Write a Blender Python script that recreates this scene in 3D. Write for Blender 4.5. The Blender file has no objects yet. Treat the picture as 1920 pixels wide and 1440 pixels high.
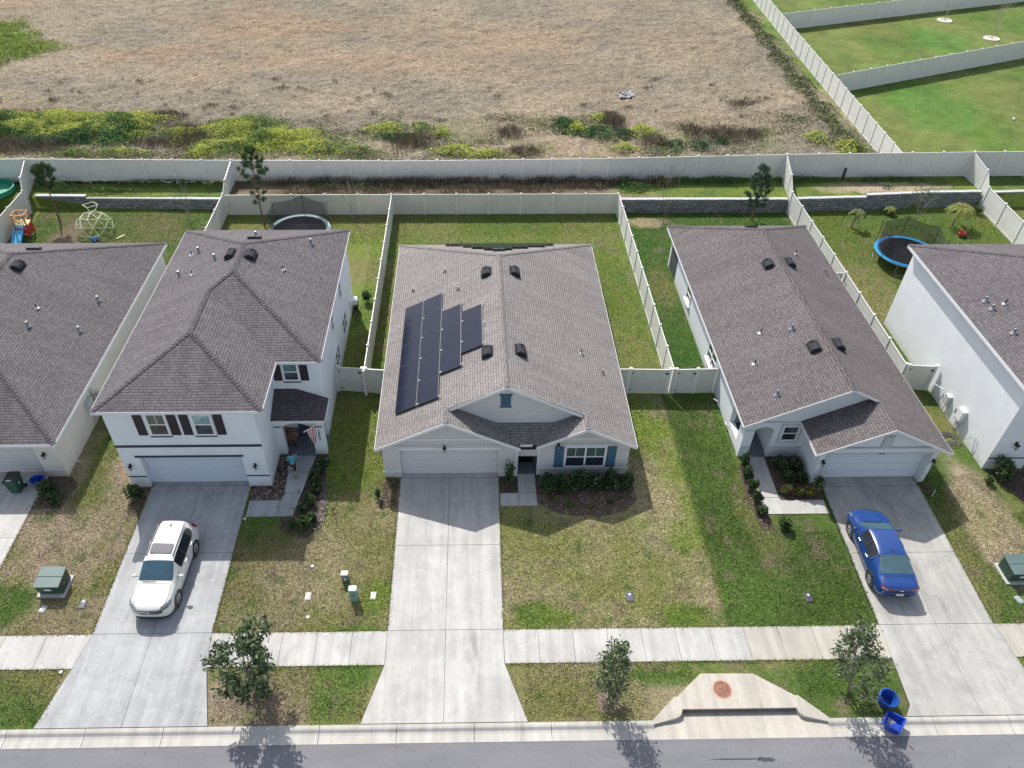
import bpy, bmesh, math, random
import numpy as np
from mathutils import Vector, Matrix
from math import sin, cos, pi, radians, sqrt, atan2

random.seed(7)
S = bpy.context.scene
COL = S.collection

# ------------------------------------------------------------------ camera
cam_d = bpy.data.cameras.new('camera')
cam = bpy.data.objects.new('camera', cam_d)
COL.objects.link(cam)
cam_d.sensor_fit = 'HORIZONTAL'
cam_d.sensor_width = 36.0
cam_d.lens = 1444.87 / 1920 * 36.0
cam_d.shift_x = (960 - 907.4) / 1920
cam_d.clip_end = 2000
PIT, YAW, ROL = .72208, .020859, -.0064935
_r = Vector((cos(YAW), -sin(YAW), 0))
_f = Vector((sin(YAW) * cos(PIT), cos(YAW) * cos(PIT), -sin(PIT)))
_d = _f.cross(_r)
_r2 = _r * cos(ROL) + _d * sin(ROL)
_d2 = _d * cos(ROL) - _r * sin(ROL)
mw = Matrix((( _r2.x, -_d2.x, -_f.x, 0), (_r2.y, -_d2.y, -_f.y, 0), (_r2.z, -_d2.z, -_f.z, 29.8), (0, 0, 0, 1)))
cam.matrix_world = mw
S.camera = cam

# ------------------------------------------------------------------ light
SUN = Vector((-.33, .80, 1.0)).normalized()
W = bpy.data.worlds.new('World')
S.world = W
W.use_nodes = True
nt = W.node_tree
bg = nt.nodes['Background']
sky = nt.nodes.new('ShaderNodeTexSky')
sky.sky_type = 'NISHITA'
sky.sun_disc = False
sky.sun_elevation = math.asin(SUN.z)
sky.sun_rotation = atan2(SUN.x, SUN.y)
sky.air_density = 1.0
sky.dust_density = 1.5
sky.ozone_density = 1.0
bg.inputs[1].default_value = .145
hs = nt.nodes.new('ShaderNodeHueSaturation'); hs.inputs['Saturation'].default_value = .58      # thin high haze
nt.links.new(sky.outputs[0], hs.inputs['Color']); nt.links.new(hs.outputs[0], bg.inputs[0])
sl = bpy.data.lights.new('sun', 'SUN')
sl.energy = 4.05
sl.angle = radians(.6)
sl.color = (1.0, .955, .885)
so = bpy.data.objects.new('sun', sl)
so.rotation_euler = (-SUN).to_track_quat('-Z', 'Y').to_euler()
so.location = (0, 0, 60)
COL.objects.link(so)
S.view_settings.view_transform = 'Standard'
S.view_settings.look = 'None'
S.view_settings.exposure = .52
S.view_settings.gamma = 1
S.cycles.max_bounces = 6
S.cycles.diffuse_bounces = 3
S.cycles.glossy_bounces = 3
S.cycles.transparent_max_bounces = 8

# ------------------------------------------------------------------ helpers
OFF = {}

def tag(o, label=None, cat=None, group=None, kind=None):
    if label: o['label'] = label
    if cat: o['category'] = cat
    if group: o['group'] = group
    if kind: o['kind'] = kind
    return o

def thing(name, label, cat, loc, group=None, rotz=0.0, local=False):
    o = bpy.data.objects.new(name, None)
    o.empty_display_size = .2
    o.location = loc
    o.rotation_euler = (0, 0, rotz)
    COL.objects.link(o)
    OFF[o] = Vector((0, 0, 0)) if local else Vector(loc)
    return tag(o, label, cat, group)

class MB:
    def __init__(s):
        s.v = []; s.f = []; s.col = None
    def add(s, vs, fs):
        n = len(s.v)
        s.v.extend([tuple(p) for p in vs])
        s.f.extend([tuple(i + n for i in f) for f in fs])
        return s
    def box(s, x0, x1, y0, y1, z0, z1):
        return s.add([(x0,y0,z0),(x1,y0,z0),(x1,y1,z0),(x0,y1,z0),(x0,y0,z1),(x1,y0,z1),(x1,y1,z1),(x0,y1,z1)],
                     [(3,2,1,0),(4,5,6,7),(0,1,5,4),(1,2,6,5),(2,3,7,6),(3,0,4,7)])
    def ob(s, o, ux, uy, uz):
        """oriented box from corner o with full edge vectors"""
        o, ux, uy, uz = Vector(o), Vector(ux), Vector(uy), Vector(uz)
        if ux.cross(uy).dot(uz) < 0:
            o = o + ux; ux = -ux
        p = [o, o+ux, o+ux+uy, o+uy, o+uz, o+ux+uz, o+ux+uy+uz, o+uy+uz]
        return s.add(p, [(3,2,1,0),(4,5,6,7),(0,1,5,4),(1,2,6,5),(2,3,7,6),(3,0,4,7)])
    def beam(s, a, b, w, h, up=(0,0,1)):
        """box beam from a to b; w sideways, h along up, centred"""
        a, b = Vector(a), Vector(b)
        d = (b - a); up = Vector(up)
        sd = d.cross(up)
        if sd.length < 1e-6: sd = d.cross(Vector((1,0,0)))
        sd.normalize(); u = sd.cross(d).normalized()
        return s.ob(a - sd*w/2 - u*h/2, d, sd*w, u*h)
    def poly(s, pts):
        return s.add(pts, [tuple(range(len(pts)))])
    def prism(s, xy, z0, z1):
        n = len(xy)
        ar = sum(xy[i][0]*xy[(i+1)%n][1]-xy[(i+1)%n][0]*xy[i][1] for i in range(n))
        if ar < 0: xy = xy[::-1]
        f = [tuple(range(n-1,-1,-1)), tuple(range(n,2*n))] + [(i,(i+1)%n,(i+1)%n+n,i+n) for i in range(n)]
        return s.add([(x,y,z0) for x,y in xy]+[(x,y,z1) for x,y in xy], f)
    def extr(s, pts, vec):
        n = len(pts); vec = Vector(vec)
        P = [Vector(p) for p in pts]
        nrm = Vector((0,0,0))
        for i in range(n): nrm += P[i].cross(P[(i+1)%n])
        if nrm.dot(vec) < 0: P = P[::-1]
        return s.add(P+[p+vec for p in P], [tuple(range(n-1,-1,-1)), tuple(range(n,2*n))]+[(i,(i+1)%n,(i+1)%n+n,i+n) for i in range(n)])
    def tube(s, pts, r, n=8, cap=True):
        P = [Vector(p) for p in pts]; m = len(P)
        rr = r if isinstance(r, (list, tuple)) else [r]*m
        base = len(s.v)
        ref = None
        for i in range(m):
            d = (P[min(i+1,m-1)]-P[max(i-1,0)]).normalized()
            if ref is None:
                ref = d.orthogonal().normalized()
            ref = (ref - d*ref.dot(d)).normalized()
            w = d.cross(ref)
            for k in range(n):
                a = 2*pi*k/n
                s.v.append(tuple(P[i]+(ref*cos(a)+w*sin(a))*rr[i]))
        for i in range(m-1):
            for k in range(n):
                k2 = (k+1)%n
                s.f.append((base+i*n+k, base+i*n+k2, base+(i+1)*n+k2, base+(i+1)*n+k))
        if cap:
            s.f.append(tuple(base+k for k in range(n-1,-1,-1)))
            s.f.append(tuple(base+(m-1)*n+k for k in range(n)))
        return s
    def cyl(s, a, b, r0, r1=None, n=16):
        return s.tube([a,b],[r0, r0 if r1 is None else r1], n)
    def lathe(s, prof, c=(0,0,0), n=24, axis='z', cap=True):
        base = len(s.v); m = len(prof)
        for r, z in prof:
            for k in range(n):
                a = 2*pi*k/n
                x, y = r*cos(a), r*sin(a)
                p = (x,y,z) if axis=='z' else (z,x,y) if axis=='x' else (x,z,y)
                s.v.append((p[0]+c[0],p[1]+c[1],p[2]+c[2]))
        for i in range(m-1):
            for k in range(n):
                k2=(k+1)%n
                s.f.append((base+i*n+k, base+i*n+k2, base+(i+1)*n+k2, base+(i+1)*n+k))
        if cap and prof[0][0] > 1e-4: s.f.append(tuple(base+k for k in range(n-1,-1,-1)))
        if cap and prof[-1][0] > 1e-4: s.f.append(tuple(base+(m-1)*n+k for k in range(n)))
        return s
    def ball(s, c, r, sx=1, sy=1, sz=1, n=10):
        m = n//2+1
        base=len(s.v)
        for i in range(m+1):
            t = pi*i/m
            for k in range(n):
                a=2*pi*k/n
                s.v.append((c[0]+r*sx*sin(t)*cos(a), c[1]+r*sy*sin(t)*sin(a), c[2]-r*sz*cos(t)))
        for i in range(m):
            for k in range(n):
                k2=(k+1)%n
                s.f.append((base+i*n+k, base+i*n+k2, base+(i+1)*n+k2, base+(i+1)*n+k))
        return s
    def build(s, name, mat, parent=None, smooth=False, bevel=0, label=None, cat=None, group=None, kind=None, uv=True, sub=0, loc=None, merge=False):
        off = OFF.get(parent, Vector((0,0,0))) if parent is not None else Vector(loc or (0,0,0))
        me = bpy.data.meshes.new(name)
        vs = [(x-off.x, y-off.y, z-off.z) for x,y,z in s.v]
        me.from_pydata(vs, [], s.f)
        if merge:
            bm = bmesh.new(); bm.from_mesh(me)
            bmesh.ops.remove_doubles(bm, verts=bm.verts, dist=.0005)
            bmesh.ops.recalc_face_normals(bm, faces=bm.faces)
            bm.to_mesh(me); bm.free()
        me.materials.append(mat)
        if uv and len(me.polygons) < 60000: uvmap(me, off)
        if s.col is not None and len(s.col) == len(me.vertices):
            a = me.attributes.new('Col', 'FLOAT_COLOR', 'POINT')
            c = np.ones((len(s.col), 4), dtype=np.float32); c[:, :3] = np.array(s.col)
            a.data.foreach_set('color', c.ravel())
        if smooth: me.shade_smooth()
        o = bpy.data.objects.new(name, me)
        COL.objects.link(o)
        if parent is not None:
            o.parent = parent; OFF[o] = off
        else:
            o.location = off; OFF[o] = off
        if bevel:
            b = o.modifiers.new('bevel','BEVEL'); b.width = bevel; b.segments = 2; b.limit_method='ANGLE'; b.angle_limit=radians(35)
        if sub:
            b = o.modifiers.new('sub','SUBSURF'); b.levels = sub; b.render_levels = sub
        return tag(o, label, cat, group, kind)

def uvmap(me, off):
    uvl = me.uv_layers.new(name='UV')
    data = np.zeros(len(me.loops)*2, dtype=np.float32)
    vs = me.vertices
    for p in me.polygons:
        n = p.normal
        if abs(n.z) > .999: u = Vector((1,0,0)); v = Vector((0,1,0))
        else:
            u = Vector((-n.y, n.x, 0)).normalized(); v = n.cross(u)
        for li in p.loop_indices:
            co = vs[me.loops[li].vertex_index].co + off
            data[li*2] = co.dot(u); data[li*2+1] = co.dot(v)
    uvl.data.foreach_set('uv', data)

def copy_tree(o, parent=None):
    c = o.copy(); COL.objects.link(c); c.parent = parent
    OFF[c] = OFF.get(o, Vector((0,0,0)))
    for ch in [k for k in o.children]: copy_tree(ch, c)
    return c

# numpy value noise
def vnoise(x, y, scale, seed=0):
    rs = np.random.RandomState(seed)
    n = 256
    L = rs.rand(n, n)
    X = np.asarray(x)/scale + 1000.37; Y = np.asarray(y)/scale + 1000.71
    xi = np.floor(X).astype(int); yi = np.floor(Y).astype(int)
    fx = X-xi; fy = Y-yi
    fx = fx*fx*(3-2*fx); fy = fy*fy*(3-2*fy)
    a = L[xi%n, yi%n]; b = L[(xi+1)%n, yi%n]; c = L[xi%n,(yi+1)%n]; d = L[(xi+1)%n,(yi+1)%n]
    return (a*(1-fx)+b*fx)*(1-fy)+(c*(1-fx)+d*fx)*fy
def fbm(x, y, scale, oct=4, seed=0):
    t = 0; w = 1; ws = 0
    for i in range(oct):
        t = t + w*vnoise(x, y, scale/(2.03**i), seed+i*17); ws += w; w *= .55
    return t/ws
# ------------------------------------------------------------------ materials
def nm(name):
    m = bpy.data.materials.new(name); m.use_nodes = True
    n = m.node_tree.nodes; l = m.node_tree.links
    return m, n, l, n['Principled BSDF']
def mixc(n, l, fac, a, b, mode='MIX'):
    x = n.new('ShaderNodeMix'); x.data_type='RGBA'; x.blend_type=mode
    for s_, v in ((0, fac), (6, a), (7, b)):
        if isinstance(v, (int, float)): x.inputs[s_].default_value = v
        elif isinstance(v, tuple): x.inputs[s_].default_value = v+(1,) if len(v)==3 else v
        else: l.new(v, x.inputs[s_])
    return x.outputs[2]
def noise(n, l, vec, scale, detail=3, rough=.6, dist=0):
    t = n.new('ShaderNodeTexNoise'); t.inputs['Scale'].default_value=scale; t.inputs['Detail'].default_value=detail
    t.inputs['Roughness'].default_value=rough; t.inputs['Distortion'].default_value=dist
    if vec is not None: l.new(vec, t.inputs['Vector'])
    return t.outputs['Fac']
def ramp(n, l, fac, stops):
    r = n.new('ShaderNodeValToRGB'); l.new(fac, r.inputs[0])
    e = r.color_ramp.elements
    while len(e) < len(stops): e.new(.5)
    for i,(p,c) in enumerate(stops):
        e[i].position = p
        e[i].color = (c,c,c,1) if isinstance(c,(int,float)) else tuple(c)+(1,)
    return r.outputs[0]
def bump(n, l, h, dist, strength=1.0, prev=None):
    b = n.new('ShaderNodeBump'); b.inputs['Strength'].default_value=strength; b.inputs['Distance'].default_value=dist
    l.new(h, b.inputs['Height'])
    if prev is not None: l.new(prev, b.inputs['Normal'])
    return b.outputs[0]
def geo(n): return n.new('ShaderNodeNewGeometry').outputs['Position']
def uvn(n): return n.new('ShaderNodeUVMap').outputs[0]
def mapping(n, l, vec, scale=(1,1,1), rot=(0,0,0)):
    m = n.new('ShaderNodeMapping'); m.inputs['Scale'].default_value=scale; m.inputs['Rotation'].default_value=rot
    l.new(vec, m.inputs['Vector']); return m.outputs[0]
MATS = {}
def cached(f):
    def g(*a, **k):
        key = (f.__name__, a, tuple(sorted(k.items())))
        if key not in MATS: MATS[key] = f(*a, **k)
        return MATS[key]
    return g

@cached
def plain(col, rough=.6, metal=0.0, var=.08, vs=3.0, spec=.5, coat=0.0):
    m, n, l, b = nm('paint')
    if var:
        f = noise(n, l, geo(n), vs, 4)
        mul = n.new('ShaderNodeMix'); mul.data_type='RGBA'; mul.blend_type='MULTIPLY'; mul.inputs[0].default_value=1
        mul.inputs[6].default_value = tuple(col)+(1,)
        l.new(ramp(n, l, f, [(.3, 1-var), (.7, min(1, 1.0))]), mul.inputs[7])
        l.new(mul.outputs[2], b.inputs['Base Color'])
    else: b.inputs['Base Color'].default_value = tuple(col)+(1,)
    b.inputs['Roughness'].default_value = rough; b.inputs['Metallic'].default_value = metal
    b.inputs['Specular IOR Level'].default_value = spec
    b.inputs['Coat Weight'].default_value = coat; b.inputs['Coat Roughness'].default_value = .05
    return m
@cached
def carpaint(col, metal=.0, flake=0.0):
    m, n, l, b = nm('car_paint')
    b.inputs['Base Color'].default_value = tuple(col)+(1,)
    b.inputs['Roughness'].default_value = .32; b.inputs['Metallic'].default_value = metal
    b.inputs['Coat Weight'].default_value = 1; b.inputs['Coat Roughness'].default_value = .04
    d = noise(n, l, geo(n), 1.3, 3)
    l.new(ramp(n, l, d, [(.35,.28),(.7,.42)]), b.inputs['Roughness'])
    return m
@cached
def shingle(c1, c2, c3):
    """asphalt shingles laid in courses along the slope; per-tab tints, blotches, granules"""
    m, n, l, b = nm('asphalt_shingle')
    uv = uvn(n)
    wob = n.new('ShaderNodeVectorMath'); wob.operation='ADD'; l.new(uv, wob.inputs[0])
    nz = n.new('ShaderNodeTexNoise'); nz.inputs['Scale'].default_value=1.2; l.new(uv, nz.inputs['Vector'])
    sc = n.new('ShaderNodeVectorMath'); sc.operation='SCALE'; l.new(nz.outputs['Color'], sc.inputs[0]); sc.inputs[3].default_value=.012
    l.new(sc.outputs[0], wob.inputs[1])
    br = n.new('ShaderNodeTexBrick'); l.new(wob.outputs[0], br.inputs['Vector'])
    br.inputs['Scale'].default_value = 1; br.inputs['Brick Width'].default_value=.27; br.inputs['Row Height'].default_value=.145
    br.inputs['Mortar Size'].default_value=.013; br.inputs['Mortar Smooth'].default_value=.4
    br.inputs['Color1'].default_value=tuple(c1)+(1,); br.inputs['Color2'].default_value=tuple(c2)+(1,)
    br.inputs['Mortar'].default_value=tuple(x*.40 for x in c1)+(1,)
    br.offset = .37; br.offset_frequency = 3; br.squash=.8; br.squash_frequency=2
    f = noise(n, l, mapping(n, l, uv, (3.6, 6.9, 1)), 1.0, 2)
    c = mixc(n, l, ramp(n, l, f, [(.44,0),(.60,.42)]), br.outputs['Color'], tuple(c3))
    st = noise(n, l, mapping(n, l, uv, (1.3,.10,1)), 1.0, 4, .7)
    c = mixc(n, l, 1.0, c, ramp(n, l, st, [(.36,.84),(.58,1.0)]), 'MULTIPLY')
    big = noise(n, l, geo(n), .35, 4)
    c = mixc(n, l, 1.0, c, ramp(n, l, big, [(.3,.86),(.7,1.0)]), 'MULTIPLY')
    fine = noise(n, l, geo(n), 55, 2)
    c = mixc(n, l, 1.0, c, ramp(n, l, fine, [(.3,.82),(.7,1.0)]), 'MULTIPLY')
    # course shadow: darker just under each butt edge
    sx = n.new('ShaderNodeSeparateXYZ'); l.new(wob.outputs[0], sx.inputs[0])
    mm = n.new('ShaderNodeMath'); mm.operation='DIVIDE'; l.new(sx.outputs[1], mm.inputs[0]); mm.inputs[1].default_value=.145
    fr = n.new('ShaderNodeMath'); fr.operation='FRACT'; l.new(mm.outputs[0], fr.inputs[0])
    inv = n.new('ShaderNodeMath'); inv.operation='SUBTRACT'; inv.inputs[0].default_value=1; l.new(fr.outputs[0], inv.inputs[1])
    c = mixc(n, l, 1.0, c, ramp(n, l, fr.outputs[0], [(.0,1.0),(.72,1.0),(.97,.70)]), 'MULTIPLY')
    l.new(c, b.inputs['Base Color'])
    add = n.new('ShaderNodeMath'); add.operation='MULTIPLY_ADD'; l.new(br.outputs['Fac'], add.inputs[0]); add.inputs[1].default_value=-.45; l.new(inv.outputs[0], add.inputs[2])
    bn = bump(n, l, add.outputs[0], .02, .8)
    bn = bump(n, l, fine, .006, .5, bn)
    l.new(bn, b.inputs['Normal'])
    b.inputs['Roughness'].default_value=.92; b.inputs['Specular IOR Level'].default_value=.25
    return m
@cached
def stucco(col, dirt=.1):
    m, n, l, b = nm('stucco')
    f = noise(n, l, geo(n), .9, 5)
    c = mixc(n, l, 1.0, tuple(col), ramp(n, l, f, [(.3,1-dirt),(.65,1.0)]), 'MULTIPLY')
    sx = n.new('ShaderNodeSeparateXYZ'); l.new(geo(n), sx.inputs[0])
    # dusty splash band near the ground
    mr = n.new('ShaderNodeMapRange'); l.new(sx.outputs[2], mr.inputs[0]); mr.inputs[1].default_value=0; mr.inputs[2].default_value=.45
    mr.inputs[3].default_value=.35; mr.inputs[4].default_value=0
    c = mixc(n, l, mr.outputs[0], c, (.42,.38,.28))
    l.new(c, b.inputs['Base Color'])
    l.new(bump(n, l, noise(n, l, geo(n), 40, 3), .01, .4), b.inputs['Normal'])
    b.inputs['Roughness'].default_value=.85
    return m
@cached
def siding(col, pitch=.16, vertical=False):
    m, n, l, b = nm('lap_siding')
    sx = n.new('ShaderNodeSeparateXYZ'); l.new(uvn(n), sx.inputs[0])
    mm = n.new('ShaderNodeMath'); mm.operation='DIVIDE'; l.new(sx.outputs[0 if vertical else 1], mm.inputs[0]); mm.inputs[1].default_value=pitch
    fr = n.new('ShaderNodeMath'); fr.operation='FRACT'; l.new(mm.outputs[0], fr.inputs[0])
    c = mixc(n, l, 1.0, tuple(col), ramp(n, l, fr.outputs[0], [(0,.72),(.12,1.0)]), 'MULTIPLY')
    f = noise(n, l, geo(n), 2, 4)
    c = mixc(n, l, 1.0, c, ramp(n, l, f, [(.3,.93),(.65,1.0)]), 'MULTIPLY')
    l.new(c, b.inputs['Base Color'])
    l.new(bump(n, l, fr.outputs[0], .02, .5), b.inputs['Normal'])
    b.inputs['Roughness'].default_value=.6
    return m
@cached
def concrete(col, warm=0.0, stain=.25):
    m, n, l, b = nm('concrete')
    g = geo(n)
    f1 = noise(n, l, g, .55, 5, .62, .6); f2 = noise(n, l, g, 2.6, 5, .65); f3 = noise(n, l, g, 38, 3)
    c = mixc(n, l, ramp(n, l, f1, [(.36,0),(.64,1)]), tuple(col), tuple(x*(1-stain*.75) for x in col))
    c = mixc(n, l, ramp(n, l, f2, [(.52,0),(.72,.6)]), c, (col[0]*.9, col[1]*.82, col[2]*.68) if warm else tuple(x*1.1 for x in col))
    # broom / tyre streaks along the drive
    f4 = noise(n, l, mapping(n, l, g, (2.4,.16,1)), 1.0, 4)
    c = mixc(n, l, 1.0, c, ramp(n, l, f4, [(.35,.82),(.6,1.0)]), 'MULTIPLY')
    f5 = noise(n, l, mapping(n, l, g, (1.0,.45,1)), .75, 6, .7, 1.5)
    c = mixc(n, l, 1.0, c, ramp(n, l, f5, [(.28,.74),(.42,1.0)]), 'MULTIPLY')
    sp = n.new('ShaderNodeTexVoronoi'); sp.inputs['Scale'].default_value=2.2; l.new(g, sp.inputs['Vector'])
    c = mixc(n, l, 1.0, c, ramp(n, l, sp.outputs['Distance'], [(.02,.45),(.05,1.0)]), 'MULTIPLY')
    c = mixc(n, l, 1.0, c, ramp(n, l, f3, [(.3,.86),(.7,1.0)]), 'MULTIPLY')
    l.new(c, b.inputs['Base Color'])
    l.new(bump(n, l, f3, .004, .4), b.inputs['Normal'])
    b.inputs['Roughness'].default_value=.8; b.inputs['Specular IOR Level'].default_value=.3
    return m
@cached
def asphalt():
    m, n, l, b = nm('asphalt')
    g = geo(n)
    f1 = noise(n, l, mapping(n, l, g, (.25,1.0,1)), .8, 5); f3 = noise(n, l, g, 24, 4, .8)
    c = mixc(n, l, ramp(n, l, f1, [(.35,0),(.65,1)]), (.165,.165,.18), (.205,.205,.22))
    c = mixc(n, l, 1.0, c, ramp(n, l, f3, [(.3,.72),(.7,1.0)]), 'MULTIPLY')
    for sc_, r_ in ((1.7,.07),(.8,.05),(3.7,.10)):
        sp = n.new('ShaderNodeTexVoronoi'); sp.inputs['Scale'].default_value=sc_; l.new(g, sp.inputs['Vector'])
        c = mixc(n, l, 1.0, c, ramp(n, l, sp.outputs['Distance'], [(r_*.4,.35),(r_,1.0)]), 'MULTIPLY')
    l.new(c, b.inputs['Base Color'])
    l.new(bump(n, l, f3, .008, .6), b.inputs['Normal'])
    b.inputs['Roughness'].default_value=.9
    return m
@cached
def turf(straw=(.36,.31,.17), bumpd=.05, fine=19.0, contrast=.66, mixs=.62):
    """grass surface: base colour from the mesh's Col attribute, blades as fine light/dark grain"""
    m, n, l, b = nm('turf')
    g = geo(n)
    at = n.new('ShaderNodeAttribute'); at.attribute_name='Col'
    f = noise(n, l, g, fine, 4, .7, 1.2); f2 = noise(n, l, g, fine*2.6, 3, .7); fm = noise(n, l, g, 1.7, 4, .6)
    hi = mixc(n, l, 1.0, at.outputs['Color'], (1.75,1.62,1.75), 'MULTIPLY')
    fs = noise(n, l, g, .45, 4)
    hi = mixc(n, l, ramp(n, l, fs, [(.40,.1),(.65,.75)]), hi, tuple(straw))
    c = mixc(n, l, ramp(n, l, f, [(.48,0),(.62,mixs)]), at.outputs['Color'], hi)
    c = mixc(n, l, 1.0, c, ramp(n, l, f, [(.36,1-contrast),(.54,1.0)]), 'MULTIPLY')
    c = mixc(n, l, 1.0, c, ramp(n, l, f2, [(.32,1-contrast*.6),(.6,1.0)]), 'MULTIPLY')
    c = mixc(n, l, 1.0, c, ramp(n, l, fm, [(.3,.86),(.6,1.0)]), 'MULTIPLY')
    fq = noise(n, l, mapping(n, l, g, (1,1.5,1)), 5.0, 5, .75, 1.0)
    c = mixc(n, l, 1.0, c, ramp(n, l, fq, [(.34,.66),(.56,1.08)]), 'MULTIPLY')
    l.new(c, b.inputs['Base Color'])
    bn = bump(n, l, f, bumpd, .8); bn = bump(n, l, f2, bumpd*.4, .7, bn)
    l.new(bn, b.inputs['Normal'])
    b.inputs['Roughness'].default_value=.9; b.inputs['Specular IOR Level'].default_value=.15
    return m
@cached
def leafmat(name='leaf', gloss=.45, trans=.25):
    m, n, l, b = nm(name)
    at = n.new('ShaderNodeAttribute'); at.attribute_name='Col'
    l.new(at.outputs['Color'], b.inputs['Base Color'])
    b.inputs['Roughness'].default_value=gloss; b.inputs['Specular IOR Level'].default_value=.35
    if trans:
        t = n.new('ShaderNodeBsdfTranslucent'); l.new(at.outputs['Color'], t.inputs[0])
        ms = n.new('ShaderNodeMixShader'); ms.inputs[0].default_value=trans
        l.new(b.outputs[0], ms.inputs[1]); l.new(t.outputs[0], ms.inputs[2])
        l.new(ms.outputs[0], n['Material Output'].inputs[0])
    return m
@cached
def bark(col=(.16,.13,.10)):
    m, n, l, b = nm('bark')
    f = noise(n, l, mapping(n, l, geo(n), (1,1,.2)), 30, 4)
    l.new(mixc(n, l, f, tuple(x*.5 for x in col), tuple(x*1.4 for x in col)), b.inputs['Base Color'])
    b.inputs['Roughness'].default_value=.9
    return m
@cached
def vinyl(col=(.66,.65,.61), groove=True):
    m, n, l, b = nm('vinyl')
    f = noise(n, l, geo(n), 1.4, 4)
    c = mixc(n, l, 1.0, tuple(col), ramp(n, l, f, [(.3,.9),(.65,1.0)]), 'MULTIPLY')
    sx = n.new('ShaderNodeSeparateXYZ'); l.new(uvn(n), sx.inputs[0])
    if groove:
        mm = n.new('ShaderNodeMath'); mm.operation='DIVIDE'; l.new(sx.outputs[0], mm.inputs[0]); mm.inputs[1].default_value=.15
        fr = n.new('ShaderNodeMath'); fr.operation='FRACT'; l.new(mm.outputs[0], fr.inputs[0])
        c = mixc(n, l, 1.0, c, ramp(n, l, fr.outputs[0], [(.0,.8),(.09,1.0)]), 'MULTIPLY')
    sg = n.new('ShaderNodeSeparateXYZ'); l.new(geo(n), sg.inputs[0])
    # algae film low on the boards
    f2 = noise(n, l, mapping(n, l, geo(n), (3,3,.7)), 1.5, 4)
    c = mixc(n, l, ramp(n, l, f2, [(.55,0),(.8,.25)]), c, (.36,.38,.26))
    l.new(c, b.inputs['Base Color'])
    b.inputs['Roughness'].default_value=.42
    return m
@cached
def glass(col=(.015,.022,.03), rough=.06):
    m, n, l, b = nm('glass')
    f = noise(n, l, geo(n), 1.2, 3)
    l.new(mixc(n, l, f, tuple(col), tuple(x*2.2 for x in col)), b.inputs['Base Color'])
    b.inputs['Roughness'].default_value=rough; b.inputs['Specular IOR Level'].default_value=.8
    b.inputs['Coat Weight'].default_value=.6; b.inputs['Coat Roughness'].default_value=.03
    return m
@cached
def blockwall():
    m, n, l, b = nm('retaining_block')
    br = n.new('ShaderNodeTexBrick'); l.new(uvn(n), br.inputs['Vector'])
    br.inputs['Scale'].default_value=1; br.inputs['Brick Width'].default_value=.42; br.inputs['Row Height'].default_value=.2
    br.inputs['Mortar Size'].default_value=.022; br.inputs['Mortar Smooth'].default_value=.5
    br.inputs['Color1'].default_value=(.30,.305,.32,1); br.inputs['Color2'].default_value=(.48,.48,.49,1); br.inputs['Mortar'].default_value=(.03,.03,.035,1)
    f = noise(n, l, mapping(n, l, geo(n), (1,1,4)), 2.3, 5, .7)
    c = mixc(n, l, ramp(n, l, f, [(.45,0),(.6,.65)]), br.outputs['Color'], (.12,.125,.13))
    f2 = noise(n, l, geo(n), 22, 3)
    c = mixc(n, l, 1.0, c, ramp(n, l, f2, [(.3,.6),(.7,1.0)]), 'MULTIPLY')
    l.new(c, b.inputs['Base Color'])
    bn = bump(n, l, br.outputs['Fac'], -.04, 1); bn = bump(n, l, f2, .05, .8, bn)
    l.new(bn, b.inputs['Normal']); b.inputs['Roughness'].default_value=.95
    return m
@cached
def solar():
    m, n, l, b = nm('solar_cells')
    br = n.new('ShaderNodeTexBrick'); l.new(uvn(n), br.inputs['Vector'])
    br.offset=0; br.inputs['Scale'].default_value=1; br.inputs['Brick Width'].default_value=.165; br.inputs['Row Height'].default_value=.165
    br.inputs['Mortar Size'].default_value=.006
    br.inputs['Color1'].default_value=(.007,.010,.024,1); br.inputs['Color2'].default_value=(.010,.013,.030,1); br.inputs['Mortar'].default_value=(.014,.016,.03,1)
    f = noise(n, l, geo(n), 1.0, 3)
    c = mixc(n, l, ramp(n, l, f, [(.3,0),(.7,.6)]), br.outputs['Color'], (.014,.018,.036))
    l.new(c, b.inputs['Base Color'])
    b.inputs['Roughness'].default_value=.14; b.inputs['Specular IOR Level'].default_value=.2
    return m
@cached
def stripes(c1, c2, width=.09, axis=0):
    m, n, l, b = nm('striped_cloth')
    sx = n.new('ShaderNodeSeparateXYZ'); l.new(uvn(n), sx.inputs[0])
    mm = n.new('ShaderNodeMath'); mm.operation='DIVIDE'; l.new(sx.outputs[axis], mm.inputs[0]); mm.inputs[1].default_value=width*2
    fr = n.new('ShaderNodeMath'); fr.operation='FRACT'; l.new(mm.outputs[0], fr.inputs[0])
    gt = n.new('ShaderNodeMath'); gt.operation='GREATER_THAN'; l.new(fr.outputs[0], gt.inputs[0]); gt.inputs[1].default_value=.5
    l.new(mixc(n, l, gt.outputs[0], tuple(c1), tuple(c2)), b.inputs['Base Color'])
    b.inputs['Roughness'].default_value=.8
    return m
@cached
def netting():
    m, n, l, b = nm('netting')
    b.inputs['Base Color'].default_value=(.03,.03,.035,1); b.inputs['Roughness'].default_value=.8
    t = n.new('ShaderNodeBsdfTransparent'); ms = n.new('ShaderNodeMixShader'); ms.inputs[0].default_value=.55
    l.new(t.outputs[0], ms.inputs[1]); l.new(b.outputs[0], ms.inputs[2]); l.new(ms.outputs[0], n['Material Output'].inputs[0])
    return m
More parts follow.
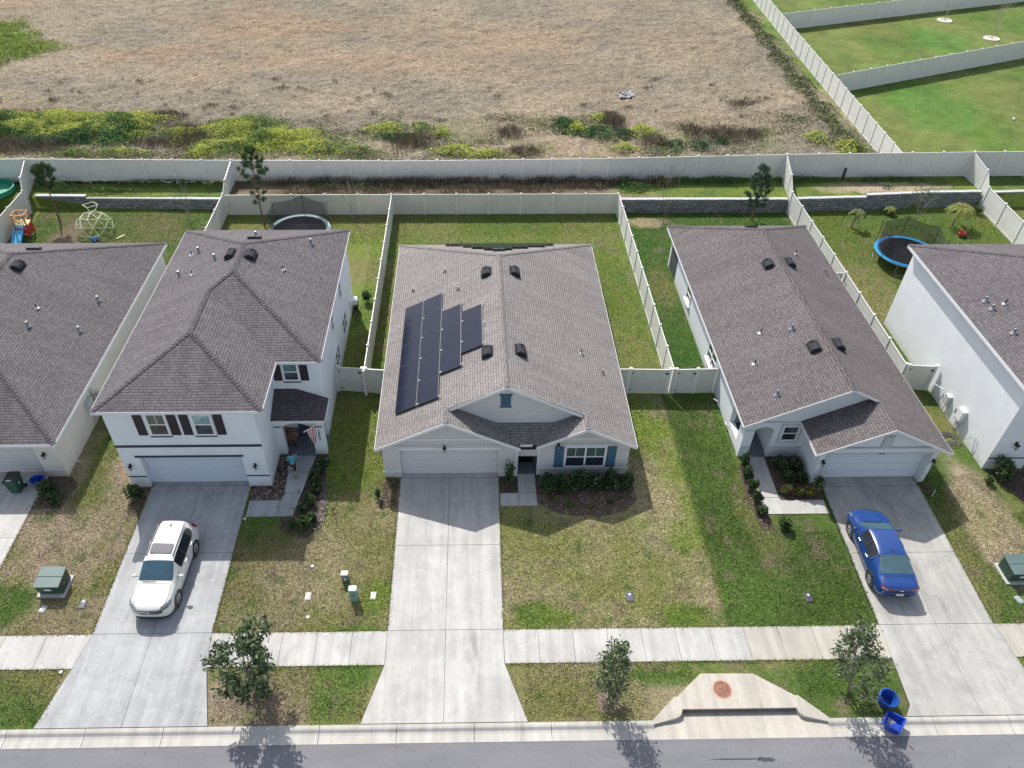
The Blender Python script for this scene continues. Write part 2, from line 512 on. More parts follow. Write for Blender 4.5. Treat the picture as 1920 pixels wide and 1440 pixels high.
@cached
def soil(c1, c2, sc=9.0, bd=.05):
    m, n, l, b = nm('mulch')
    f = noise(n, l, geo(n), sc, 5, .75, .8)
    c = ramp(n, l, f, [(.36,c1),(.62,c2)])
    l.new(c, b.inputs['Base Color']); l.new(bump(n, l, f, bd, 1), b.inputs['Normal'])
    b.inputs['Roughness'].default_value=.95
    return m

WHITE = plain((.78,.79,.80), .5, 0, .05)
DARK = plain((.018,.018,.022), .5, 0, 0)
NAVY = plain((.022,.030,.055), .6, 0, .05)
TRIMW = plain((.72,.73,.74), .55, 0, .06)
METAL = plain((.33,.34,.35), .45, .8, .1)
BLACKP = plain((.022,.022,.024), .45, 0, .1)
# ------------------------------------------------------------------ ground, lawns, field
def sheet(name, xs, ys, zf, cf, mat, keep=None, kind='structure', label=None):
    X, Y = np.meshgrid(xs, ys)
    Z = zf(X, Y); Cc = cf(X, Y)
    nx, ny = len(xs), len(ys)
    V = np.stack([X, Y, Z], -1).reshape(-1, 3)
    idx = np.arange(nx*ny).reshape(ny, nx)
    F = np.stack([idx[:-1,:-1], idx[:-1,1:], idx[1:,1:], idx[1:,:-1]], -1).reshape(-1, 4)
    me = bpy.data.meshes.new(name)
    me.vertices.add(len(V)); me.vertices.foreach_set('co', V.astype(np.float32).ravel())
    me.loops.add(F.size); me.loops.foreach_set('vertex_index', F.ravel().astype(np.int32))
    me.polygons.add(len(F)); me.polygons.foreach_set('loop_start', np.arange(0, F.size, 4, dtype=np.int32))
    me.polygons.foreach_set('loop_total', np.full(len(F), 4, dtype=np.int32))
    me.update(calc_edges=True); me.validate()
    at = me.attributes.new('Col', 'FLOAT_COLOR', 'POINT')
    c = np.ones((len(V), 4), dtype=np.float32); c[:, :3] = Cc.reshape(-1, 3)
    at.data.foreach_set('color', c.ravel())
    me.materials.append(mat); me.shade_smooth()
    o = bpy.data.objects.new(name, me); COL.objects.link(o)
    return tag(o, label, None, None, kind)

def lerp(a, b, t):
    t = np.clip(t, 0, 1)[..., None]
    return np.asarray(a)*(1-t)+np.asarray(b)*t
GREEN = np.array([.085,.150,.028]); DEEP = np.array([.035,.105,.014]); OLIVE = np.array([.180,.180,.066])
STRAW = np.array([.345,.305,.175]); BROWN = np.array([.325,.265,.19]); YGREEN = np.array([.150,.205,.035]); SOIL = np.array([.18,.14,.10])

def blob(X, Y, cx, cy, rx, ry, wob=.5, seed=3):
    d = np.sqrt(((X-cx)/rx)**2+((Y-cy)/ry)**2)
    d = d + (fbm(X, Y, min(rx, ry)*.9, 3, seed)-.5)*wob*2
    return np.clip((1.15-d)/.45, 0, 1)
def box_w(X, Y, x0, x1, y0, y1, soft=.6):
    w = np.minimum(np.minimum(X-x0, x1-X), np.minimum(Y-y0, y1-Y))
    w = w+(fbm(X, Y, 1.6, 4, 91)-.5)*min(soft*4, 1.9)
    return np.clip(w/soft+.5, 0, 1)

def lawn_col(X, Y):
    n1 = fbm(X, Y, 3.2, 4, 11); n2 = fbm(X, Y, 1.1, 3, 23)
    t = np.clip((n1-.5)*3.2+.5+(n2-.5)*.9, 0, 1)
    c = lerp(OLIVE, GREEN*1.15, t)
    def zone(w, a, b, bias=0.0):
        nonlocal c
        z = lerp(a, b, np.clip(t+bias, 0, 1))
        c = c*(1-w[..., None]) + z*w[..., None]
    # front lawns
    zone(box_w(X,Y,-30,-16.2,13,34), BROWN*1.0, OLIVE*1.0, -.1)                      # left of the white car drive: dry
    zone(blob(X,Y,-21.3,19.3,1.9,1.5), DEEP*1.3, GREEN*.9)                           # green patch by transformer
    zone(blob(X,Y,-19.2,31,1.2,6), OLIVE, GREEN)
    zone(box_w(X,Y,-11.3,-7.0,17.8,23.5,.9), STRAW*.72, OLIVE*.9, -.15)
    zone(box_w(X,Y,-7.2,-3.5,17.8,26,.9), STRAW*.85, OLIVE*1.1, .0)
    zone(box_w(X,Y,-7.6,-3.5,26,33,.9), OLIVE*1.05, YGREEN*1.0)
    zone(blob(X,Y,-4.3,19.6,.7,1.1), GREEN, YGREEN)
    zone(box_w(X,Y,1.2,10.95,17.8,26,.12), STRAW*.88, OLIVE*1.12+GREEN*.15, .02)                 # listed house front lawn: straw olive
    zone(blob(X,Y,3.0,18.5,1.6,.7), GREEN, YGREEN); zone(blob(X,Y,9.3,18.4,1.3,.6), GREEN, YGREEN)
    zone(box_w(X,Y,7.9,10.95,22,33,.12), STRAW*.95, YGREEN*1.1)
    zone(box_w(X,Y,10.95,19.2,17.8,33,.12), GREEN*.95, GREEN*.68)                      # neighbour's greener lawn
    zone(blob(X,Y,14.0,24,1.0,3.5)*.6, OLIVE, OLIVE)
    zone(box_w(X,Y,22.5,40,17.8,33,.5), OLIVE, GREEN*.9)
    zone(blob(X,Y,25.2,23.5,1.3,4.2,.4)*.95, STRAW*.95, BROWN*1.1)
    zone(blob(X,Y,24.9,31,1.0,3,.4), YGREEN*.8, OLIVE)
    # verge strips by the kerb
    zone(box_w(X,Y,-30,-16.8,13,16.3,.3), OLIVE, GREEN*.9)
    zone(box_w(X,Y,-10.6,-6.5,13,16.3,.3), BROWN*.85, OLIVE)
    zone(box_w(X,Y,-6.5,-3.5,13,16.3,.6), OLIVE*1.1, GREEN*1.1)
    zone(box_w(X,Y,1.2,8.5,13,16.3,.3), STRAW*.8, OLIVE)
    zone(blob(X,Y,7.8,15.7,1.6,.55), GREEN, YGREEN*.8)
    zone(box_w(X,Y,11.5,18,13,16.3,.5), GREEN, GREEN*.8)
    # back yards
    zone(box_w(X,Y,-33.5,-19,40,55,.3), OLIVE*.7, GREEN*.8)
    zone(blob(X,Y,-30.0,50.5,1.3,2.4), SOIL*.9, SOIL*1.2)
    zone(box_w(X,Y,-18.8,-6,33,54,.3), OLIVE, YGREEN)
    zone(blob(X,Y,-16.5,51.3,2.6,1.2), STRAW*.8, OLIVE)
    zone(blob(X,Y,-7.0,41.5,1.2,2.6), YGREEN, GREEN*1.2)
    zone(box_w(X,Y,-6,11.3,33,54,.3), OLIVE*.85+GREEN*.2, YGREEN*.55+GREEN*.45, .2)
    zone(blob(X,Y,3.5,51.8,5.0,1.5), YGREEN*.8, GREEN)
    zone(blob(X,Y,9.5,44.5,1.7,4.2), GREEN*1.1, YGREEN*.8)
    zone(box_w(X,Y,11.4,24.8,33,54,.3), DEEP*.95, DEEP*.6+GREEN*.35)
    zone(blob(X,Y,13.0,44,1.0,3,.3)*.6, OLIVE, OLIVE)
    zone(blob(X,Y,13.5,52.4,1.8,.8), SOIL*1.3, STRAW)
    zone(box_w(X,Y,24.8,41,33,54,.3), YGREEN*.72, GREEN*.95)
    zone(blob(X,Y,27.0,43.0,2.4,4.5), OLIVE*.9, OLIVE)
    zone(box_w(X,Y,40.5,60,33,54,.3), OLIVE*.9, YGREEN*.8)
    m1 = np.clip((fbm(X, Y, .75, 3, 133)-.66)*9, 0, 1)*.6           # worn bare spots
    c = lerp(c, SOIL*1.05, m1)
    m2 = np.clip((fbm(X, Y, .6, 3, 137)-.67)*9, 0, 1)*.55          # darker clover clumps
    c = lerp(c, DEEP*1.1, m2)
    return c*1.22

def ar(a, b, st): return np.arange(a, b+st*.5, st)
TURF = turf()
sheet('ground', ar(-400,400,20), ar(-200,600,20), lambda X,Y: X*0-.45, lambda X,Y: lerp(OLIVE, GREEN, fbm(X,Y,30,4,5)), TURF, label='rough grassland around the subdivision')
sheet('lawn', ar(-48,62,.22), ar(17.86,54.2,.22), lambda X,Y: X*0, lawn_col, TURF, label='mown front and back lawns between the houses')

# verge strip along the kerb, notched for the storm inlet
def verge_y0(x):
    if x < 7.1 or x > 13.8: return 13.78
    if x < 8.1: return 13.78+(x-7.1)/1.0*.84
    if x > 12.85: return 13.78+(13.8-x)/.95*.84
    return 14.62
vb = MB(); vb.col = []
xs = list(ar(-48,62,.22)); xs = sorted(xs+[7.1,8.1,12.85,13.8])
NY = 12
for i, x in enumerate(xs):
    for j in range(NY+1):
        y0 = verge_y0(x); y = y0+(16.27-y0)*j/NY
        vb.v.append((x, y, 0.0))
for i in range(len(xs)-1):
    for j in range(NY):
        a = i*(NY+1)+j
        vb.f.append((a, a+NY+1, a+NY+2, a+1))
P = np.array(vb.v); vb.col = lawn_col(P[:,0], P[:,1]).tolist()
vb.build('verge_grass', TURF, smooth=True, kind='structure', label='grass verge between kerb and sidewalk')

# terrace behind the retaining walls
def terr_z(X, Y):
    z = np.where(X < -18.9, .85, 1.05)
    mid = (X > -18.8) & (X < 11.4)
    z = np.where(mid, np.clip((Y-54.15)/1.0, 0, 1)*1.05, z)
    return z + (fbm(X, Y, 1.2, 3, 8)-.5)*.05
def terr_col(X, Y):
    t = np.clip((fbm(X,Y,1.6,4,31)-.5)*3.4+.5, 0, 1)
    c = lerp(YGREEN*.85, GREEN*.85, t)
    def zone(w, a, b):
        nonlocal c
        c = c*(1-w[...,None]) + lerp(a,b,t)*w[...,None]
    zone(box_w(X,Y,-18.8,15,54,59,.5), SOIL*.55, SOIL*1.15)
    zone(blob(X,Y,14,56,2.4,1.3), GREEN*.9, YGREEN)
    zone(blob(X,Y,32.5,56.0,5,1.0), STRAW*.85, BROWN*1.1)
    return c*1.45
for nme, x0, x1, y0 in (('terrace_grass', -48, 62, 54.2),):
    def zf(X, Y):
        z = terr_z(X, Y)
        # tuck below grade in front of the wall lines
        yw = np.where(X < -18.9, 55.15, np.where(X > 24.8, np.where(X > 40.5, 54.9, 54.2+ (X-24.8)*.055), 54.1))
        return np.where(Y < yw, -.02, z)
    sheet(nme, ar(x0,x1,.2), ar(y0,58.2,.15), zf, terr_col, TURF, label='raised grass terrace behind the retaining walls')

# dry field with matted grass relief
def field_z(X, Y):
    h = fbm(X, Y, .8, 4, 41)*.34 + fbm(X, Y, 6, 3, 43)*.25
    h = h + np.abs(fbm(X*.7+Y*.25, Y*1.5, .55, 3, 45)-.5)*.28
    return 1.0 + h - .30
def field_col(X, Y):
    n1 = fbm(X, Y*1.6, 9, 4, 51); n2 = fbm(X, Y*1.4, 1.3, 4, 53); n3 = fbm(X, Y*1.5, 17, 3, 57)
    c = lerp(np.array([.265,.225,.165]), np.array([.37,.292,.20]), (n1-.5)*3+.5)
    c = lerp(c, np.array([.40,.26,.155]), np.clip((n3-.54)*5, 0, 1)*.35)
    for cx, cy, rx, ry in ((-35,88,7,3.2),(-22,99,11,5),(12,80,8,4),(24,92,7,9)):
        w = blob(X,Y,cx,cy,rx,ry,.9)
        c = lerp(c, np.array([.37,.225,.13]) if cx < 0 else np.array([.34,.25,.17]), w*.4)
    c = lerp(c, np.array([.16,.14,.10]), np.clip((n2-.56)*6, 0, 1)*.42)
    c = lerp(c, np.array([.46,.39,.26]), np.clip((.42-n2)*6, 0, 1)*.3)
    g = box_w(X,Y,-60,36,57,69,4)*np.clip((fbm(X,Y,2.5,3,59)-.45)*4,0,1)
    c = lerp(c, np.array([.17,.19,.06]), g*.55)
    e = np.clip(1-(34.6+(Y-58)*.04-X)/2.4, 0, 1)*np.clip((fbm(X,Y,1.8,3,61)-.35)*4,0,1)
    c = lerp(c, np.array([.12,.16,.05]), e*.75)
    return c*np.array([.93,.97,1.0])
FIELDM = turf((.46,.38,.27), .14, 4.4, .50, .5)
sheet('field', ar(-82,36.2,.17), ar(57.5,118,.17), field_z, field_col, FIELDM, label='dry brown mown field beyond the rear fence')
def far_col(X, Y):
    t = np.clip((fbm(X,Y,5,4,71)-.5)*3+.5+(fbm(X,Y,1.5,3,73)-.5), 0, 1)
    c = lerp(np.array([.125,.155,.04]), np.array([.07,.13,.02]), t)
    c = lerp(c, DEEP*1.5, blob(X,Y,44.5,72,5,6,.8)*.6)
    c = lerp(c, DEEP*1.6, blob(X,Y,54,92,3,4,.8)*.6)
    c = lerp(c, STRAW*.8, np.clip(1-(X-35.2)/1.6,0,1)*.6*np.clip((Y<77)*1.0,0,1))
    c = lerp(c, OLIVE*.9, blob(X,Y,54,66,7,4,.8)*.5)
    c = c*(.68+.64*fbm(X, Y*1.3, 1.1, 3, 77))[...,None]*(.8+.4*fbm(X*1.4, Y, 3.5, 3, 78))[...,None]
    return c*1.5
sheet('far_lawn', ar(34.9,100,.35), ar(58.0,118,.35), lambda X,Y: X*0+1.06, far_col, TURF, label='green back lawns of the lots beyond the field fence')

# ------------------------------------------------------------------ street, kerb, sidewalk, drives
rb = MB(); 
for k in range(40): rb.poly([(-90+k*5,-30,-.06),(-85+k*5,-30,-.06),(-85+k*5,13.15,-.06),(-90+k*5,13.15,-.06)])
rb.build('road', asphalt(), kind='structure', label='grey asphalt street', merge=True)
def stain(name, cx, cy, rx, ry, seed, c):
    random.seed(seed); n = 22
    pts = [(cx+rx*cos(2*pi*i/n)*(1+random.uniform(-.25,.25)), cy+ry*sin(2*pi*i/n)*(1+random.uniform(-.4,.3)), -.056) for i in range(n)]
    MB().poly(pts).build(name, c, kind='structure', label='dark tar patch on the asphalt')
tar = plain((.055,.055,.062), .85, 0, .2)
stain('tar_patch', 9.9, 12.33, .9, .035, 1, tar); stain('tar_patch', 11.0, 12.3, .35, .09, 2, tar)
CONC = concrete((.50,.488,.468)); CONCR = concrete((.43,.42,.395), 0.0, .3); CONCB = concrete((.425,.43,.44), 0.0, .3); CONCW = concrete((.47,.44,.39), 1.0, .2); CONCK = concrete((.50,.485,.45), 1.0, .2)
PORCH = concrete((.16,.18,.21), 0.0, .15)
# kerb and gutter in 3 m lengths with joints
kb = MB()
prof = [(13.10,-.05),(13.42,-.062),(13.52,-.045),(13.62,.03),(13.68,.045),(13.80,.045),(13.80,-.2),(13.10,-.2)]
x = -48.0
JN = []
while x < 62:
    x1 = min(x+2.98, 62)
    if x1 > 7.0 and x < 13.85:
        if x < 7.0: segs = [(x, 7.0)]
        else: segs = []
        if x1 > 13.85: segs.append((13.85, x1))
    else: segs = [(x, x1)]
    for a, b_ in segs:
        n = len(prof)
        if b_-a < .05: continue
        kb.add([(a,p,q) for p,q in prof]+[(b_,p,q) for p,q in prof],
               [tuple(range(n)), tuple(range(2*n-1,n-1,-1))]+[((i+1)%n, i, i+n, (i+1)%n+n) for i in range(n)])
    x += 3.0
kb.build('kerb', CONCK, kind='structure', label='concrete kerb and gutter along the street')
bed = soil((.03,.025,.02),(.075,.06,.045), 12)
MB().box(-48,62,13.08,13.82,-.3,-.11).box(-48,62,16.24,17.88,-.2,-.012).build('kerb_bed', bed, kind='structure', label='dark soil showing in the kerb and sidewalk joints')

def lin(p):  # piecewise linear x(y)
    def f(y):
        for (y0,x0),(y1,x1) in zip(p[:-1],p[1:]):
            if y <= y1: return x0+(x1-x0)*(y-y0)/(y1-y0) if y >= y0 else x0
        return p[-1][1]
    return f
DL = [([(13.8,-30),(26,-29)], [(13.8,-20.9),(16.3,-21.6),(26,-21.75)]),
      ([(13.8,-17.05),(16.3,-16.5),(17.85,-16.22),(26.5,-16.22)], [(13.8,-10.35),(16.3,-11.02),(17.85,-11.18),(26.5,-11.25)]),
      ([(13.8,-4.45),(16.3,-3.68),(26.9,-3.68)], [(13.8,2.10),(16.3,1.26),(17.85,1.26),(26.9,1.33)]),
      ([(13.8,16.98),(14.3,17.35),(16.3,17.47),(17.85,17.54),(26,17.8)], [(13.8,24.1),(15.6,22.75),(17.85,22.53),(26,22.75)]),
      ([(13.8,29.3),(16.3,30.1),(26,29.2)], [(13.8,36),(26,35)])]
def slab(mb, pts, z=.035, th=.10):
    mb.prism(pts, z-th, z)
G = .016
sw = MB(); sww = MB()
ends = [(lambda y:-48, lin(DL[0][0]))]+[(lin(DL[i][1]), lin(DL[i+1][0])) for i in range(4)]+[(lin(DL[4][1]), lambda y:62)]
for fa, fb in ends:
    a, b_ = fa(17)+G, fb(17)-G
    n = max(1, round((b_-a)/1.52)); w = (b_-a)/n
    for i in range(n):
        x0, x1 = a+i*w, a+(i+1)*w
        m = sww if (x1 < -19.6 or -6.9+2 < x0 < -3 or x0 > 11.2) else sw
        L = (lambda y: fa(y)+G) if i == 0 else (lambda y: x0+G*.5)
        R_ = (lambda y: fb(y)-G) if i == n-1 else (lambda y: x1-G*.5)
        slab(m, [(L(16.28),16.28),(R_(16.28),16.28),(R_(17.83),17.83),(L(17.83),17.83)])
sw.build('sidewalk', CONC, kind='structure', label='pale concrete sidewalk slabs')
sww.build('sidewalk', CONCW, kind='structure', label='warmer toned concrete sidewalk slabs')

def rows(mb, xa, xb, ys, z=.035, mid=.5, brk=()):
    mx = lambda y: (xa(max(y,17.85))+xb(max(y,17.85)))/2
    """slab rows; xa, xb functions of y; brk = y values where an edge bends"""
    for y0, y1 in zip(ys[:-1], ys[1:]):
        yy = [y0+G]+[b for b in brk if y0+.05 < b < y1-.05]+[y1-G*.3]
        for s0, s1 in ((0, mid), (mid, 1)):
            X = lambda y, s_: xa(y) if s_ == 0 else xb(y) if s_ == 1 else mx(y)
            p = [(X(y,s0)+(G if s0>0 else 0), y) for y in yy]+[(X(y,s1), y) for y in yy[::-1]]
            slab(mb, p, z)
def bedpoly(xa, xb, ys, brk):
    yy = sorted(set([ys[0]+.03]+list(brk)+[ys[-1]-.02]))
    return [(xa(y)-.03,y) for y in yy]+[(xb(y)+.03,y) for y in yy[::-1]]
for (xl, xr), ys, mt, lb in zip(DL, ([13.82,17.85,20.0,23.0,26.9],[13.82,17.85,22.0,26.15],[13.82,17.85,22.3,26.52],[13.82,17.85,21.6,25.7],[13.82,17.85,22.0,26.6]), (CONC,CONCB,CONC,CONCR,CONCB),
    ('concrete driveway with the wheelie bin','concrete driveway under the white car','pale concrete driveway in the centre','concrete driveway under the blue car','concrete driveway at the far right')):
    nme = 'driveway'
    bk = sorted({q[0] for q in xl+xr if ys[0] < q[0] < ys[-1]})
    d = MB(); rows(d, lin(xl), lin(xr), ys, mid=.5, brk=bk)
    MB().prism(bedpoly(lin(xl), lin(xr), ys, bk), -.09, .004).build('drive_bed', bed, kind='structure', label='dark soil in the joints of the '+lb)
    # apron into the garage
    y = ys[-1]; L, R = lin(xl)(y), lin(xr)(y)
    slab(d, [(L+.05,y+.02),(R-.05,y+.02),(R-.05,y+.62),(L+.05,y+.62)], .045)
    d.build(nme, mt, kind='structure', label=lb)
# garden walks
for nme, sl_, mt, lb in (
    ('walkway', [[(-11.1,24.13),(-9.6,24.13),(-9.6,25.14),(-11.1,25.14)], [(-9.58,24.13),(-8.80,24.13),(-8.62,25.6),(-9.40,25.6),(-9.58,25.14)], [(-9.48,25.63),(-8.60,25.63),(-8.42,27.0),(-9.50,27.0)], [(-9.55,27.03),(-8.40,27.03),(-8.24,28.2),(-9.68,28.2)]], CONCB, 'concrete walk to the white two storey house'),
    ('walkway', [[(1.36,24.66),(2.29,24.66),(2.29,25.46),(1.36,25.46)], [(2.31,24.66),(3.20,24.66),(3.20,25.46),(2.31,25.46)], [(2.31,25.49),(3.2,25.49),(3.2,26.74),(2.31,26.74)]], CONC, 'short stepped slab walk to the central porch'),
    ('walkway', [[(14.30,23.97),(17.55,23.97),(17.55,24.83),(15.42,24.83),(15.36,25.0),(14.42,25.0)], [(14.42,25.03),(15.36,25.03),(15.42,27.8),(14.58,27.8)]], CONC, 'L shaped concrete walk to the arched porch')):
    d = MB()
    for p in sl_: slab(d, p)
    d.build(nme, mt, kind='structure', label=lb)
MB().box(-11.1,-8.5,24.2,28.2,-.1,.004).box(1.4,3.2,24.7,26.7,-.1,.004).build('walk_bed', bed, kind='structure', label='dark soil in the walkway joints')

def chips(name, poly, n, size, cols, z=.02, seed=1, label='', zj=.03, mat=None):
    """scatter of small bark or stone chips inside a polygon, one stuff object"""
    rs = np.random.RandomState(seed)
    P = np.array(poly); lo, hi = P.min(0), P.max(0)
    m = MB(); m.col = []
    def inside(x, y):
        c = False; j = len(poly)-1
        for i in range(len(poly)):
            if (poly[i][1] > y) != (poly[j][1] > y) and x < (poly[j][0]-poly[i][0])*(y-poly[i][1])/(poly[j][1]-poly[i][1])+poly[i][0]: c = not c
            j = i
        return c
    k = 0
    while k < n:
        x, y = lo+(hi-lo)*rs.rand(2)
        if not inside(x, y): continue
        k += 1
        s = size*(.5+rs.rand()); a = rs.rand()*6.28; zz = z+rs.rand()*zj; t = (rs.rand(4)-.5)*s*.7
        dx, dy = cos(a)*s, sin(a)*s
        ex, ey = -sin(a)*s*.5, cos(a)*s*.5
        b0 = len(m.v)
        m.v += [(x-dx,y-dy,zz+t[0]),(x+ex,y+ey,zz+t[1]),(x+dx,y+dy,zz+t[2]),(x-ex,y-ey,zz+t[3])]
        m.f.append((b0,b0+1,b0+2,b0+3))
        c = np.array(cols[rs.randint(len(cols))])*(.7+.6*rs.rand()); m.col += [c.tolist()]*4
    return m.build(name, mat or leafmat('chip', .9, 0), kind='stuff', label=label, uv=False)
MULCH = soil((.04,.03,.024),(.115,.085,.062), 14)
BK = [(.07,.045,.03),(.12,.08,.055),(.04,.03,.025),(.18,.14,.11)]
def bedp(poly, label, z=.012, chipn=500, cols=BK, size=.05, seed=1, mat=MULCH, cl=''):
    MB().prism(poly, -.05, z).build('mulch_bed', mat, kind='structure', label=label)
    if chipn: chips('mulch', poly, chipn, size, cols, z+.01, seed, cl or 'bark chips in the '+label)
def arcpts(cx, cy, rx, ry, a0, a1, n=14): return [(cx+rx*cos(radians(a0+(a1-a0)*i/n)), cy+ry*sin(radians(a0+(a1-a0)*i/n))) for i in range(n+1)]
bedp([(3.25,26.7),(3.25,25.0)]+arcpts(5.7,25.35,2.6,1.4,195,345)+[(8.15,26.0),(8.1,26.7)], 'curved bed below the central window', seed=2, chipn=1100, size=.06, mat=soil((.05,.036,.026),(.15,.11,.08), 11), cols=[(.12,.085,.06),(.2,.15,.11),(.07,.05,.035),(.28,.22,.16)])
bedp([(1.36,25.5),(2.27,25.5),(2.27,26.7),(1.36,26.7)], 'small bed beside the central porch walk', seed=3, chipn=160)
bedp([(-11.05,25.17),(-9.5,25.17),(-9.45,25.62),(-9.52,27.0),(-9.72,28.25),(-10.3,28.25),(-10.2,26.1),(-11.2,26.1)], 'rocky bed beside the two storey garage', seed=4, chipn=900, size=.06, cols=BK+[(.25,.2,.17),(.3,.26,.23)])
bedp([(-8.38,27.0),(-8.2,28.2),(-7.6,28.2),(-7.55,26.4),(-7.25,24.6),(-7.4,23.3),(-8.0,22.8),(-9.2,23.2),(-9.4,24.08),(-8.78,24.08)], 'planting bed right of the walk', seed=5, chipn=900, size=.05)
chips('pebbles', [(-7.75,26.3),(-7.45,26.3),(-7.15,24.6),(-7.3,23.3),(-8.2,22.95),(-8.2,23.2),(-7.7,23.5),(-7.6,24.6)], 450, .05, [(.20,.17,.16),(.14,.12,.11),(.32,.28,.28),(.09,.07,.07)], .03, 6, 'pale pebbles edging the planting bed')
bedp([(15.42,24.86),(17.6,24.86),(17.6,25.9),(17.2,25.9),(17.1,27.8),(15.5,27.8)], 'bed inside the L shaped walk', seed=7, chipn=500)
bedp([(13.95,23.0),(14.6,23.0),(14.45,25),(14.5,27.4),(13.9,27.2),(13.75,25)], 'narrow bed left of the arched porch walk', seed=8, chipn=350)
bedp([(-16.95,24.4),(-16.3,24.2),(-16.28,26.1),(-17.3,26.1)], 'dark bed left of the white car garage', seed=9, chipn=200)
bedp([(-4.6,24.6),(-3.78,24.6),(-3.78,26.5),(-4.5,26.5)], 'dark bed left of the central garage', seed=10, chipn=150)
bedp([(22.8,25.2),(23.3,25.1),(23.5,25.9),(22.85,25.9)], 'dark bed right of the blue car garage', seed=12, chipn=60)
bedp([(26.8,26.7),(27.6,24.2),(29.0,24.0),(28.9,26.7)], 'bed at the corner of the far right house', seed=13, chipn=300)
bedp([(-22.0,24.7),(-20.3,24.8),(-20.0,26.3),(-20.5,26.85),(-21.8,26.85)], 'shaded bed at the corner of the far left house', seed=14, chipn=200)
MB().prism(arcpts(-8.85,14.95,.8,.5,0,360,20)[:-1], -.05, .008).build('mulch_bed', soil((.13,.09,.07),(.26,.19,.15),10), kind='structure', label='reddish mulch ring under the broad street tree')
MB().prism(arcpts(5.36,14.6,.5,.5,0,360,20)[:-1], -.05, .008).build('mulch_bed', soil((.13,.1,.08),(.26,.2,.16),10), kind='structure', label='mulch ring under the slim street tree')
# ------------------------------------------------------------------ fences
VIN = vinyl((.67,.665,.63)); VINP = vinyl((.74,.735,.71), False); VINW = vinyl((.62,.605,.545)); VINWP = vinyl((.70,.69,.63), False)
def fence(label, path, group='white vinyl fence runs', mats=(None, None), first=True, last=True, n=None, spacing=2.42):
    """path: list of (x, y, zbase, ztop); each leg between two path points is divided in equal panels"""
    mp, mq = mats[0] or VIN, mats[1] or VINP
    root = thing('vinyl_fence', label, 'fence', (path[0][0], path[0][1], path[0][2]), group)
    posts = []
    for li in range(len(path)-1):
        a, b = Vector(path[li]), Vector(path[li+1])
        L = (Vector((b[0],b[1]))-Vector((a[0],a[1]))).length
        k = max(1, round(L/spacing))
        for i in range(k):
            t0, t1 = i/k, (i+1)/k
            p = [a[j]+(b[j]-a[j])*t0 for j in range(3)]; q = [a[j]+(b[j]-a[j])*t1 for j in range(3)]
            zt0 = path[li][3]+(path[li+1][3]-path[li][3])*t0; zt1 = path[li][3]+(path[li+1][3]-path[li][3])*t1
            if not (posts and abs(posts[-1][0]-p[0])+abs(posts[-1][1]-p[1]) < .05): posts.append((p[0],p[1],p[2],zt0))
            posts.append((q[0],q[1],q[2],zt1))
            u = Vector((q[0]-p[0], q[1]-p[1], 0)); d = u.normalized(); s = Vector((-d.y, d.x, 0))
            P0 = Vector((p[0],p[1],0))+d*.07; P1 = Vector((q[0],q[1],0))-d*.07
            m = MB()
            def slabz(z00, z01, z10, z11, th):
                v = []
                for c, zz0, zz1 in ((P0,z00,z01),(P1,z10,z11)):
                    for sg in (-1,1):
                        for z in (zz0, zz1): v.append((c.x+s.x*th/2*sg, c.y+s.y*th/2*sg, z))
                m.add(v, [(0,1,3,2),(4,6,7,5),(0,4,5,1),(2,3,7,6),(1,5,7,3),(0,2,6,4)])
            slabz(p[2]+.03, zt0-.1, q[2]+.03, zt1-.1, .024)
            slabz(zt0-.13, zt0-.03, zt1-.13, zt1-.03, .052)
            slabz(p[2]+.02, p[2]+.16, q[2]+.02, q[2]+.16, .052)
            m.build('fence_panel', mp, root)
    for i, (x, y, z0, z1) in enumerate(posts):
        if (i == 0 and not first) or (i == len(posts)-1 and not last): continue
        m = MB().box(x-.063,x+.063,y-.063,y+.063,z0-.25,z1+.01)
        m.add([(x-.078,y-.078,z1+.01),(x+.078,y-.078,z1+.01),(x+.078,y+.078,z1+.01),(x-.078,y+.078,z1+.01),(x-.078,y-.078,z1+.035),(x+.078,y-.078,z1+.035),(x+.078,y+.078,z1+.035),(x-.078,y+.078,z1+.035),(x,y,z1+.08)],
              [(3,2,1,0),(0,1,5,4),(1,2,6,5),(2,3,7,6),(3,0,4,7),(4,5,8),(5,6,8),(6,7,8),(7,4,8)])
        m.build('post', mq, root)
    return root

fence('long rear white fence between the back yards and the brown field',
      [(-47,57.75,.95,2.85),(-35.1,57.7,.98,2.92),(-18.9,57.5,1.0,2.86),(-4.9,57.42,1.05,2.80),(11,57.5,1.05,2.92),(25.3,57.8,1.05,3.08),(40.45,57.95,1.05,3.18),(60,58.1,1.05,3.2)])
fence('white fence along the left edge of the playset yard stepping up the terrace', [(-34.05,34,0,1.78),(-34.15,54.3,0,1.9),(-34.5,55.3,.6,2.5),(-35.0,57.62,.95,2.86)], last=False)
fence('white fence between the playset yard and the dark pine yard', [(-18.75,33.5,0,1.75),(-18.9,53.95,0,1.8),(-18.88,55.0,.6,2.4),(-18.85,57.4,1.0,2.84)], last=False)
fence('warm tan white fence closing the back of the central yards', [(-18.8,53.88,0,1.74),(-6.05,53.88,0,1.74),(11.35,53.88,0,1.74)], mats=(VINW,VINWP), first=False)
fence('narrow white fence left of the solar panel house', [(-6.06,32.95,0,1.82),(-6.03,53.75,0,1.78)], last=False, spacing=2.3)
fence('white fence right of the solar panel house beside the deep green lawn', [(11.42,32.95,0,1.80),(11.38,53.75,0,1.78)], last=False, spacing=2.1)
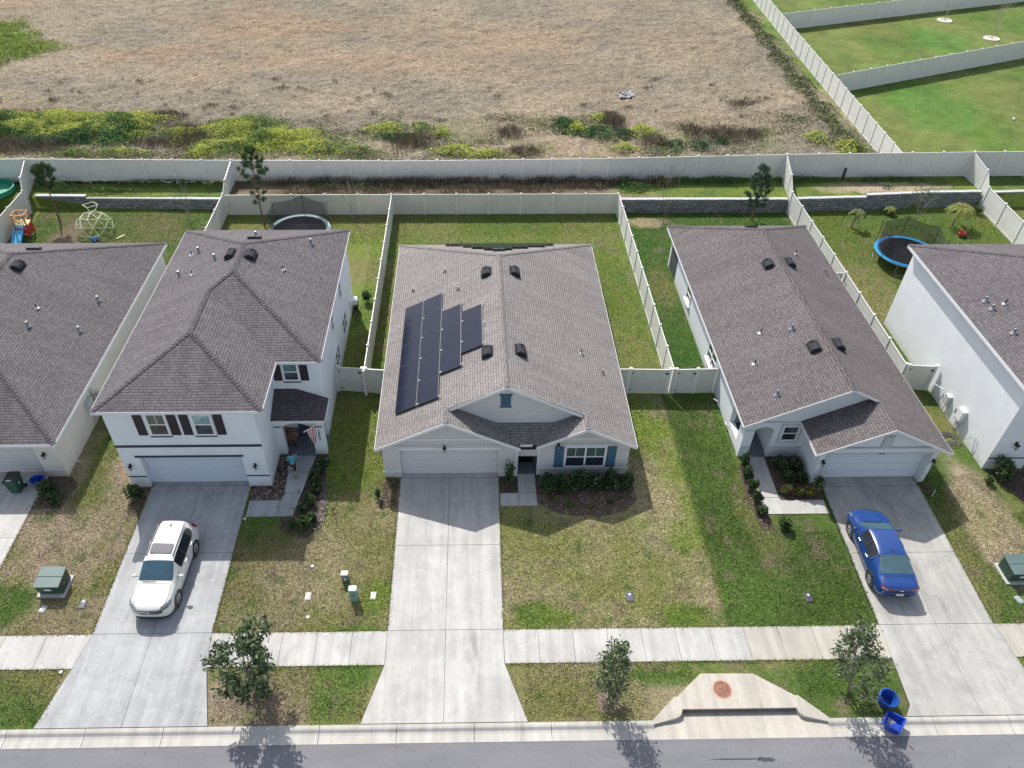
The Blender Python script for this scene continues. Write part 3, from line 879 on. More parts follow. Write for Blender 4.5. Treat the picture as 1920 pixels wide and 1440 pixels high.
fence('white fence between the long roof house and the blue trampoline yard', [(24.78,33.3,0,1.78),(24.82,42.7,0,1.8),(24.78,53.8,0,1.85),(24.95,55.2,.8,2.6),(25.25,57.7,1.05,3.05)], last=False, spacing=2.25)
fence('white fence at the far right of the blue trampoline yard', [(40.1,46.5,0,1.85),(40.35,54.4,0,1.9),(40.5,55.6,.9,2.75),(40.42,57.85,1.05,3.12)], last=False, spacing=2.3)
fence('short white fence stub behind the long roof house', [(23.15,42.75,0,1.78),(24.72,42.72,0,1.78)], last=False)
fence('tall white fence bordering the brown field on its right', [(34.75,58.05,1.06,3.0),(35.35,72,1.06,3.0),(36.05,88,1.06,3.0),(36.85,104,1.06,3.0),(37.3,114,1.06,3.0)], last=True, first=False, spacing=2.1)
fence('white divider fence running right from the field fence, the nearer of two', [(35.7,75.6,1.06,3.0),(60,85.7,1.06,3.0),(80,94,1.06,3.0)], first=False, spacing=2.2)
fence('white divider fence running right from the field fence, the farther of two', [(36.4,95.4,1.06,3.0),(54,101.4,1.06,3.0),(80,110,1.06,3.0)], first=False, spacing=2.2)

def gate_run(label, x0, y0, x1, y1, cuts, gates, h=1.8, mats=(None,None)):
    """front fence with gates: cuts = fractions of post positions; gates = indices of leaves"""
    mp, mq = mats[0] or VIN, mats[1] or VINP
    root = thing('gate_fence', label, 'fence', (x0, y0, 0), 'white vinyl gates between the houses')
    d = Vector((x1-x0, y1-y0, 0)); L = d.length; d.normalize(); s = Vector((-d.y, d.x, 0))
    for c in cuts:
        p = Vector((x0,y0,0))+d*L*c
        m = MB().box(p.x-.065,p.x+.065,p.y-.065,p.y+.065,-.1,h+.04)
        m.box(p.x-.08,p.x+.08,p.y-.08,p.y+.08,h+.04,h+.08)
        m.build('post', mq, root)
    for i,(c0,c1) in enumerate(zip(cuts[:-1],cuts[1:])):
        a = Vector((x0,y0,0))+d*(L*c0+.08); b = Vector((x0,y0,0))+d*(L*c1-.08)
        m = MB(); w = b-a
        gt = i in gates
        m.ob(a+Vector((0,0,.08))-s*.012, w, s*.024, (0,0,h-.16))
        m.ob(a+Vector((0,0,h-.1))-s*.03, w, s*.06, (0,0,.1)); m.ob(a+Vector((0,0,.05))-s*.03, w, s*.06, (0,0,.14))
        if gt:
            m.ob(a+Vector((0,0,.19))-s*.028, d*.09, s*.056, (0,0,h-.29)); m.ob(b-d*.09+Vector((0,0,.19))-s*.028, d*.09, s*.056, (0,0,h-.29))
        g = m.build('gate' if gt else 'fence_panel', mp, root)
        if gt:
            k = MB()
            k.ob(b-d*.16+Vector((0,0,h-.35))-s*.05, d*.2, s*.02, (0,0,.10)); k.ob(a-d*.05+Vector((0,0,h-.3))-s*.05, d*.16, s*.02, (0,0,.06)); k.ob(a-d*.05+Vector((0,0,.25))-s*.05, d*.16, s*.02, (0,0,.06))
            k.build('latch', DARK, g)
gate_run('white gate between the two storey house and the solar panel house', -7.72, 33.35, -4.62, 33.0, [0,.03,.50,.56,1.0], {1})
gate_run('white gate fence between the solar panel house and the deep green lawn', 7.97, 33.0, 11.3, 32.9, [0,.30,.97], {1})
gate_run('white gate fence in front of the deep green side lawn', 11.48, 32.9, 13.95, 32.95, [0.03,.52,1.0], {0})
gate_run('white gate beside the tall sunlit wall of the far right house', 24.85, 33.15, 26.5, 33.0, [0,.93], {0})
gate_run('white gate in the shade between the far left house and its neighbour', -20.6, 31.5, -17.6, 31.5, [0,.5,1.0], {0})

# dark stake leaning on the rear fence
t = thing('stake', 'dark square post standing against the rear fence at the right', 'post', (30.1,57.3,1.05))
MB().box(30.03,30.2,57.2,57.37,1.0,2.1).build('shaft', plain((.04,.035,.03)), t)

# ------------------------------------------------------------------ retaining walls
CAP = plain((.50,.51,.52), .85, 0, .18)
def retwall(label, pts, zb=0.0, zt=.85):
    t = thing('retaining_wall', label, 'retaining wall', (pts[0][0], pts[0][1], 0), 'grey block retaining walls')
    m, c = MB(), MB()
    for (xa,ya,za),(xb,yb,zb_) in zip(pts[:-1], pts[1:]):
        m.add([(xa,ya,-.05),(xb,yb,-.05),(xb,yb+.3,-.05),(xa,ya+.3,-.05),(xa,ya+.06,za-.1),(xb,yb+.06,za-.1),(xb,yb+.3,za-.1),(xa,ya+.3,za-.1)],
              [(3,2,1,0),(4,5,6,7),(0,1,5,4),(1,2,6,5),(2,3,7,6),(3,0,4,7)])
        n = max(1, int((xb-xa)/.45))
        for i in range(n):
            f0, f1 = i/n, (i+1)/n
            X0, X1 = xa+(xb-xa)*f0+.008, xa+(xb-xa)*f1-.004
            Y0 = ya+(yb-ya)*f0+random.uniform(-.012,.012)
            c.box(X0, X1, Y0+.02, Y0+.33, za-.098, za-.01+random.uniform(-.006,.012))
    m.build('blocks', blockwall(), t); c.build('cap', CAP, t)
retwall('grey block retaining wall behind the dome climber', [(-33.9,55.2,1.0),(-30.0,55.12,1.0),(-30.0,55.1,.85),(-19.0,54.85,.85)])
retwall('grey block retaining wall behind the long roof house', [(11.5,54.05,1.12),(24.7,54.0,1.12)])
retwall('grey block retaining wall behind the blue trampoline', [(25.0,54.1,1.1),(31.0,54.35,1.1),(31.0,54.35,1.28),(36,54.75,1.28),(40.3,54.85,1.28)])
retwall('grey block retaining wall at the far right edge', [(40.75,54.95,1.15),(58,55.6,1.15)])

# ------------------------------------------------------------------ storm inlet
t = thing('storm_drain', 'concrete kerb storm inlet with rusty round manhole cover', 'storm drain', (10.3,14.5,0))
INL = concrete((.50,.465,.41), 1.0, .15)
MB().prism([(9.25,15.67),(11.40,15.64),(12.92,14.64),(12.80,14.18),(8.16,14.18),(8.03,14.64)], .06, .15).build('slab', INL, t, bevel=.02)
for sx in (0, 1):
    f = (lambda x: x) if sx == 0 else (lambda x: 20.92-x)
    wp = [(7.0,13.84,.045),(7.98,14.70,.149),(8.22,14.68,.149),(8.18,14.10,.149),(8.12,13.98,.13),(7.98,13.88,.10),(7.7,13.80,.06),(7.35,13.74,.045),(7.0,13.66,.04)]
    c = [sum(q[k] for q in wp)/len(wp) for k in range(3)]
    MB().extr([(f(x),y,z) for x,y,z in wp], (0,0,-.25)).build('wing', INL, t)
thr = MB(); nx = 24
P = [(13.10,-.058),(13.4,-.068),(13.7,-.08),(13.95,-.09),(14.12,-.11),(14.3,-.14)]
def tx(y, s): return 6.98+6.92*s
for j in range(len(P)-1):
    for i in range(nx):
        thr.poly([(tx(P[j][0],i/nx),P[j][0],P[j][1]),(tx(P[j][0],(i+1)/nx),P[j][0],P[j][1]),(tx(P[j+1][0],(i+1)/nx),P[j+1][0],P[j+1][1]),(tx(P[j+1][0],i/nx),P[j+1][0],P[j+1][1])])
thr.build('throat', INL, t, merge=True, smooth=True)
MB().poly([(8.1,14.22,-.135),(12.8,14.22,-.135),(12.8,14.5,-.2),(8.1,14.5,-.2)]).poly([(8.1,14.5,-.2),(12.8,14.5,-.2),(12.8,14.5,.07),(8.1,14.5,.07)]).build('opening', plain((.045,.045,.045),.9), t)
MB().box(8.17,12.79,14.165,14.18,.055,.09).build('angle_iron', plain((.22,.15,.12),.7,.3), t)
m = MB()
for xx in (9.3,11.35): m.cyl((xx,14.23,-.2),(xx,14.23,.06),.035,n=8)
m.build('stanchion', plain((.35,.37,.37),.5), t)
RUST = soil((.13,.06,.042),(.34,.17,.12), 7, .01)
MB().lathe([(.40,.151),(.40,.158),(.355,.158),(.355,.152)], (9.98,14.98,0), 32).build('ring', soil((.40,.24,.17),(.52,.34,.25),12,.01), t)
m = MB().lathe([(.345,.151),(.345,.162),(0.001,.162)], (9.98,14.98,0), 32)
for i in range(-4,5):
    for j in range(-4,5):
        if i*i+j*j < 17: m.box(9.98+i*.07-.02,9.98+i*.07+.02,14.98+j*.07-.02,14.98+j*.07+.02,.162,.167)
m.build('manhole_cover', RUST, t)
# ------------------------------------------------------------------ house parts
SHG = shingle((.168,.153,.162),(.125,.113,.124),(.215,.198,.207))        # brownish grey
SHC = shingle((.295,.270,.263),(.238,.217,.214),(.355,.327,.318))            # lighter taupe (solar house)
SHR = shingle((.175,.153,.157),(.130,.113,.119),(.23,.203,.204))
def opening_frame(parent, name, o, ux, w, h, nrm, mat=WHITE, fw=.07, cols=1, rowsn=2, glassm=None, blind=None, depth=.05, trim=None, grid=False):
    """window: frame on the wall, sashes, glass and, behind the upper sash, a blind"""
    o, ux, nrm = Vector(o), Vector(ux).normalized(), Vector(nrm).normalized()
    uz = Vector((0,0,1))
    m = MB()
    m.ob(o, ux*fw, nrm*depth, uz*h); m.ob(o+ux*(w-fw), ux*fw, nrm*depth, uz*h)
    m.ob(o+ux*fw, ux*(w-2*fw), nrm*depth, uz*fw); m.ob(o+ux*fw+uz*(h-fw), ux*(w-2*fw), nrm*depth, uz*fw)
    for i in range(1, cols):
        m.ob(o+ux*(w*i/cols-fw*.6)+uz*fw, ux*fw*1.2, nrm*(depth-.004), uz*(h-2*fw))
    for c in range(cols):
        x0 = w*c/cols + (fw if c==0 else fw*.6); x1 = w*(c+1)/cols - (fw if c==cols-1 else fw*.6)
        m.ob(o+ux*x0+uz*(h*.5-.03), ux*(x1-x0), nrm*(depth-.012), uz*.055)
        if grid:
            m.ob(o+ux*((x0+x1)/2-.012)+uz*(h*.5+.03), ux*.024, nrm*(depth-.03), uz*(h*.5-.03-fw))
    f = m.build('window', mat, parent)
    g = MB().ob(o+ux*fw*.5+uz*fw*.5, ux*(w-fw), nrm*.012, uz*(h*.5-fw*.5))
    g.build('pane', glassm or glass(), f)
    g = MB().ob(o+ux*fw*.5+uz*(h*.5), ux*(w-fw), nrm*.012, uz*(h*.5-fw*.5))
    g.build('pane', blind or glass((.05,.075,.07)), f, label='upper pane with a pale greenish blind behind')
    if trim:
        k = MB(); tw, tm = trim
        k.ob(o-ux*tw-uz*tw, ux*(w+2*tw), nrm*.03, uz*tw); k.ob(o-ux*tw+uz*h, ux*(w+2*tw), nrm*.03, uz*tw)
        k.ob(o-ux*tw, ux*tw, nrm*.03, uz*h); k.ob(o+ux*w, ux*tw, nrm*.03, uz*h)
        k.build('window_trim', tm, parent)
    return f
def shutter(parent, o, ux, w, h, nrm, mat):
    o, ux, nrm = Vector(o), Vector(ux).normalized(), Vector(nrm).normalized(); uz = Vector((0,0,1))
    m = MB(); m.ob(o, ux*w, nrm*.03, uz*h)
    for a, b in ((.06,.47),(.53,.94)):
        n = 7
        m.ob(o+ux*.05+uz*h*a+nrm*.03, ux*(w-.1), nrm*.012, uz*(h*(b-a)))
    m.build('shutter', mat, parent, bevel=.006)
def garage_door(parent, x0, x1, y, z1, mat, z0=.03, secs=4, ribs=3):
    m = MB(); h = (z1-z0)/secs
    for i in range(secs):
        m.box(x0, x1, y, y+.05, z0+i*h+.006, z0+(i+1)*h-.006)
        for k in range(ribs):
            zz = z0+i*h+h*(k+.2)/ribs
            m.box(x0+.03, x1-.03, y-.018, y+.001, zz, zz+h*.55/ribs)
    m.box(x0, x1, y+.03, y+.06, z0, z1)
    m.build('garage_door', mat, parent)
def wall_lamp(parent, x, y, z, s=1.0):
    m = MB()
    m.box(x-.05*s, x+.05*s, y-.03, y, z-.08*s, z+.12*s)
    m.tube([(x,y-.02,z+.08*s),(x,y-.10*s,z+.13*s),(x,y-.13*s,z+.08*s)], .012, 6)
    m.lathe([(.02*s,.08*s),(.10*s,.03*s),(.09*s,.0),(.075*s,-.02)], (x,y-.13*s,z), 8)
    m.lathe([(.05*s,-.22*s),(.06*s,-.20*s)], (x,y-.13*s,z), 8)
    for k in range(4):
        a = k*pi/2+.78
        m.tube([(x+.065*s*cos(a),y-.13*s+.065*s*sin(a),z),(x+.05*s*cos(a),y-.13*s+.05*s*sin(a),z-.2*s)], .008, 4)
    f = m.build('wall_lamp', DARK, parent)
    MB().lathe([(.058*s,-.02),(.045*s,-.19*s)], (x,y-.13*s,z), 8).build('lamp_glass', plain((.45,.46,.46),.2,0,0), f)
class Roof:
    """roof slopes: name -> (polygon); collects ridge/hip caps and eave boards"""
    def __init__(s, parent, mat): 
        s.p = parent; s.m = mat; s.mb = MB(); s.caps = []; s.trim = MB(); s.o = None
    def face(s, pts):
        P = [Vector(p) for p in pts]
        n = (P[1]-P[0]).cross(P[2]-P[0])
        if n.z < 0: P = P[::-1]
        s.mb.poly(P)
    def cap(s, a, b, na, nb, w=.14):
        """overlapping ridge shingles from a (low) to b; na, nb outward slope normals"""
        a, b = Vector(a), Vector(b); d = b-a; L = d.length; d.normalize()
        n = max(1, int(L/.17))
        da = Vector(na).normalized(); db = Vector(nb).normalized()
        ea = d.cross(da).normalized(); eb = d.cross(db).normalized()
        mid = (da+db).normalized()
        if ea.z > 0: ea = -ea
        if eb.z > 0: eb = -eb
        if ea.dot(eb) > .999: eb = -ea
        cm = MB(); s.caps.append(cm)
        for i in range(n):
            p = a+d*(L*i/n); q = a+d*(L*(i+1)/n+.05)
            lo, hi = .034, .012
            v = [p+mid*(lo+.01), q+mid*(hi+.01), q+ea*w+da*hi, p+ea*w+da*lo, q+eb*w+db*hi, p+eb*w+db*lo,
                 p, p+ea*w, p+eb*w]
            cm.add(v, [(0,1,2,3),(0,5,4,1),(0,3,7,6),(0,6,8,5)])
    def board(s, a, b, h=.17, t=.025, out=(0,0,0), drop=.012):
        """fascia board below the roof edge a-b, offset outward"""
        a, b, out = Vector(a), Vector(b), Vector(out)
        s.trim.ob(a-Vector((0,0,h+drop))+out*.002, b-a, out*t, (0,0,h))
    def finish(s, fasciamat=TRIMW, th=.03):
        o = s.mb.build('roof', s.m, s.p)
        md = o.modifiers.new('thick','SOLIDIFY'); md.thickness = th; md.offset = -1
        OFF[o] = OFF[s.p]
        for cm in s.caps: cm.build('ridge_cap', s.m, o)
        if s.trim.v: s.trim.build('fascia', fasciamat, s.p)
        s.o = o
        return o
def box_vent(roof, x, y, z, sl, sgn, mat=None):
    """low dark plastic box vent; sl slope (rise/run), sgn=+1 if roof rises with x"""
    t = Vector((1,0,sl*sgn)).normalized(); n = Vector((-sl*sgn,0,1)).normalized(); v = Vector((0,1,0))
    m = MB(); o = Vector((x,y,z))
    m.ob(o-t*.34-v*.44, t*.68, v*.88, n*.012)
    prof = [(-.26,.0),(-.26,.15),(-.12,.25),(.12,.25),(.26,.15),(.26,.0)]
    for k in range(3):
        y0, y1 = -.38+k*.25, -.38+k*.25+.235
        pp = [o+t*a*(1-.03*k)+n*b*(1-.06*k)+v*y0 for a,b in prof]
        m.extr(pp, v*(y1-y0))
    pp = [o+t*a*.9+n*b*.88-v*.37 for a,b in prof]; m.extr(pp, v*.72)
    f = m.build('roof_vent', mat or plain((.035,.037,.043),.8,0,.1,3.0,.15), roof)
    mo = MB(); pp = [o+t*a*.86+n*(b*.8+.012)-v*.312 for a,b in prof]; mo.extr(pp, v*.006)
    return f
def end_vent(roof, x, y, z, sl):
    """pair of vents on the rear slope seen end-on (slope falls with +y)"""
    t = Vector((1,0,0)); v = Vector((0,1,-sl)).normalized(); n = Vector((0,sl,1)).normalized(); o = Vector((x,y,z))
    m = MB()
    for k in (-.36,.02):
        m.ob(o+t*k-v*.22, t*.34, v*.44, n*.16)
    m.build('roof_vent', plain((.05,.053,.06),.5,0,.1), roof)
def pipe(roof, x, y, z, h=.32, r=.045, lead=True):
    m = MB().cyl((x,y,z-.05),(x,y,z+h),r,n=10)
    m.lathe([(r*3.2,-.02),(r*2.2,.05),(r*1.3,.12),(r*1.15,h+.02),(r*.9,h+.03)], (x,y,z), 12) if lead else None
    m.build('vent_pipe', METAL if lead else DARK, roof, smooth=False)
def stub(roof, x, y, z):
    m = MB().cyl((x,y,z-.03),(x,y,z+.30),.035,n=8); m.build('vent_pipe', BLACKP, roof)
    MB().lathe([(.16,.0),(.05,.05)], (x,y,z), 10).build('flashing', METAL, roof)
def band(parent, x0, x1, y, z0, z1, mat, t=.03, name='trim_band'):
    MB().box(x0, x1, y-t, y-.001, z0, z1).build(name, mat, parent)

# ================================================================== central house (solar panels)
CW = stucco((.58,.57,.575), .08); CS = siding((.60,.60,.605), .16); CSV = siding((.56,.55,.545), .2, True)
BLUE = plain((.055,.13,.20), .6, 0, .12)
h = thing('house', 'single storey greige house with solar panels on its taupe roof', 'house', (1.7,36,0))
E, p = 2.38, .5
xL, xR, yB, yF, yG = -4.8, 8.15, 45.4, 26.35, 27.27
xr = (xL+xR)/2; zr = E+p*(xr-xL); yr = yB-(xr-xL)
gx, gz = -1.25, E+p*(-1.25-xL)          # left front gable ridge
hx = 5.6; hz = E+p*(xR-hx)              # right front gable ridge
gxe = 2.38; gze = gz-p*(gxe-gx)
hxe = 3.17; hze = hz-p*(hx-hxe)
def Zl(x): return E+p*(x-xL)
def Zr(x): return E+p*(xR-x)
def Zp(y): return 2.32+.5*(y-26.42)     # porch slope between the gables
yw = 27.6; zw = Zp(yw)
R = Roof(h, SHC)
fl_x, fr_x = gx, hx
R.face([(xL,yF,E),(gx,yF,gz),(gx,yG,gz),(xr,yG,zr),(xr,yr,zr),(xL,yB,E)])
R.face([(xR,yF,E),(hx,yF,hz),(hx,yG,hz),(xr,yG,zr),(xr,yr,zr),(xR,yB,E)])
R.face([(xL,yB,E),(xr,yr,zr),(xR,yB,E)])
xa = gx+(gz-zw)/p; xb = hx-(hz-zw)/p                 # where porch slope top meets the gable slopes
xa0 = gx+(gz-Zp(26.57))/p; xb0 = hx-(hz-Zp(26.57))/p
# inner slopes of the two front gables (cut by the porch slope in valleys) and the porch slope
R.face([(gx,yF,gz),(gxe,yF,gze),(xa0,26.57,Zp(26.57)),(xa,yw,zw),(gx,yw,gz)])
R.face([(hx,yF,hz),(hxe,yF,hze),(xb0,26.57,Zp(26.57)),(xb,yw,zw),(hx,yw,hz)])
R.face([(xa0,26.57,Zp(26.57)),(xb0,26.57,Zp(26.57)),(xb,yw,zw),(xa,yw,zw)])
nL, nR = Vector((-p,0,1)), Vector((p,0,1)); nB = Vector((0,p,1)); nF = Vector((0,-p,1))
R.cap((xr,yG,zr),(xr,yr,zr),nL,nR); R.cap((xL,yB,E),(xr,yr,zr),nL,nB); R.cap((xR,yB,E),(xr,yr,zr),nR,nB)
R.cap((gx,yF,gz),(gx,yG+.3,gz),nL,nR,.12); R.cap((hx,yF,hz),(hx,yG+.3,hz),nL,nR,.12)
for a, b in (((xL,yF,E),(gx,yF,gz)),((gx,yF,gz),(gxe,yF,gze)),((hxe,yF,hze),(hx,yF,hz)),((hx,yF,hz),(xR,yF,E)),
             ((gx+.06,yG,gz),(xr,yG,zr)),((xr,yG,zr),(hx-.06,yG,hz))):
    R.board(a, b, .15, .03, (0,-1,0))
    R.trim.ob(Vector(a)-Vector((0,-.002,.20)), Vector(b)-Vector(a), (0,-.022,0), (0,0,.045))
for x_, s_ in ((xL,-1),(xR,1)): R.board((x_,yF,E),(x_,yB,E),.15,.02,(s_,0,0))
R.board((xL,yB,E),(xR,yB,E),.15,.02,(0,1,0)); R.board((xa0+.1,26.57,Zp(26.57)),(xb0-.1,26.57,Zp(26.57)),.12,.04,(0,-1,0))
roofC = R.finish()
y0 = 26.62
w = MB()
w.prism([(-4.5,26.9),(2.28,26.9),(2.28,28.5),(3.30,28.5),(3.30,26.9),(7.9,26.9),(7.9,45.05),(-4.5,45.05)], -.05, E-.12)
w.box(-4.5,-3.62,y0,26.9,-.05,2.30); w.box(1.30,2.28,y0,27.0,-.05,2.30); w.box(-3.62,1.30,y0,26.9,2.06,2.30)
w.box(3.30,7.9,y0+.08,26.9,-.05,2.30)
w.build('wall', CW, h)
MB().extr([(-4.45,y0+.04,2.28),(2.25,y0+.04,2.28),(gx,y0+.04,gz-.12)], (0,.3,0)).extr([(3.35,y0+.08,2.28),(7.85,y0+.08,2.28),(hx,y0+.08,hz-.12)], (0,.3,0)).build('gable_wall', CSV, h)
m = MB().extr([(-1.6,yw,2.9),(xr*1.0,yw,2.9),(5.9,yw,2.9),(5.9,yw,Zr(5.9)-.1),(xr,yw,zr-.12),(-1.6,yw,Zl(-1.6)-.1)], (0,.2,0))
m.build('gable_wall', CS, h, label='wide upper gable with pale lap siding')
# porch recess
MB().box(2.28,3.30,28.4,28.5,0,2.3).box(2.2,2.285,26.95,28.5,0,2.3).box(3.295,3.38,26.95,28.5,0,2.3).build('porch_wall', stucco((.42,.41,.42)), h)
MB().box(2.28,3.30,26.74,28.4,-.04,.05).build('porch_floor', PORCH, h)
MB().box(2.45,3.12,27.55,28.05,.052,.07).build('doormat', plain((.02,.018,.018),.9), h)
d = MB().box(2.42,3.2,28.33,28.39,.05,2.1).build('front_door', plain((.03,.045,.06),.4), h)
MB().box(3.1,3.14,28.27,28.33,.95,1.05).build('door_handle', METAL, d)
# dark panel under the eave paints in the porch interior's shade; then a beam
MB().box(2.40,3.16,26.64,26.70,1.95,2.30).build('porch_shade_panel', plain((.012,.02,.035),.3), h)
MB().box(2.285,3.295,26.72,26.92,1.50,1.96).box(2.285,3.295,26.70,26.94,1.42,1.50).build('porch_beam', stucco((.5,.49,.5)), h)
garage_door(h, -3.62, 1.30, 26.84, 2.04, plain((.63,.62,.62), .5, 0, .05))
band(h, -3.78, 1.42, y0, 2.03, 2.17, TRIMW, .035)
band(h, -3.45, 1.05, y0+.04, 2.66, 2.76, TRIMW, .03); band(h, 4.55, 7.0, y0+.08, 2.62, 2.70, TRIMW, .03)
band(h, -4.53, -3.62, y0, .42, .50, TRIMW, .03); band(h, 1.30, 1.9, y0, .42, .50, TRIMW, .03); band(h, 3.3, 7.93, y0+.08, .46, .54, TRIMW, .03)
MB().box(2.22,2.29,y0-.012,26.7,.0,2.25).box(3.29,3.36,y0+.07,26.75,.0,2.25).build('corner_board', TRIMW, h)
opening_frame(h, 'window', (4.66,y0+.08,.62), (1,0,0), 2.05, 1.48, (0,-1,0), cols=2, grid=True, trim=(.035,TRIMW))
shutter(h, (4.13,y0+.075,.6), (1,0,0), .46, 1.5, (0,-1,0), BLUE); shutter(h, (6.78,y0+.075,.6), (1,0,0), .46, 1.5, (0,-1,0), BLUE)
v = MB().box(1.40,1.90,yw-.03,yw,4.05,4.72).box(1.34,1.96,yw-.05,yw,4.72,4.84).box(1.36,1.94,yw-.05,yw,3.96,4.05)
for k in range(6): v.box(1.46,1.84,yw-.045,yw-.03,4.12+k*.1,4.17+k*.1)
v.build('gable_vent', BLUE, h)
wall_lamp(h, -1.38, y0-.03, 2.22, 1.0); wall_lamp(h, 4.28, y0+.06, 2.26, .9)
for x_, y_ in ((.88,37.6),(.80,30.35)): box_vent(roofC, x_, y_, Zl(x_), p, 1)
for x_, y_ in ((2.52,37.7),(2.48,30.4)): box_vent(roofC, x_, y_, Zr(x_), p, -1)
for x_, y_ in ((-1.59,39.6),(-3.51,38.98),(-.75,37.1)): pipe(roofC, x_, y_, Zl(x_), .2, .04)
pipe(roofC, 7.01, 31.29, Zr(7.01), .2, .04); stub(roofC, 5.93, 32.3, Zr(5.93))
end_vent(roofC, 1.72, 41.0, Zr(8.15)+.5*(45.4-41.0), .5)
# solar panels: 1.05 x 1.8 m modules on rails
SOL = solar(); RAIL = plain((.30,.31,.34), .5, .3, 0)
def panel(o, t, v, n, wt, lv):
    o = Vector(o)
    f = MB()
    f.ob(o+n*.09, t*wt, v*lv, n*.035)
    f.ob(o+n*.02+t*.1+v*.25, t*.05, v*.05, n*.07); f.ob(o+n*.02+t*(wt-.15)+v*(lv-.3), t*.05, v*.05, n*.07)
    pf = f.build('solar_panel', plain((.012,.013,.016),.6,0,0), h)
    MB().ob(o+n*.126+t*.025+v*.025, t*(wt-.05), v*(lv-.05), n*.003).build('cells', SOL, pf)
t_ = Vector((1,0,p)).normalized(); n_ = Vector((-p,0,1)).normalized(); v_ = Vector((0,1,0))
sx_ = 1.215
for x0c, ya, nn in ((-3.84,28.24,5),(-2.72,28.24,5),(-1.60,30.0,3),(-.50,31.0,2)):
    for k in range(nn):
        panel((x0c,ya+k*1.81,Zl(x0c)), t_, v_, n_, sx_+.02, 1.78)
rl = MB()
for x0c, ya, nn in ((-2.755,28.2,5),(-1.635,28.2,5),(-.525,30.0,3),(.62,31.0,2)):
    o = Vector((x0c, ya, Zl(x0c)))+n_*.127
    rl.ob(o, v_*(nn*1.81), t_*.014, n_*.006)
    for k in range(nn+1): rl.ob(o+v_*(k*1.79+.05)+t_*.05, v_*.07, t_*.12, n_*.03)
rl.build('panel_rail', RAIL, h)
v2 = Vector((0,-1,p)).normalized(); n2 = Vector((0,p,1)).normalized()
for r_, (yy, xs0, nn) in enumerate(((45.2,-1.70,4),(44.2,-.55,3),(43.25,.05,2),(42.3,.80,1))):
    for k in range(nn):
        panel((xs0+k*1.81, yy, E+p*(yB-yy)), Vector((1,0,0)), v2, n2, 1.78, 1.03)

# ================================================================== two storey white house (left)
LW = stucco((.74,.785,.82), .09); 
h = thing('house', 'two storey white house with dark shutters and hipped grey roof', 'house', (-12.5,34,0))
E, p = 5.45, .42
W_, E_, E2, F_, F2, B_ = -17.49, -7.47, -9.66, 25.88, 29.40, 42.15
hw = (E_-W_)/2; A = (W_+hw, B_-hw, E+p*hw); Bp = (W_+hw, F2+hw, E+p*hw)
ww = (E2-W_)/2; Cp = (W_+ww, F_+ww, E+p*ww); D = (W_+ww, F2+ww, E+p*ww)
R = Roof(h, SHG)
c = lambda x,y: (x,y,E)
R.face([c(W_,F_),Cp,D,Bp,A,c(W_,B_)]); R.face([c(W_,F_),c(E2,F_),Cp]); R.face([c(E2,F_),c(E2,F2),D,Cp])
R.face([c(E2,F2),c(E_,F2),Bp,D]); R.face([c(E_,F2),c(E_,B_),A,Bp]); R.face([c(E_,B_),c(W_,B_),A])
nL, nR, nB, nF = Vector((-p,0,1)), Vector((p,0,1)), Vector((0,p,1)), Vector((0,-p,1))
R.cap(Bp,A,nL,nR); R.cap(Cp,D,nL,nR); R.cap(c(W_,F_),Cp,nL,nF); R.cap(c(E2,F_),Cp,nR,nF); R.cap(D,Bp,nL,nF)
R.cap(c(E_,F2),Bp,nR,nF); R.cap(c(E_,B_),A,nR,nB); R.cap(c(W_,B_),A,nL,nB)
for a, b, o_ in ((c(W_,F_),c(E2,F_),(0,-1,0)),(c(E2,F_),c(E2,F2),(1,0,0)),(c(E2,F2),c(E_,F2),(0,-1,0)),(c(E_,F2),c(E_,B_),(1,0,0)),(c(E_,B_),c(W_,B_),(0,1,0)),(c(W_,B_),c(W_,F_),(-1,0,0))):
    R.board(a,b,.16,.02,o_)
roofL = R.finish(TRIMW)
MB().prism([(W_+.01,F_+.01),(E2-.01,F_+.01),(E2-.01,F2+.01),(E_-.01,F2+.01),(E_-.01,B_-.01),(W_+.01,B_-.01)], E-.17, E-.15).build('soffit', TRIMW, h)
yf = 26.12; xw = -17.17; xe = -10.16; xe2 = -7.78; yf2 = 29.7; yb = 41.9
MB().prism([(xw,26.5),(xe,26.5),(xe,yf2),(xe2,yf2),(xe2,yb),(xw,yb)], -.05, E-.16).box(xw,xe,yf,26.5,2.18,E-.16).box(xw,-16.26,yf,26.5,-.05,2.18).box(-11.30,xe,yf,26.5,-.05,2.18).build('wall', LW, h)
garage_door(h, -16.27, -11.29, 26.42, 2.18, plain((.62,.68,.745), .45, 0, .04))
opening_frame(h, 'window', (-15.22,yf,3.72), (1,0,0), .92, 1.40, (0,-1,0), trim=(.05,TRIMW), grid=True)
opening_frame(h, 'window', (-13.10,yf,3.70), (1,0,0), .92, 1.40, (0,-1,0), trim=(.05,TRIMW), blind=glass((.14,.22,.23)))
for x_ in (-15.80,-14.23,-13.66,-12.09): shutter(h, (x_,yf-.005,3.72), (1,0,0), .43, 1.40, (0,-1,0), plain((.022,.016,.026),.6,0,.1))
for x_ in (-15.27,-13.15): band(h, x_, x_+1.02, yf, 3.60, 3.67, NAVY, .05, 'window_sill')
band(h, xw-.0, xe, yf, 2.90, 3.03, NAVY, .04); band(h, -16.45, -11.20, yf, 2.20, 2.30, NAVY, .045)
band(h, xw, -16.26, yf, .78, .84, NAVY, .03); band(h, -11.30, xe, yf, .78, .84, NAVY, .03)
MB().box(xe-.0,xe+.012,yf+.0,yf2,2.86,2.94).build('trim_band', plain((.6,.64,.68)), h) if False else None
wall_lamp(h, -16.84, yf, 1.62); wall_lamp(h, -10.72, yf, 1.58)
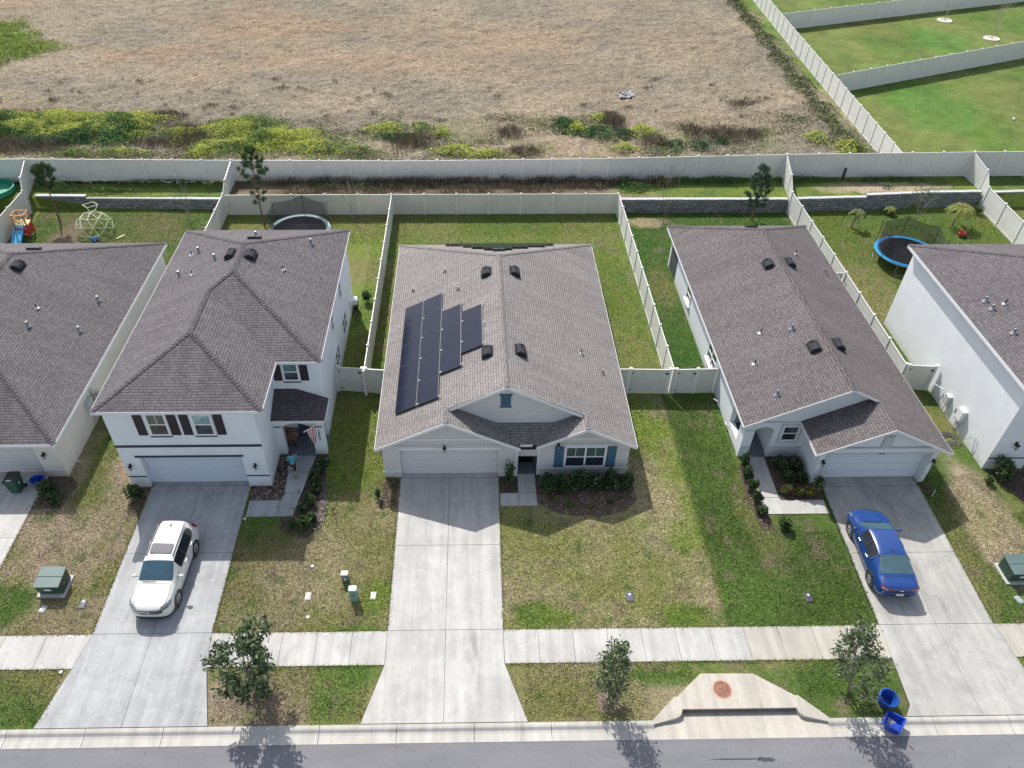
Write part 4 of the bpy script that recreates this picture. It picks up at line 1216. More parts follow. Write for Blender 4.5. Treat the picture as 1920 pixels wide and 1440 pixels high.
opening_frame(h, 'window', (-9.53,yf2,3.98), (1,0,0), .80, 1.16, (0,-1,0), trim=(.05,TRIMW), blind=glass((.05,.11,.12)))
band(h, -9.58, -8.68, yf2, 3.86, 3.92, NAVY, .05, 'window_sill')
shutter(h, (-10.03,yf2-.005,3.98), (1,0,0), .42, 1.16, (0,-1,0), plain((.022,.016,.026),.6,0,.1)); shutter(h, (-8.68,yf2-.005,3.98), (1,0,0), .42, 1.16, (0,-1,0), plain((.022,.016,.026),.6,0,.1))
for ya, za, wd, hh, two in ((37.55,3.35,.62,1.15,0),(34.25,3.4,.62,1.10,0),(37.3,.75,1.75,1.25,1),(34.0,.85,1.75,1.2,1)):
    opening_frame(h, 'window', (xe2,ya,za), (0,1,0), wd if not two else 1.35, hh, (1,0,0), cols=2 if two else 1, blind=glass((.012,.018,.022)), fw=.045)
# porch: shed-hip roof, arch beam, piers
h2 = R = Roof(h, shingle((.120,.105,.112),(.085,.076,.085),(.155,.138,.142)))
a_, b_, c_, d_ = (-10.15,28.02,2.74), (-7.44,28.02,2.74), (-7.44,29.7,2.74), (-9.05,29.7,3.42)
R.face([a_,b_,d_,(-10.15,29.7,3.42)]); R.face([b_,c_,(-7.78,29.7,2.88),d_])
for q in (((-10.15,28.02,2.74),(-7.44,28.02,2.74),(0,-1,0)),((-7.44,28.02,2.74),(-7.44,29.9,2.74),(1,0,0))): R.board(q[0],q[1],.13,.02,q[2])
R.finish(TRIMW)
pts = [(-10.16,28.32,0),(-9.76,28.32,0),(-9.76,28.32,2.02)]
arch = [(-9.76+(1.50)*k/12, 28.32, 2.02+.26*sin(pi*k/12)) for k in range(13)]
m = MB()
m.box(-10.16,-9.76,28.32,28.62,-.05,2.02); m.box(-8.26,-7.66,28.32,28.62,-.05,2.02)
for k in range(12):
    a, b = arch[k], arch[k+1]
    m.add([(a[0],28.32,a[2]),(b[0],28.32,b[2]),(b[0],28.32,2.60),(a[0],28.32,2.60),(a[0],28.62,a[2]),(b[0],28.62,b[2]),(b[0],28.62,2.60),(a[0],28.62,2.60)], [(0,1,2,3),(5,4,7,6),(0,4,5,1),(3,2,6,7)])
m.box(-10.16,-9.76,28.32,28.62,2.02,2.60); m.box(-8.26,-7.66,28.32,28.62,2.02,2.60)
m.box(-7.90,-7.66,28.62,29.7,2.1,2.60)
m.build('porch_arch', LW, h)
MB().box(-10.16,-9.80,28.29,28.32,1.99,2.05).box(-8.22,-7.70,28.29,28.32,1.99,2.05).build('trim_band', NAVY, h)
MB().box(-9.75,-8.27,28.18,28.33,-.04,.052).box(-10.16,-7.7,28.33,29.7,-.04,.05).build('porch_floor', PORCH, h)
d = MB().box(-9.3,-8.4,29.62,29.69,.05,2.15).build('front_door', plain((.05,.07,.10),.4), h)
MB().box(-8.52,-8.48,29.56,29.62,.95,1.08).build('door_handle', METAL, d)
# house number down the pier
for k, ch in enumerate('7803'):
    tc = bpy.data.curves.new('house_number', 'FONT'); tc.body = ch; tc.size = .21; tc.extrude = .012
    tmp = bpy.data.objects.new('tmp', tc); COL.objects.link(tmp); bpy.context.view_layer.update()
    me_ = bpy.data.meshes.new_from_object(tmp.evaluated_get(bpy.context.evaluated_depsgraph_get())); bpy.data.objects.remove(tmp)
    me_.materials.clear(); to = bpy.data.objects.new('house_number', me_); COL.objects.link(to)
    to.data.materials.append(plain((.05,.055,.06),.4)); to.parent = h
    to.location = Vector((-7.97,28.305,1.66-k*.20))-OFF[h]; to.rotation_euler = (pi/2,0,0)
L_pl = lambda x: E+p*(x-W_)
for x_, y_ in ((-15.55,38.29),(-14.08,36.56),(-16.15,36.21)): pipe(roofL, x_, y_, L_pl(x_), .3, .055)
stub(roofL, -16.0, 38.3, L_pl(-16.0)); stub(roofL, -15.2, 35.75, L_pl(-15.2))
R_pl = lambda x: E+p*(E_-x)
pipe(roofL, -9.3, 39.25, R_pl(-9.3), .3, .055); stub(roofL, -10.26, 35.86, R_pl(-10.26))
box_vent(roofL, -13.05, 36.3, L_pl(-13.05), p, 1); box_vent(roofL, -11.95, 36.2, R_pl(-11.95), p, -1)
end_vent(roofL, -12.3, 38.6, E+p*(B_-38.6), p); pipe(roofL, -12.5, 39.6, E+p*(B_-39.6), .3, .05)
# gas / cable boxes on the right wall
m = MB().box(xe2,xe2+.14,40.3,40.6,.9,1.4).build('utility_box', WHITE, h)
# downpipe-like conduit at the foot of the right wall
MB().tube([(xe2+.05,30.2,.02),(xe2+.05,30.2,.8)], .03, 6).build('conduit', WHITE, h)

# ================================================================== long roof house with arched porch (right)
RW = stucco((.67,.705,.725), .07); RTR = plain((.47,.49,.515), .7, 0, .06)
h = thing('house', 'single storey pale house with long brown roof and arched porch', 'house', (18.4,36,0))
E, p = 2.6, .5
xL, xR, yB, yF, yG = 13.70, 23.40, 47.4, 27.5, 25.5
xr = (xL+xR)/2+.0; zr = E+p*(xr-xL); yr = yB-4.6; pB = (zr-E)/4.6
gx = 20.05; gz = E+p*(xR-gx); gl = gx-(gz-E)/p
R = Roof(h, SHR)
R.face([(xL,yF,E),(xr,yF,zr),(xr,yr,zr),(xL,yB,E)])
R.face([(xr,yF,zr),(gx-.2,yF,E+p*(xR-gx+.2)),(gx,yF,gz),(gx,yG,gz),(xR,yG,E),(xR,yB,E),(xr,yr,zr)])
R.face([(xR,yB,E),(xL,yB,E),(xr,yr,zr)])
R.face([(gl,yG,E),(gx,yG,gz),(gx,yF+.35,gz),(gl,yF+.35,E)])
nL, nR, nB, nF = Vector((-p,0,1)), Vector((p,0,1)), Vector((0,pB,1)), Vector((0,-p,1))
R.cap((xr,yF,zr),(xr,yr,zr),nL,nR); R.cap((xL,yB,E),(xr,yr,zr),nL,nB); R.cap((xR,yB,E),(xr,yr,zr),nR,nB)
for a, b in (((xL,yF,E),(xr,yF,zr)),((xr,yF,zr),(gx,yF,gz)),((gl,yG,E),(gx,yG,gz)),((gx,yG,gz),(xR,yG,E))): R.board(a,b,.13,.025,(0,-1,0))
R.board((xL,yF,E),(xL,yB,E),.14,.02,(-1,0,0)); R.board((xR,yG,E),(xR,yB,E),.14,.02,(1,0,0)); R.board((xL,yB,E),(xR,yB,E),.14,.02,(0,1,0)); R.board((gl,yG,E),(gl,yF+.3,E),.14,.02,(-1,0,0))
roofR = R.finish()
xl, xg, xrr = 14.0, 17.22, 23.08
yw, yg = 27.85, 25.98
w = MB()
w.prism([(15.55,28.15),(xrr,28.15),(xrr,46.2),(xl,46.2),(xl,30.4),(15.55,30.4)], -.05, E-.08)
w.box(15.50,xg,yw,28.15,-.05,E-.05)                                    # wall with the small window
w.box(xg,17.60,yg,28.15,-.05,E-.12); w.box(22.75,xrr,yg,28.15,-.05,E-.12); w.box(17.60,22.75,yg,26.3,2.10,E-.12)
w.box(17.60,22.75,26.5,28.15,-.05,E-.12)
w.build('wall', RW, h)
MB().extr([(xg,yg+.02,E-.13),(xrr,yg+.02,E-.13),(gx,yg+.02,gz-.13)], (0,.3,0)).build('gable_wall', RW, h)
MB().extr([(xl+.1,yw,E-.06),(xg+2.9,yw,E-.06),(xg+2.9,yw,E+p*(xR-xg-2.9)-.12),(xr,yw,zr-.13)], (0,.3,0)).build('gable_wall', RW, h)
# arched entry
m = MB(); ax0, ax1 = 14.52, 15.50
m.box(xl,ax0,yw,28.15,-.05,E-.05)
for k in range(12):
    a, b = ax0+(ax1-ax0)*k/12, ax0+(ax1-ax0)*(k+1)/12
    za, zb = 1.98+.22*sin(pi*k/12), 1.98+.22*sin(pi*(k+1)/12)
    m.add([(a,yw,za),(b,yw,zb),(b,yw,E-.05),(a,yw,E-.05),(a,28.15,za),(b,28.15,zb),(b,28.15,E-.05),(a,28.15,E-.05)], [(0,1,2,3),(5,4,7,6),(0,4,5,1),(3,2,6,7)])
# side opening of the porch
m.box(xl,xl+.28,28.15,28.55,-.05,E-.08); m.box(xl,xl+.28,28.55,29.9,-.05,.62); m.box(xl,xl+.28,28.55,29.9,2.15,E-.08); m.box(xl,xl+.28,29.9,30.4,-.05,E-.08)
m.build('porch_arch', RW, h)
MB().box(14.53,15.49,27.80,28.15,-.04,.052).box(xl,15.55,28.15,30.4,-.04,.05).build('porch_floor', PORCH, h)
opening_frame(h, 'window', (15.92,yw,1.22), (1,0,0), .86, 1.06, (0,-1,0), trim=(.14,RTR), blind=glass((.02,.025,.03)))
band(h, 14.9, xg, yw, 2.52, 2.60, RTR, .04); band(h, 15.5, xg, yw, .68, .75, RTR, .035); band(h, xl, ax0, yw, .68, .75, RTR, .035); band(h, xl, ax0+.02, yw, 1.93, 2.0, RTR, .035)
garage_door(h, 17.60, 22.75, 26.33, 2.12, plain((.66,.70,.735), .45, 0, .04))
band(h, 18.2, 22.95, yg, 2.50, 2.60, RTR, .035)
m = MB().box(17.50,22.85,yg-.02,yg-.001,2.10,2.20).box(17.50,17.60,yg-.02,yg-.001,0,2.10).box(22.75,22.85,yg-.02,yg-.001,0,2.10).build('door_trim', RTR, h)
band(h, xg, 17.50, yg, .62, .69, RTR, .03); band(h, 22.85, xrr, yg, .62, .69, RTR, .03)
m = MB().box(20.02,20.48,yg-.05,yg+.019,2.62,3.38).box(20.10,20.40,yg-.06,yg-.05,2.70,3.30).build('gable_vent', RTR, h)
for k in range(4): MB().box(20.06+k*.085,20.11+k*.085,yg-.035,yg-.02,2.12,2.19).build('house_number', DARK, h)
wall_lamp(h, 17.45, yg, 1.62); wall_lamp(h, 23.0, yg, 1.62)
for ya, wd, za, hh, cc in ((33.6,1.7,.85,1.15,2),(40.2,1.0,.95,1.0,1)):
    opening_frame(h, 'window', (xl,ya,za), (0,1,0), wd, hh, (-1,0,0), cols=cc, blind=glass((.02,.03,.035)), trim=(.05,TRIMW))
    MB().ob((xl-.16,ya-.1,za-.12),(.16,0,0),(0,wd+.2,0),(0,0,.07)).build('window_sill', TRIMW, h)
# covered rear corner opening
MB().box(xl-.02,xl+.2,46.2,46.5,0,E-.1).box(xl-.02,xl+.1,44.6,46.2,2.2,E-.1).build('porch_post', TRIMW, h)
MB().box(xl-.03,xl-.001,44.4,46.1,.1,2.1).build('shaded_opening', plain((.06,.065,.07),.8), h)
MB().tube([(xl-.03,31.6,.05),(xl-.22,31.6,.55),(xl-.42,31.75,.6)], .03, 6).tube([(xl-.03,29.9,.3),(xl-.12,29.9,.34),(xl-.12,30.15,.34)], .03, 6).build('white_pipe', WHITE, h)
Lp = lambda x: E+p*(x-xL); Rp = lambda x: E+p*(xR-x)
box_vent(roofR, 17.85, 39.2, Lp(17.85), p, 1); box_vent(roofR, 17.9, 31.2, Lp(17.9), p, 1)
box_vent(roofR, 19.12, 39.2, Rp(19.12), p, -1); box_vent(roofR, 19.2, 31.35, Rp(19.2), p, -1)
pipe(roofR, 17.4, 33.08, Lp(17.4), .3, .055); pipe(roofR, 15.53, 28.82, Lp(15.53), .3, .055); pipe(roofR, 22.14, 40.41, Rp(22.14), .3, .05)
stub(roofR, 16.02, 33.65, Lp(16.02)); stub(roofR, 15.18, 31.49, Lp(15.18)); stub(roofR, 20.3, 41.2, Rp(20.3))
end_vent(roofR, 18.3, 44.2, E+pB*(yB-44.2), pB)

# ================================================================== far left house
FW = stucco((.66,.645,.61), .1)
h = thing('house', 'single storey warm white house at the far left edge with hipped grey roof', 'house', (-26.6,36,0))
E, p = 2.7, .5
hw = 6.3; xR, xL, yF, yB = -20.37, -20.37-2*6.3, 26.55, 45.3
A = (xR-hw, yB-hw, E+p*hw); Bp = (xR-hw, yF+hw, E+p*hw)
R = Roof(h, SHG); c = lambda x,y: (x,y,E)
R.face([c(xR,yF),c(xR,yB),A,Bp]); R.face([c(xL,yF),c(xL,yB),A,Bp][::-1]); R.face([c(xL,yF),c(xR,yF),Bp]); R.face([c(xL,yB),c(xR,yB),A])
nL, nR, nB, nF = Vector((-p,0,1)), Vector((p,0,1)), Vector((0,p,1)), Vector((0,-p,1))
R.cap(Bp,A,nL,nR); R.cap(c(xR,yF),Bp,nR,nF); R.cap(c(xR,yB),A,nR,nB); R.cap(c(xL,yB),A,nL,nB); R.cap(c(xL,yF),Bp,nL,nF)
for a, b, o_ in ((c(xL,yF),c(xR,yF),(0,-1,0)),(c(xR,yF),c(xR,yB),(1,0,0)),(c(xL,yB),c(xR,yB),(0,1,0)),(c(xL,yB),c(xL,yF),(-1,0,0))): R.board(a,b,.17,.02,o_)
roofF = R.finish()
MB().prism([(xL+.01,yF+.01),(xR-.01,yF+.01),(xR-.01,yB-.01),(xL+.01,yB-.01)], E-.18, E-.16).build('soffit', TRIMW, h)
MB().prism([(-32.6,27.3),(-20.72,27.3),(-20.72,44.95),(-32.6,44.95)], -.05, E-.17).box(-21.80,-20.72,26.92,27.3,-.05,E-.17).box(-26.9,-21.80,26.92,27.3,2.25,E-.17).box(-32.6,-26.9,26.92,27.3,-.05,E-.17).build('wall', FW, h)
garage_door(h, -26.9, -21.80, 27.18, 2.25, plain((.62,.62,.61),.5,0,.05))
band(h, -21.80, -20.72, 26.92, .44, .50, TRIMW, .03)
wall_lamp(h, -21.38, 26.92, 1.66)
m = MB().box(-20.72,-20.5,30.5,31.1,1.0,1.75).build('meter_box', plain((.5,.51,.5),.5), h)
MB().tube([(-20.66,30.8,1.0),(-20.66,30.8,.0)], .03, 6).tube([(-20.6,31.4,1.6),(-20.6,31.4,0)], .025, 6).build('conduit', plain((.55,.55,.53)), h)
MB().box(-20.72,-20.55,31.5,31.9,.9,1.5).build('meter_box', plain((.42,.42,.4),.5), h)
MB().tube([(-20.7,28.0,.85),(-20.6,27.8,.8),(-20.58,27.7,.3),(-20.45,27.9,.05)], .018, 6).build('tap_hose', WHITE, h)
Rp = lambda x: E+p*(xR-x)
for x_, y_ in ((-23.95,33.72),(-21.89,34.62),(-21.9,37.55)): pipe(roofF, x_, y_, Rp(x_), .3, .055)
stub(roofF, -24.11, 35.28, Rp(-24.11)); box_vent(roofF, -26.0, 38.1, Rp(-26.0), p, -1); end_vent(roofF, -26.3, 40.6, E+p*(yB-40.6), p)

# ================================================================== far right house
GW = stucco((.72,.745,.765), .08)
h = thing('house', 'tall white house at the far right edge with a blank sunlit side wall', 'house', (31.2,34,0))
E, p = 5.7, .42
xL, hw, yF, yB = 26.20, 5.0, 26.4, 39.7
xR = xL+2*hw; A = (xL+hw, yB-hw, E+p*hw); Bp = (xL+hw, yF+hw, E+p*hw)
R = Roof(h, SHG); c = lambda x,y: (x,y,E)
R.face([c(xL,yF),Bp,A,c(xL,yB)]); R.face([c(xR,yF),c(xR,yB),A,Bp]); R.face([c(xL,yF),c(xR,yF),Bp]); R.face([c(xL,yB),A,c(xR,yB)])
nL, nR, nB, nF = Vector((-p,0,1)), Vector((p,0,1)), Vector((0,p,1)), Vector((0,-p,1))
R.cap(Bp,A,nL,nR); R.cap(c(xL,yF),Bp,nL,nF); R.cap(c(xL,yB),A,nL,nB); R.cap(c(xR,yB),A,nR,nB); R.cap(c(xR,yF),Bp,nR,nF)
for a, b, o_ in ((c(xL,yF),c(xR,yF),(0,-1,0)),(c(xR,yF),c(xR,yB),(1,0,0)),(c(xR,yB),c(xL,yB),(0,1,0)),(c(xL,yB),c(xL,yF),(-1,0,0))): R.board(a,b,.18,.02,o_)
roofG = R.finish()
MB().prism([(xL+.01,yF+.01),(xR-.01,yF+.01),(xR-.01,yB-.01),(xL+.01,yB-.01)], E-.19, E-.17).build('soffit', TRIMW, h)
MB().prism([(26.58,27.2),(35.9,27.2),(35.9,39.45),(26.58,39.45)], -.05, E-.18).box(26.58,28.7,26.85,27.2,-.05,E-.18).box(28.7,33.9,26.85,27.2,2.25,E-.18).box(33.9,35.9,26.85,27.2,-.05,E-.18).build('wall', GW, h)
garage_door(h, 28.7, 33.9, 27.1, 2.25, plain((.62,.67,.72),.45,0,.04))
wall_lamp(h, 27.55, 26.85, 1.85, 1.2)
band(h, 28.3, 34.1, 26.85, 2.3, 2.4, NAVY, .04)
opening_frame(h, 'window', (28.0,26.85,3.7), (1,0,0), .95, 1.4, (0,-1,0))
band(h, 26.58, 28.7, 26.85, .78, .84, NAVY, .03)
# meters on the sunlit wall
GR = plain((.55,.57,.58), .45, .2, .05)
def meter(y, z, s, cond=True):
    m = MB().box(26.58-.22*s, 26.579, y-.2*s, y+.2*s, z-.28*s, z+.28*s)
    m.build('meter_box', WHITE if s > 1 else GR, h, bevel=.03)
    MB().lathe([(.10*s,0),(.10*s,.10),(.07*s,.13)], (0,0,0), 12, 'x').build('dial', GR, h) if False else None
meter(31.2, .95, 1.0); meter(29.75, 1.15, 1.25)
MB().box(26.40,26.579,30.05,30.25,.85,1.15).box(26.45,26.579,30.0,30.15,.6,.72).build('meter_box', plain((.2,.21,.22),.5), h)
MB().tube([(26.5,31.2,.7),(26.5,31.2,0)], .03, 6).tube([(26.5,29.9,.85),(26.5,29.9,0)], .035, 6).tube([(26.5,29.75,.8),(26.5,29.75,.0)], .02, 6).box(26.46,26.579,29.55,29.65,.35,.5).build('conduit', GR, h)
MB().tube([(26.57,31.95,.02),(26.5,31.95,1.05),(26.2,32.35,1.08)], .022, 6).build('white_pipe', WHITE, h)
MB().tube([(26.55,28.05,.95),(26.40,28.0,1.0),(26.35,27.75,.55),(26.4,27.6,.02)], .016, 6).tube([(26.55,28.05,.95),(26.38,28.25,.9),(26.3,28.6,.4),(26.25,28.9,.03)], .016, 6).build('tap_hose', plain((.25,.27,.27),.5), h)
Lp = lambda x: E+p*(x-xL)
for x_, y_ in ((27.31,33.18),(27.31,32.46),(27.32,30.39)): pipe(roofG, x_, y_, Lp(x_), .28, .055)
stub(roofG, 27.92, 32.57, Lp(27.92))
# ------------------------------------------------------------------ vegetation
LEAF = leafmat(); LEAFM = leafmat('leaf_matte', .8, .15)
def quads_obj(name, C, U, V, Cc, mat, parent=None, **tg):
    """leaf quads: centres C, half vectors U and V, colours Cc (all (n,3)); pointed leaf shape"""
    n = len(C)
    off = np.array(OFF.get(parent, Vector((0,0,0))) if parent is not None else (0,0,0))
    P = np.stack([C-U, C+V*.9-U*.1, C+U, C-V*.9-U*.1], 1).reshape(-1, 3)-off
    me = bpy.data.meshes.new(name)
    me.vertices.add(4*n); me.vertices.foreach_set('co', P.astype(np.float32).ravel())
    me.loops.add(4*n); me.loops.foreach_set('vertex_index', np.arange(4*n, dtype=np.int32))
    me.polygons.add(n); me.polygons.foreach_set('loop_start', np.arange(0, 4*n, 4, dtype=np.int32)); me.polygons.foreach_set('loop_total', np.full(n, 4, dtype=np.int32))
    me.update(calc_edges=True)
    a = me.attributes.new('Col','FLOAT_COLOR','POINT'); c = np.ones((4*n,4),dtype=np.float32); c[:,:3] = np.repeat(Cc, 4, 0)
    a.data.foreach_set('color', c.ravel())
    me.materials.append(mat)
    o = bpy.data.objects.new(name, me); COL.objects.link(o)
    if parent is not None: o.parent = parent; OFF[o] = Vector(off)
    return tag(o, tg.get('label'), tg.get('cat'), tg.get('group'), tg.get('kind'))
def unit(v): return v/np.maximum(np.linalg.norm(v, axis=1, keepdims=True), 1e-6)
def leaf_dirs(rs, n, up=.35, size=.1, ratio=.45, out=None):
    d = rs.randn(n,3); d[:,2] = d[:,2]*.6+up
    if out is not None: d = d+out*.8
    d = unit(d)
    w = unit(np.cross(d, rs.randn(n,3)+np.array([0,0,.8])))
    s = size*(.6+.8*rs.rand(n,1))
    return d*s, w*s*ratio
def tint(rs, n, cols, var=.3):
    cols = np.array(cols); k = rs.randint(len(cols), size=n)
    return cols[k]*(1-var/2+var*rs.rand(n,1))
def bush(name, label, cat, x, y, r, hgt, n=700, size=.09, cols=((.035,.07,.02),(.06,.11,.03),(.02,.045,.015)), seed=0, group='foundation shrubs', z=0.0, sq=1.0, flowers=None, stems=True, ratio=.45):
    rs = np.random.RandomState(seed+int(abs(x)*100+abs(y)*10))
    t = thing(name, label, cat, (x,y,z), group)
    # several off-centre lobes give an uneven outline
    nl = rs.randint(4, 7); L = []
    for k in range(nl):
        a = rs.rand()*6.28; rr = r*.45*rs.rand()
        L.append((x+rr*cos(a), y+rr*sin(a)*sq, z+hgt*(.4+.35*rs.rand()), r*(.45+.3*rs.rand()), hgt*(.32+.25*rs.rand())))
    C = []
    for k in range(n):
        l = L[rs.randint(nl)]
        d = rs.randn(3); d /= np.linalg.norm(d); q = rs.rand()**.4
        C.append((l[0]+d[0]*l[3]*q, l[1]+d[1]*l[3]*q*sq, max(z+.03, l[2]+d[2]*l[4]*q)))
    C = np.array(C)
    out = unit(C-np.array([x,y,z+hgt*.3]))
    U, V = leaf_dirs(rs, n, .4, size, ratio, out)
    Cc = tint(rs, n, cols)
    if flowers is not None:
        top = (C[:,2] > z+hgt*.6) & (rs.rand(n) < flowers[1]); Cc[top] = np.array(flowers[0])*(.7+.5*rs.rand(top.sum(),1))
    quads_obj('foliage', C, U, V, Cc, LEAF, t)
    if stems:
        m = MB()
        for k in range(5):
            l = L[k % nl]; m.tube([(x+random.uniform(-.05,.05),y+random.uniform(-.05,.05),z-.02),((x+l[0])/2,(y+l[1])/2,z+l[2]*.5),(l[0],l[1],l[2])],[.018,.012,.006],5)
        m.build('stem', bark(), t, uv=False)
    return t
def branch(m, tips, p, d, L, r, depth, rs, spread=.6, up=.15, segs=3, kids=3):
    pts = [p]; rad = [r]; q = Vector(p); dd = Vector(d).normalized()
    for i in range(segs):
        dd = (dd+Vector((rs.uniform(-1,1),rs.uniform(-1,1),rs.uniform(-.6,1)))*.16+Vector((0,0,up*.3))).normalized()
        q = q+dd*(L/segs); pts.append(tuple(q)); rad.append(r*(1-.6*(i+1)/segs))
    m.tube(pts, rad, 6 if r > .02 else 4)
    if depth == 0:
        tips.append((q, dd)); tips.append(((Vector(pts[-2])+q)/2, dd)); return
    for k in range(kids):
        t = .45+.55*(k+1)/kids; j = min(int(t*segs), segs-1); f = t*segs-j
        s = Vector(pts[j]).lerp(Vector(pts[j+1]), min(f,1))
        nd = (dd+Vector((rs.uniform(-1,1),rs.uniform(-1,1),rs.uniform(-.5,.9)))*spread).normalized()
        branch(m, tips, tuple(s), nd, L*rs.uniform(.5,.75), r*.5, depth-1, rs, spread, up, segs, kids)
def street_tree(label, x, y, H, crown, seed, n_leaf=26, size=.085, lean=(0,0), cols=((.035,.06,.025),(.055,.085,.03),(.02,.035,.018),(.10,.13,.06))):
    """crown: list of (height fraction, radius)"""
    rs = random.Random(seed); nr = np.random.RandomState(seed)
    t = thing('street_tree', label, 'tree', (x,y,0), 'young street trees along the verge')
    m = MB(); tips = []
    pts = []; rad = []
    for i in range(9):
        f = i/8; pts.append((x+lean[0]*f+rs.uniform(-.03,.03), y+lean[1]*f+rs.uniform(-.03,.03), H*.95*f-.05)); rad.append(.05*(1-.85*f)+.006)
    m.tube(pts, rad, 8)
    nb = 22
    for k in range(nb):
        f = .1+.88*k/nb; j = min(int(f*8), 7); s = Vector(pts[j]).lerp(Vector(pts[j+1]), f*8-j)
        cr = np.interp(f, [c[0] for c in crown], [c[1] for c in crown])*rs.uniform(.6,1.15)
        a = k*2.4+rs.uniform(-.4,.4)
        branch(m, tips, tuple(s), (cos(a), sin(a), .45+.5*f), cr, .017*(1.2-f), 1, rs, .7, .2, 3, 3)
    m.build('trunk', bark((.2,.17,.14)), t, uv=False)
    C = []; O = []
    for q, dd in tips:
        n = rs.randint(n_leaf//2, n_leaf)
        a = np.array(q)+nr.randn(n,3)*np.array([.13,.13,.12]); C.append(a); O.append(np.repeat([list(dd)], n, 0))
    C = np.concatenate(C); O = np.concatenate(O)
    U, V = leaf_dirs(nr, len(C), .3, size, .42, O)
    quads_obj('crown', C, U, V, tint(nr, len(C), cols, .5), LEAF, t)
    return t
TC = ((.075,.12,.05),(.11,.155,.06),(.045,.07,.03),(.20,.24,.13),(.15,.18,.11))
street_tree('broad dark street tree on the verge, widest of the three', -8.75, 15.05, 3.25, [(.1,.55),(.35,1.1),(.6,1.2),(.85,.95),(1,.4)], 11, 30, .105, (.05,.1), cols=((.065,.11,.045),(.095,.15,.055),(.035,.06,.028),(.19,.23,.13)))
street_tree('slim street tree on the verge near the storm inlet, smallest of the three', 5.36, 14.7, 3.8, [(.1,.45),(.35,.62),(.6,.5),(.8,.45),(1,.25)], 12, 18, .085, (-.05,.1), cols=TC)
street_tree('street tree beside the blue bins, pointed crown', 15.1, 14.85, 4.5, [(.1,.6),(.35,.95),(.55,.9),(.8,.6),(1,.2)], 14, 20, .09, (-.85,.2), cols=TC)

def pine(label, x, y, H, tiers, seed, z=0.0, lean=(0,0), dens=60, cols=((.045,.09,.03),(.08,.14,.045),(.025,.05,.02))):
    """long-needled young pine; tiers: (height, reach, branches)"""
    rs = random.Random(seed); nr = np.random.RandomState(seed)
    t = thing('pine_tree', label, 'tree', (x,y,z), 'young pines')
    m = MB(); pts = []
    for i in range(8):
        f = i/7; pts.append((x+lean[0]*f*f+rs.uniform(-.03,.03), y+lean[1]*f*f, z+H*f-.05))
    m.tube(pts, [.075*(1-.8*i/7) for i in range(8)], 7)
    C, U, V = [], [], []
    for hz_, reach, nb in tiers:
        f = hz_/H*7; j = min(int(f),6); s = Vector(pts[j]).lerp(Vector(pts[j+1]), f-j)
        for k in range(nb):
            a = 6.28*k/nb+rs.uniform(-.5,.5); L = reach*rs.uniform(.7,1.15)
            e = s+Vector((cos(a)*L, sin(a)*L, L*rs.uniform(.35,.9)))
            m.tube([tuple(s), tuple(s.lerp(e,.5)-Vector((0,0,.05))), tuple(e)], [.02,.014,.008], 5)
            for q in (e, s.lerp(e,.72)):
                n = dens
                d = nr.randn(n,3); d = unit(d+np.array(list((e-s).normalized()))*.9+np.array([0,0,.35]))
                Ln = .26*(.6+.6*nr.rand(n,1))
                C.append(np.array(q)+d*Ln*.5+nr.randn(n,3)*.05); U.append(d*Ln*.55)
                V.append(unit(np.cross(d, nr.randn(n,3)))*.016)
    m.build('trunk', bark((.15,.11,.08)), t, uv=False)
    C, U, V = map(np.concatenate, (C,U,V))
    quads_obj('crown', C, U, V, tint(nr, len(C), cols, .5), LEAFM, t)
pine('leaning pine with a bare lower trunk behind the dome climber', -31.35, 52.9, 4.6, [(3.0,.45,5),(3.4,.75,7),(3.8,.7,7),(4.2,.5,6),(4.5,.25,5)], 21, lean=(.35,-.2), dens=75)
pine('pine beside the dark trampoline behind the two storey house', -15.75, 52.4, 6.0, [(1.8,.45,3),(2.5,.6,3),(3.6,1.0,6),(4.1,1.0,6),(4.7,.75,6),(5.3,.5,5),(5.9,.3,6)], 22, lean=(.1,-.2), dens=70)
pine('small dense blue green pine behind the long roof house', 21.7, 52.75, 4.2, [(1.2,.6,6),(1.6,.8,8),(2.0,.85,8),(2.5,.75,8),(3.0,.6,7),(3.5,.45,7),(4.1,.3,6)], 23, dens=55, cols=((.05,.10,.05),(.085,.15,.08),(.025,.055,.03)))

def bare_tree(label, x, y, H, seed, z=0.0, leaves=0, spread=.6, cat='tree', kids=3, group='bare young trees', cols=((.10,.13,.05),(.15,.13,.08)), r0=.035, c=(.30,.27,.24)):
    rs = random.Random(seed); nr = np.random.RandomState(seed)
    t = thing('bare_tree', label, cat, (x,y,z), group)
    m = MB(); tips = []
    m.tube([(x,y,z-.05),(x+.02,y,z+H*.35)], [r0,r0*.8], 6)
    for k in range(4):
        a = 1.57*k+rs.uniform(-.4,.4)
        branch(m, tips, (x+.02,y,z+H*(.3+.03*k)), (cos(a)*.5, sin(a)*.5, 1.0), H*.55, r0*.55, 2, rs, spread, .3, 3, kids)
    m.build('trunk', bark(c), t, uv=False)
    if leaves:
        C = np.concatenate([np.array(q)+nr.randn(leaves,3)*.12 for q,_ in tips]); U, V = leaf_dirs(nr, len(C), .3, .06)
        quads_obj('crown', C, U, V, tint(nr, len(C), cols, .5), LEAFM, t)
bare_tree('bare pale sapling beside the retaining wall right of the dome climber', -21.35, 52.55, 2.5, 31)
bare_tree('bare pale branching tree right of the dark trampoline', -9.1, 53.05, 2.9, 32, kids=4)
bare_tree('grey twiggy tree at the corner of the long roof house', 14.8, 52.4, 3.6, 33, leaves=1, c=(.2,.16,.13))
bare_tree('bare sapling in a white ring beyond the field fence, the farther of two', 58.2, 99.3, 3.2, 34, z=1.06, c=(.4,.38,.36), r0=.05)
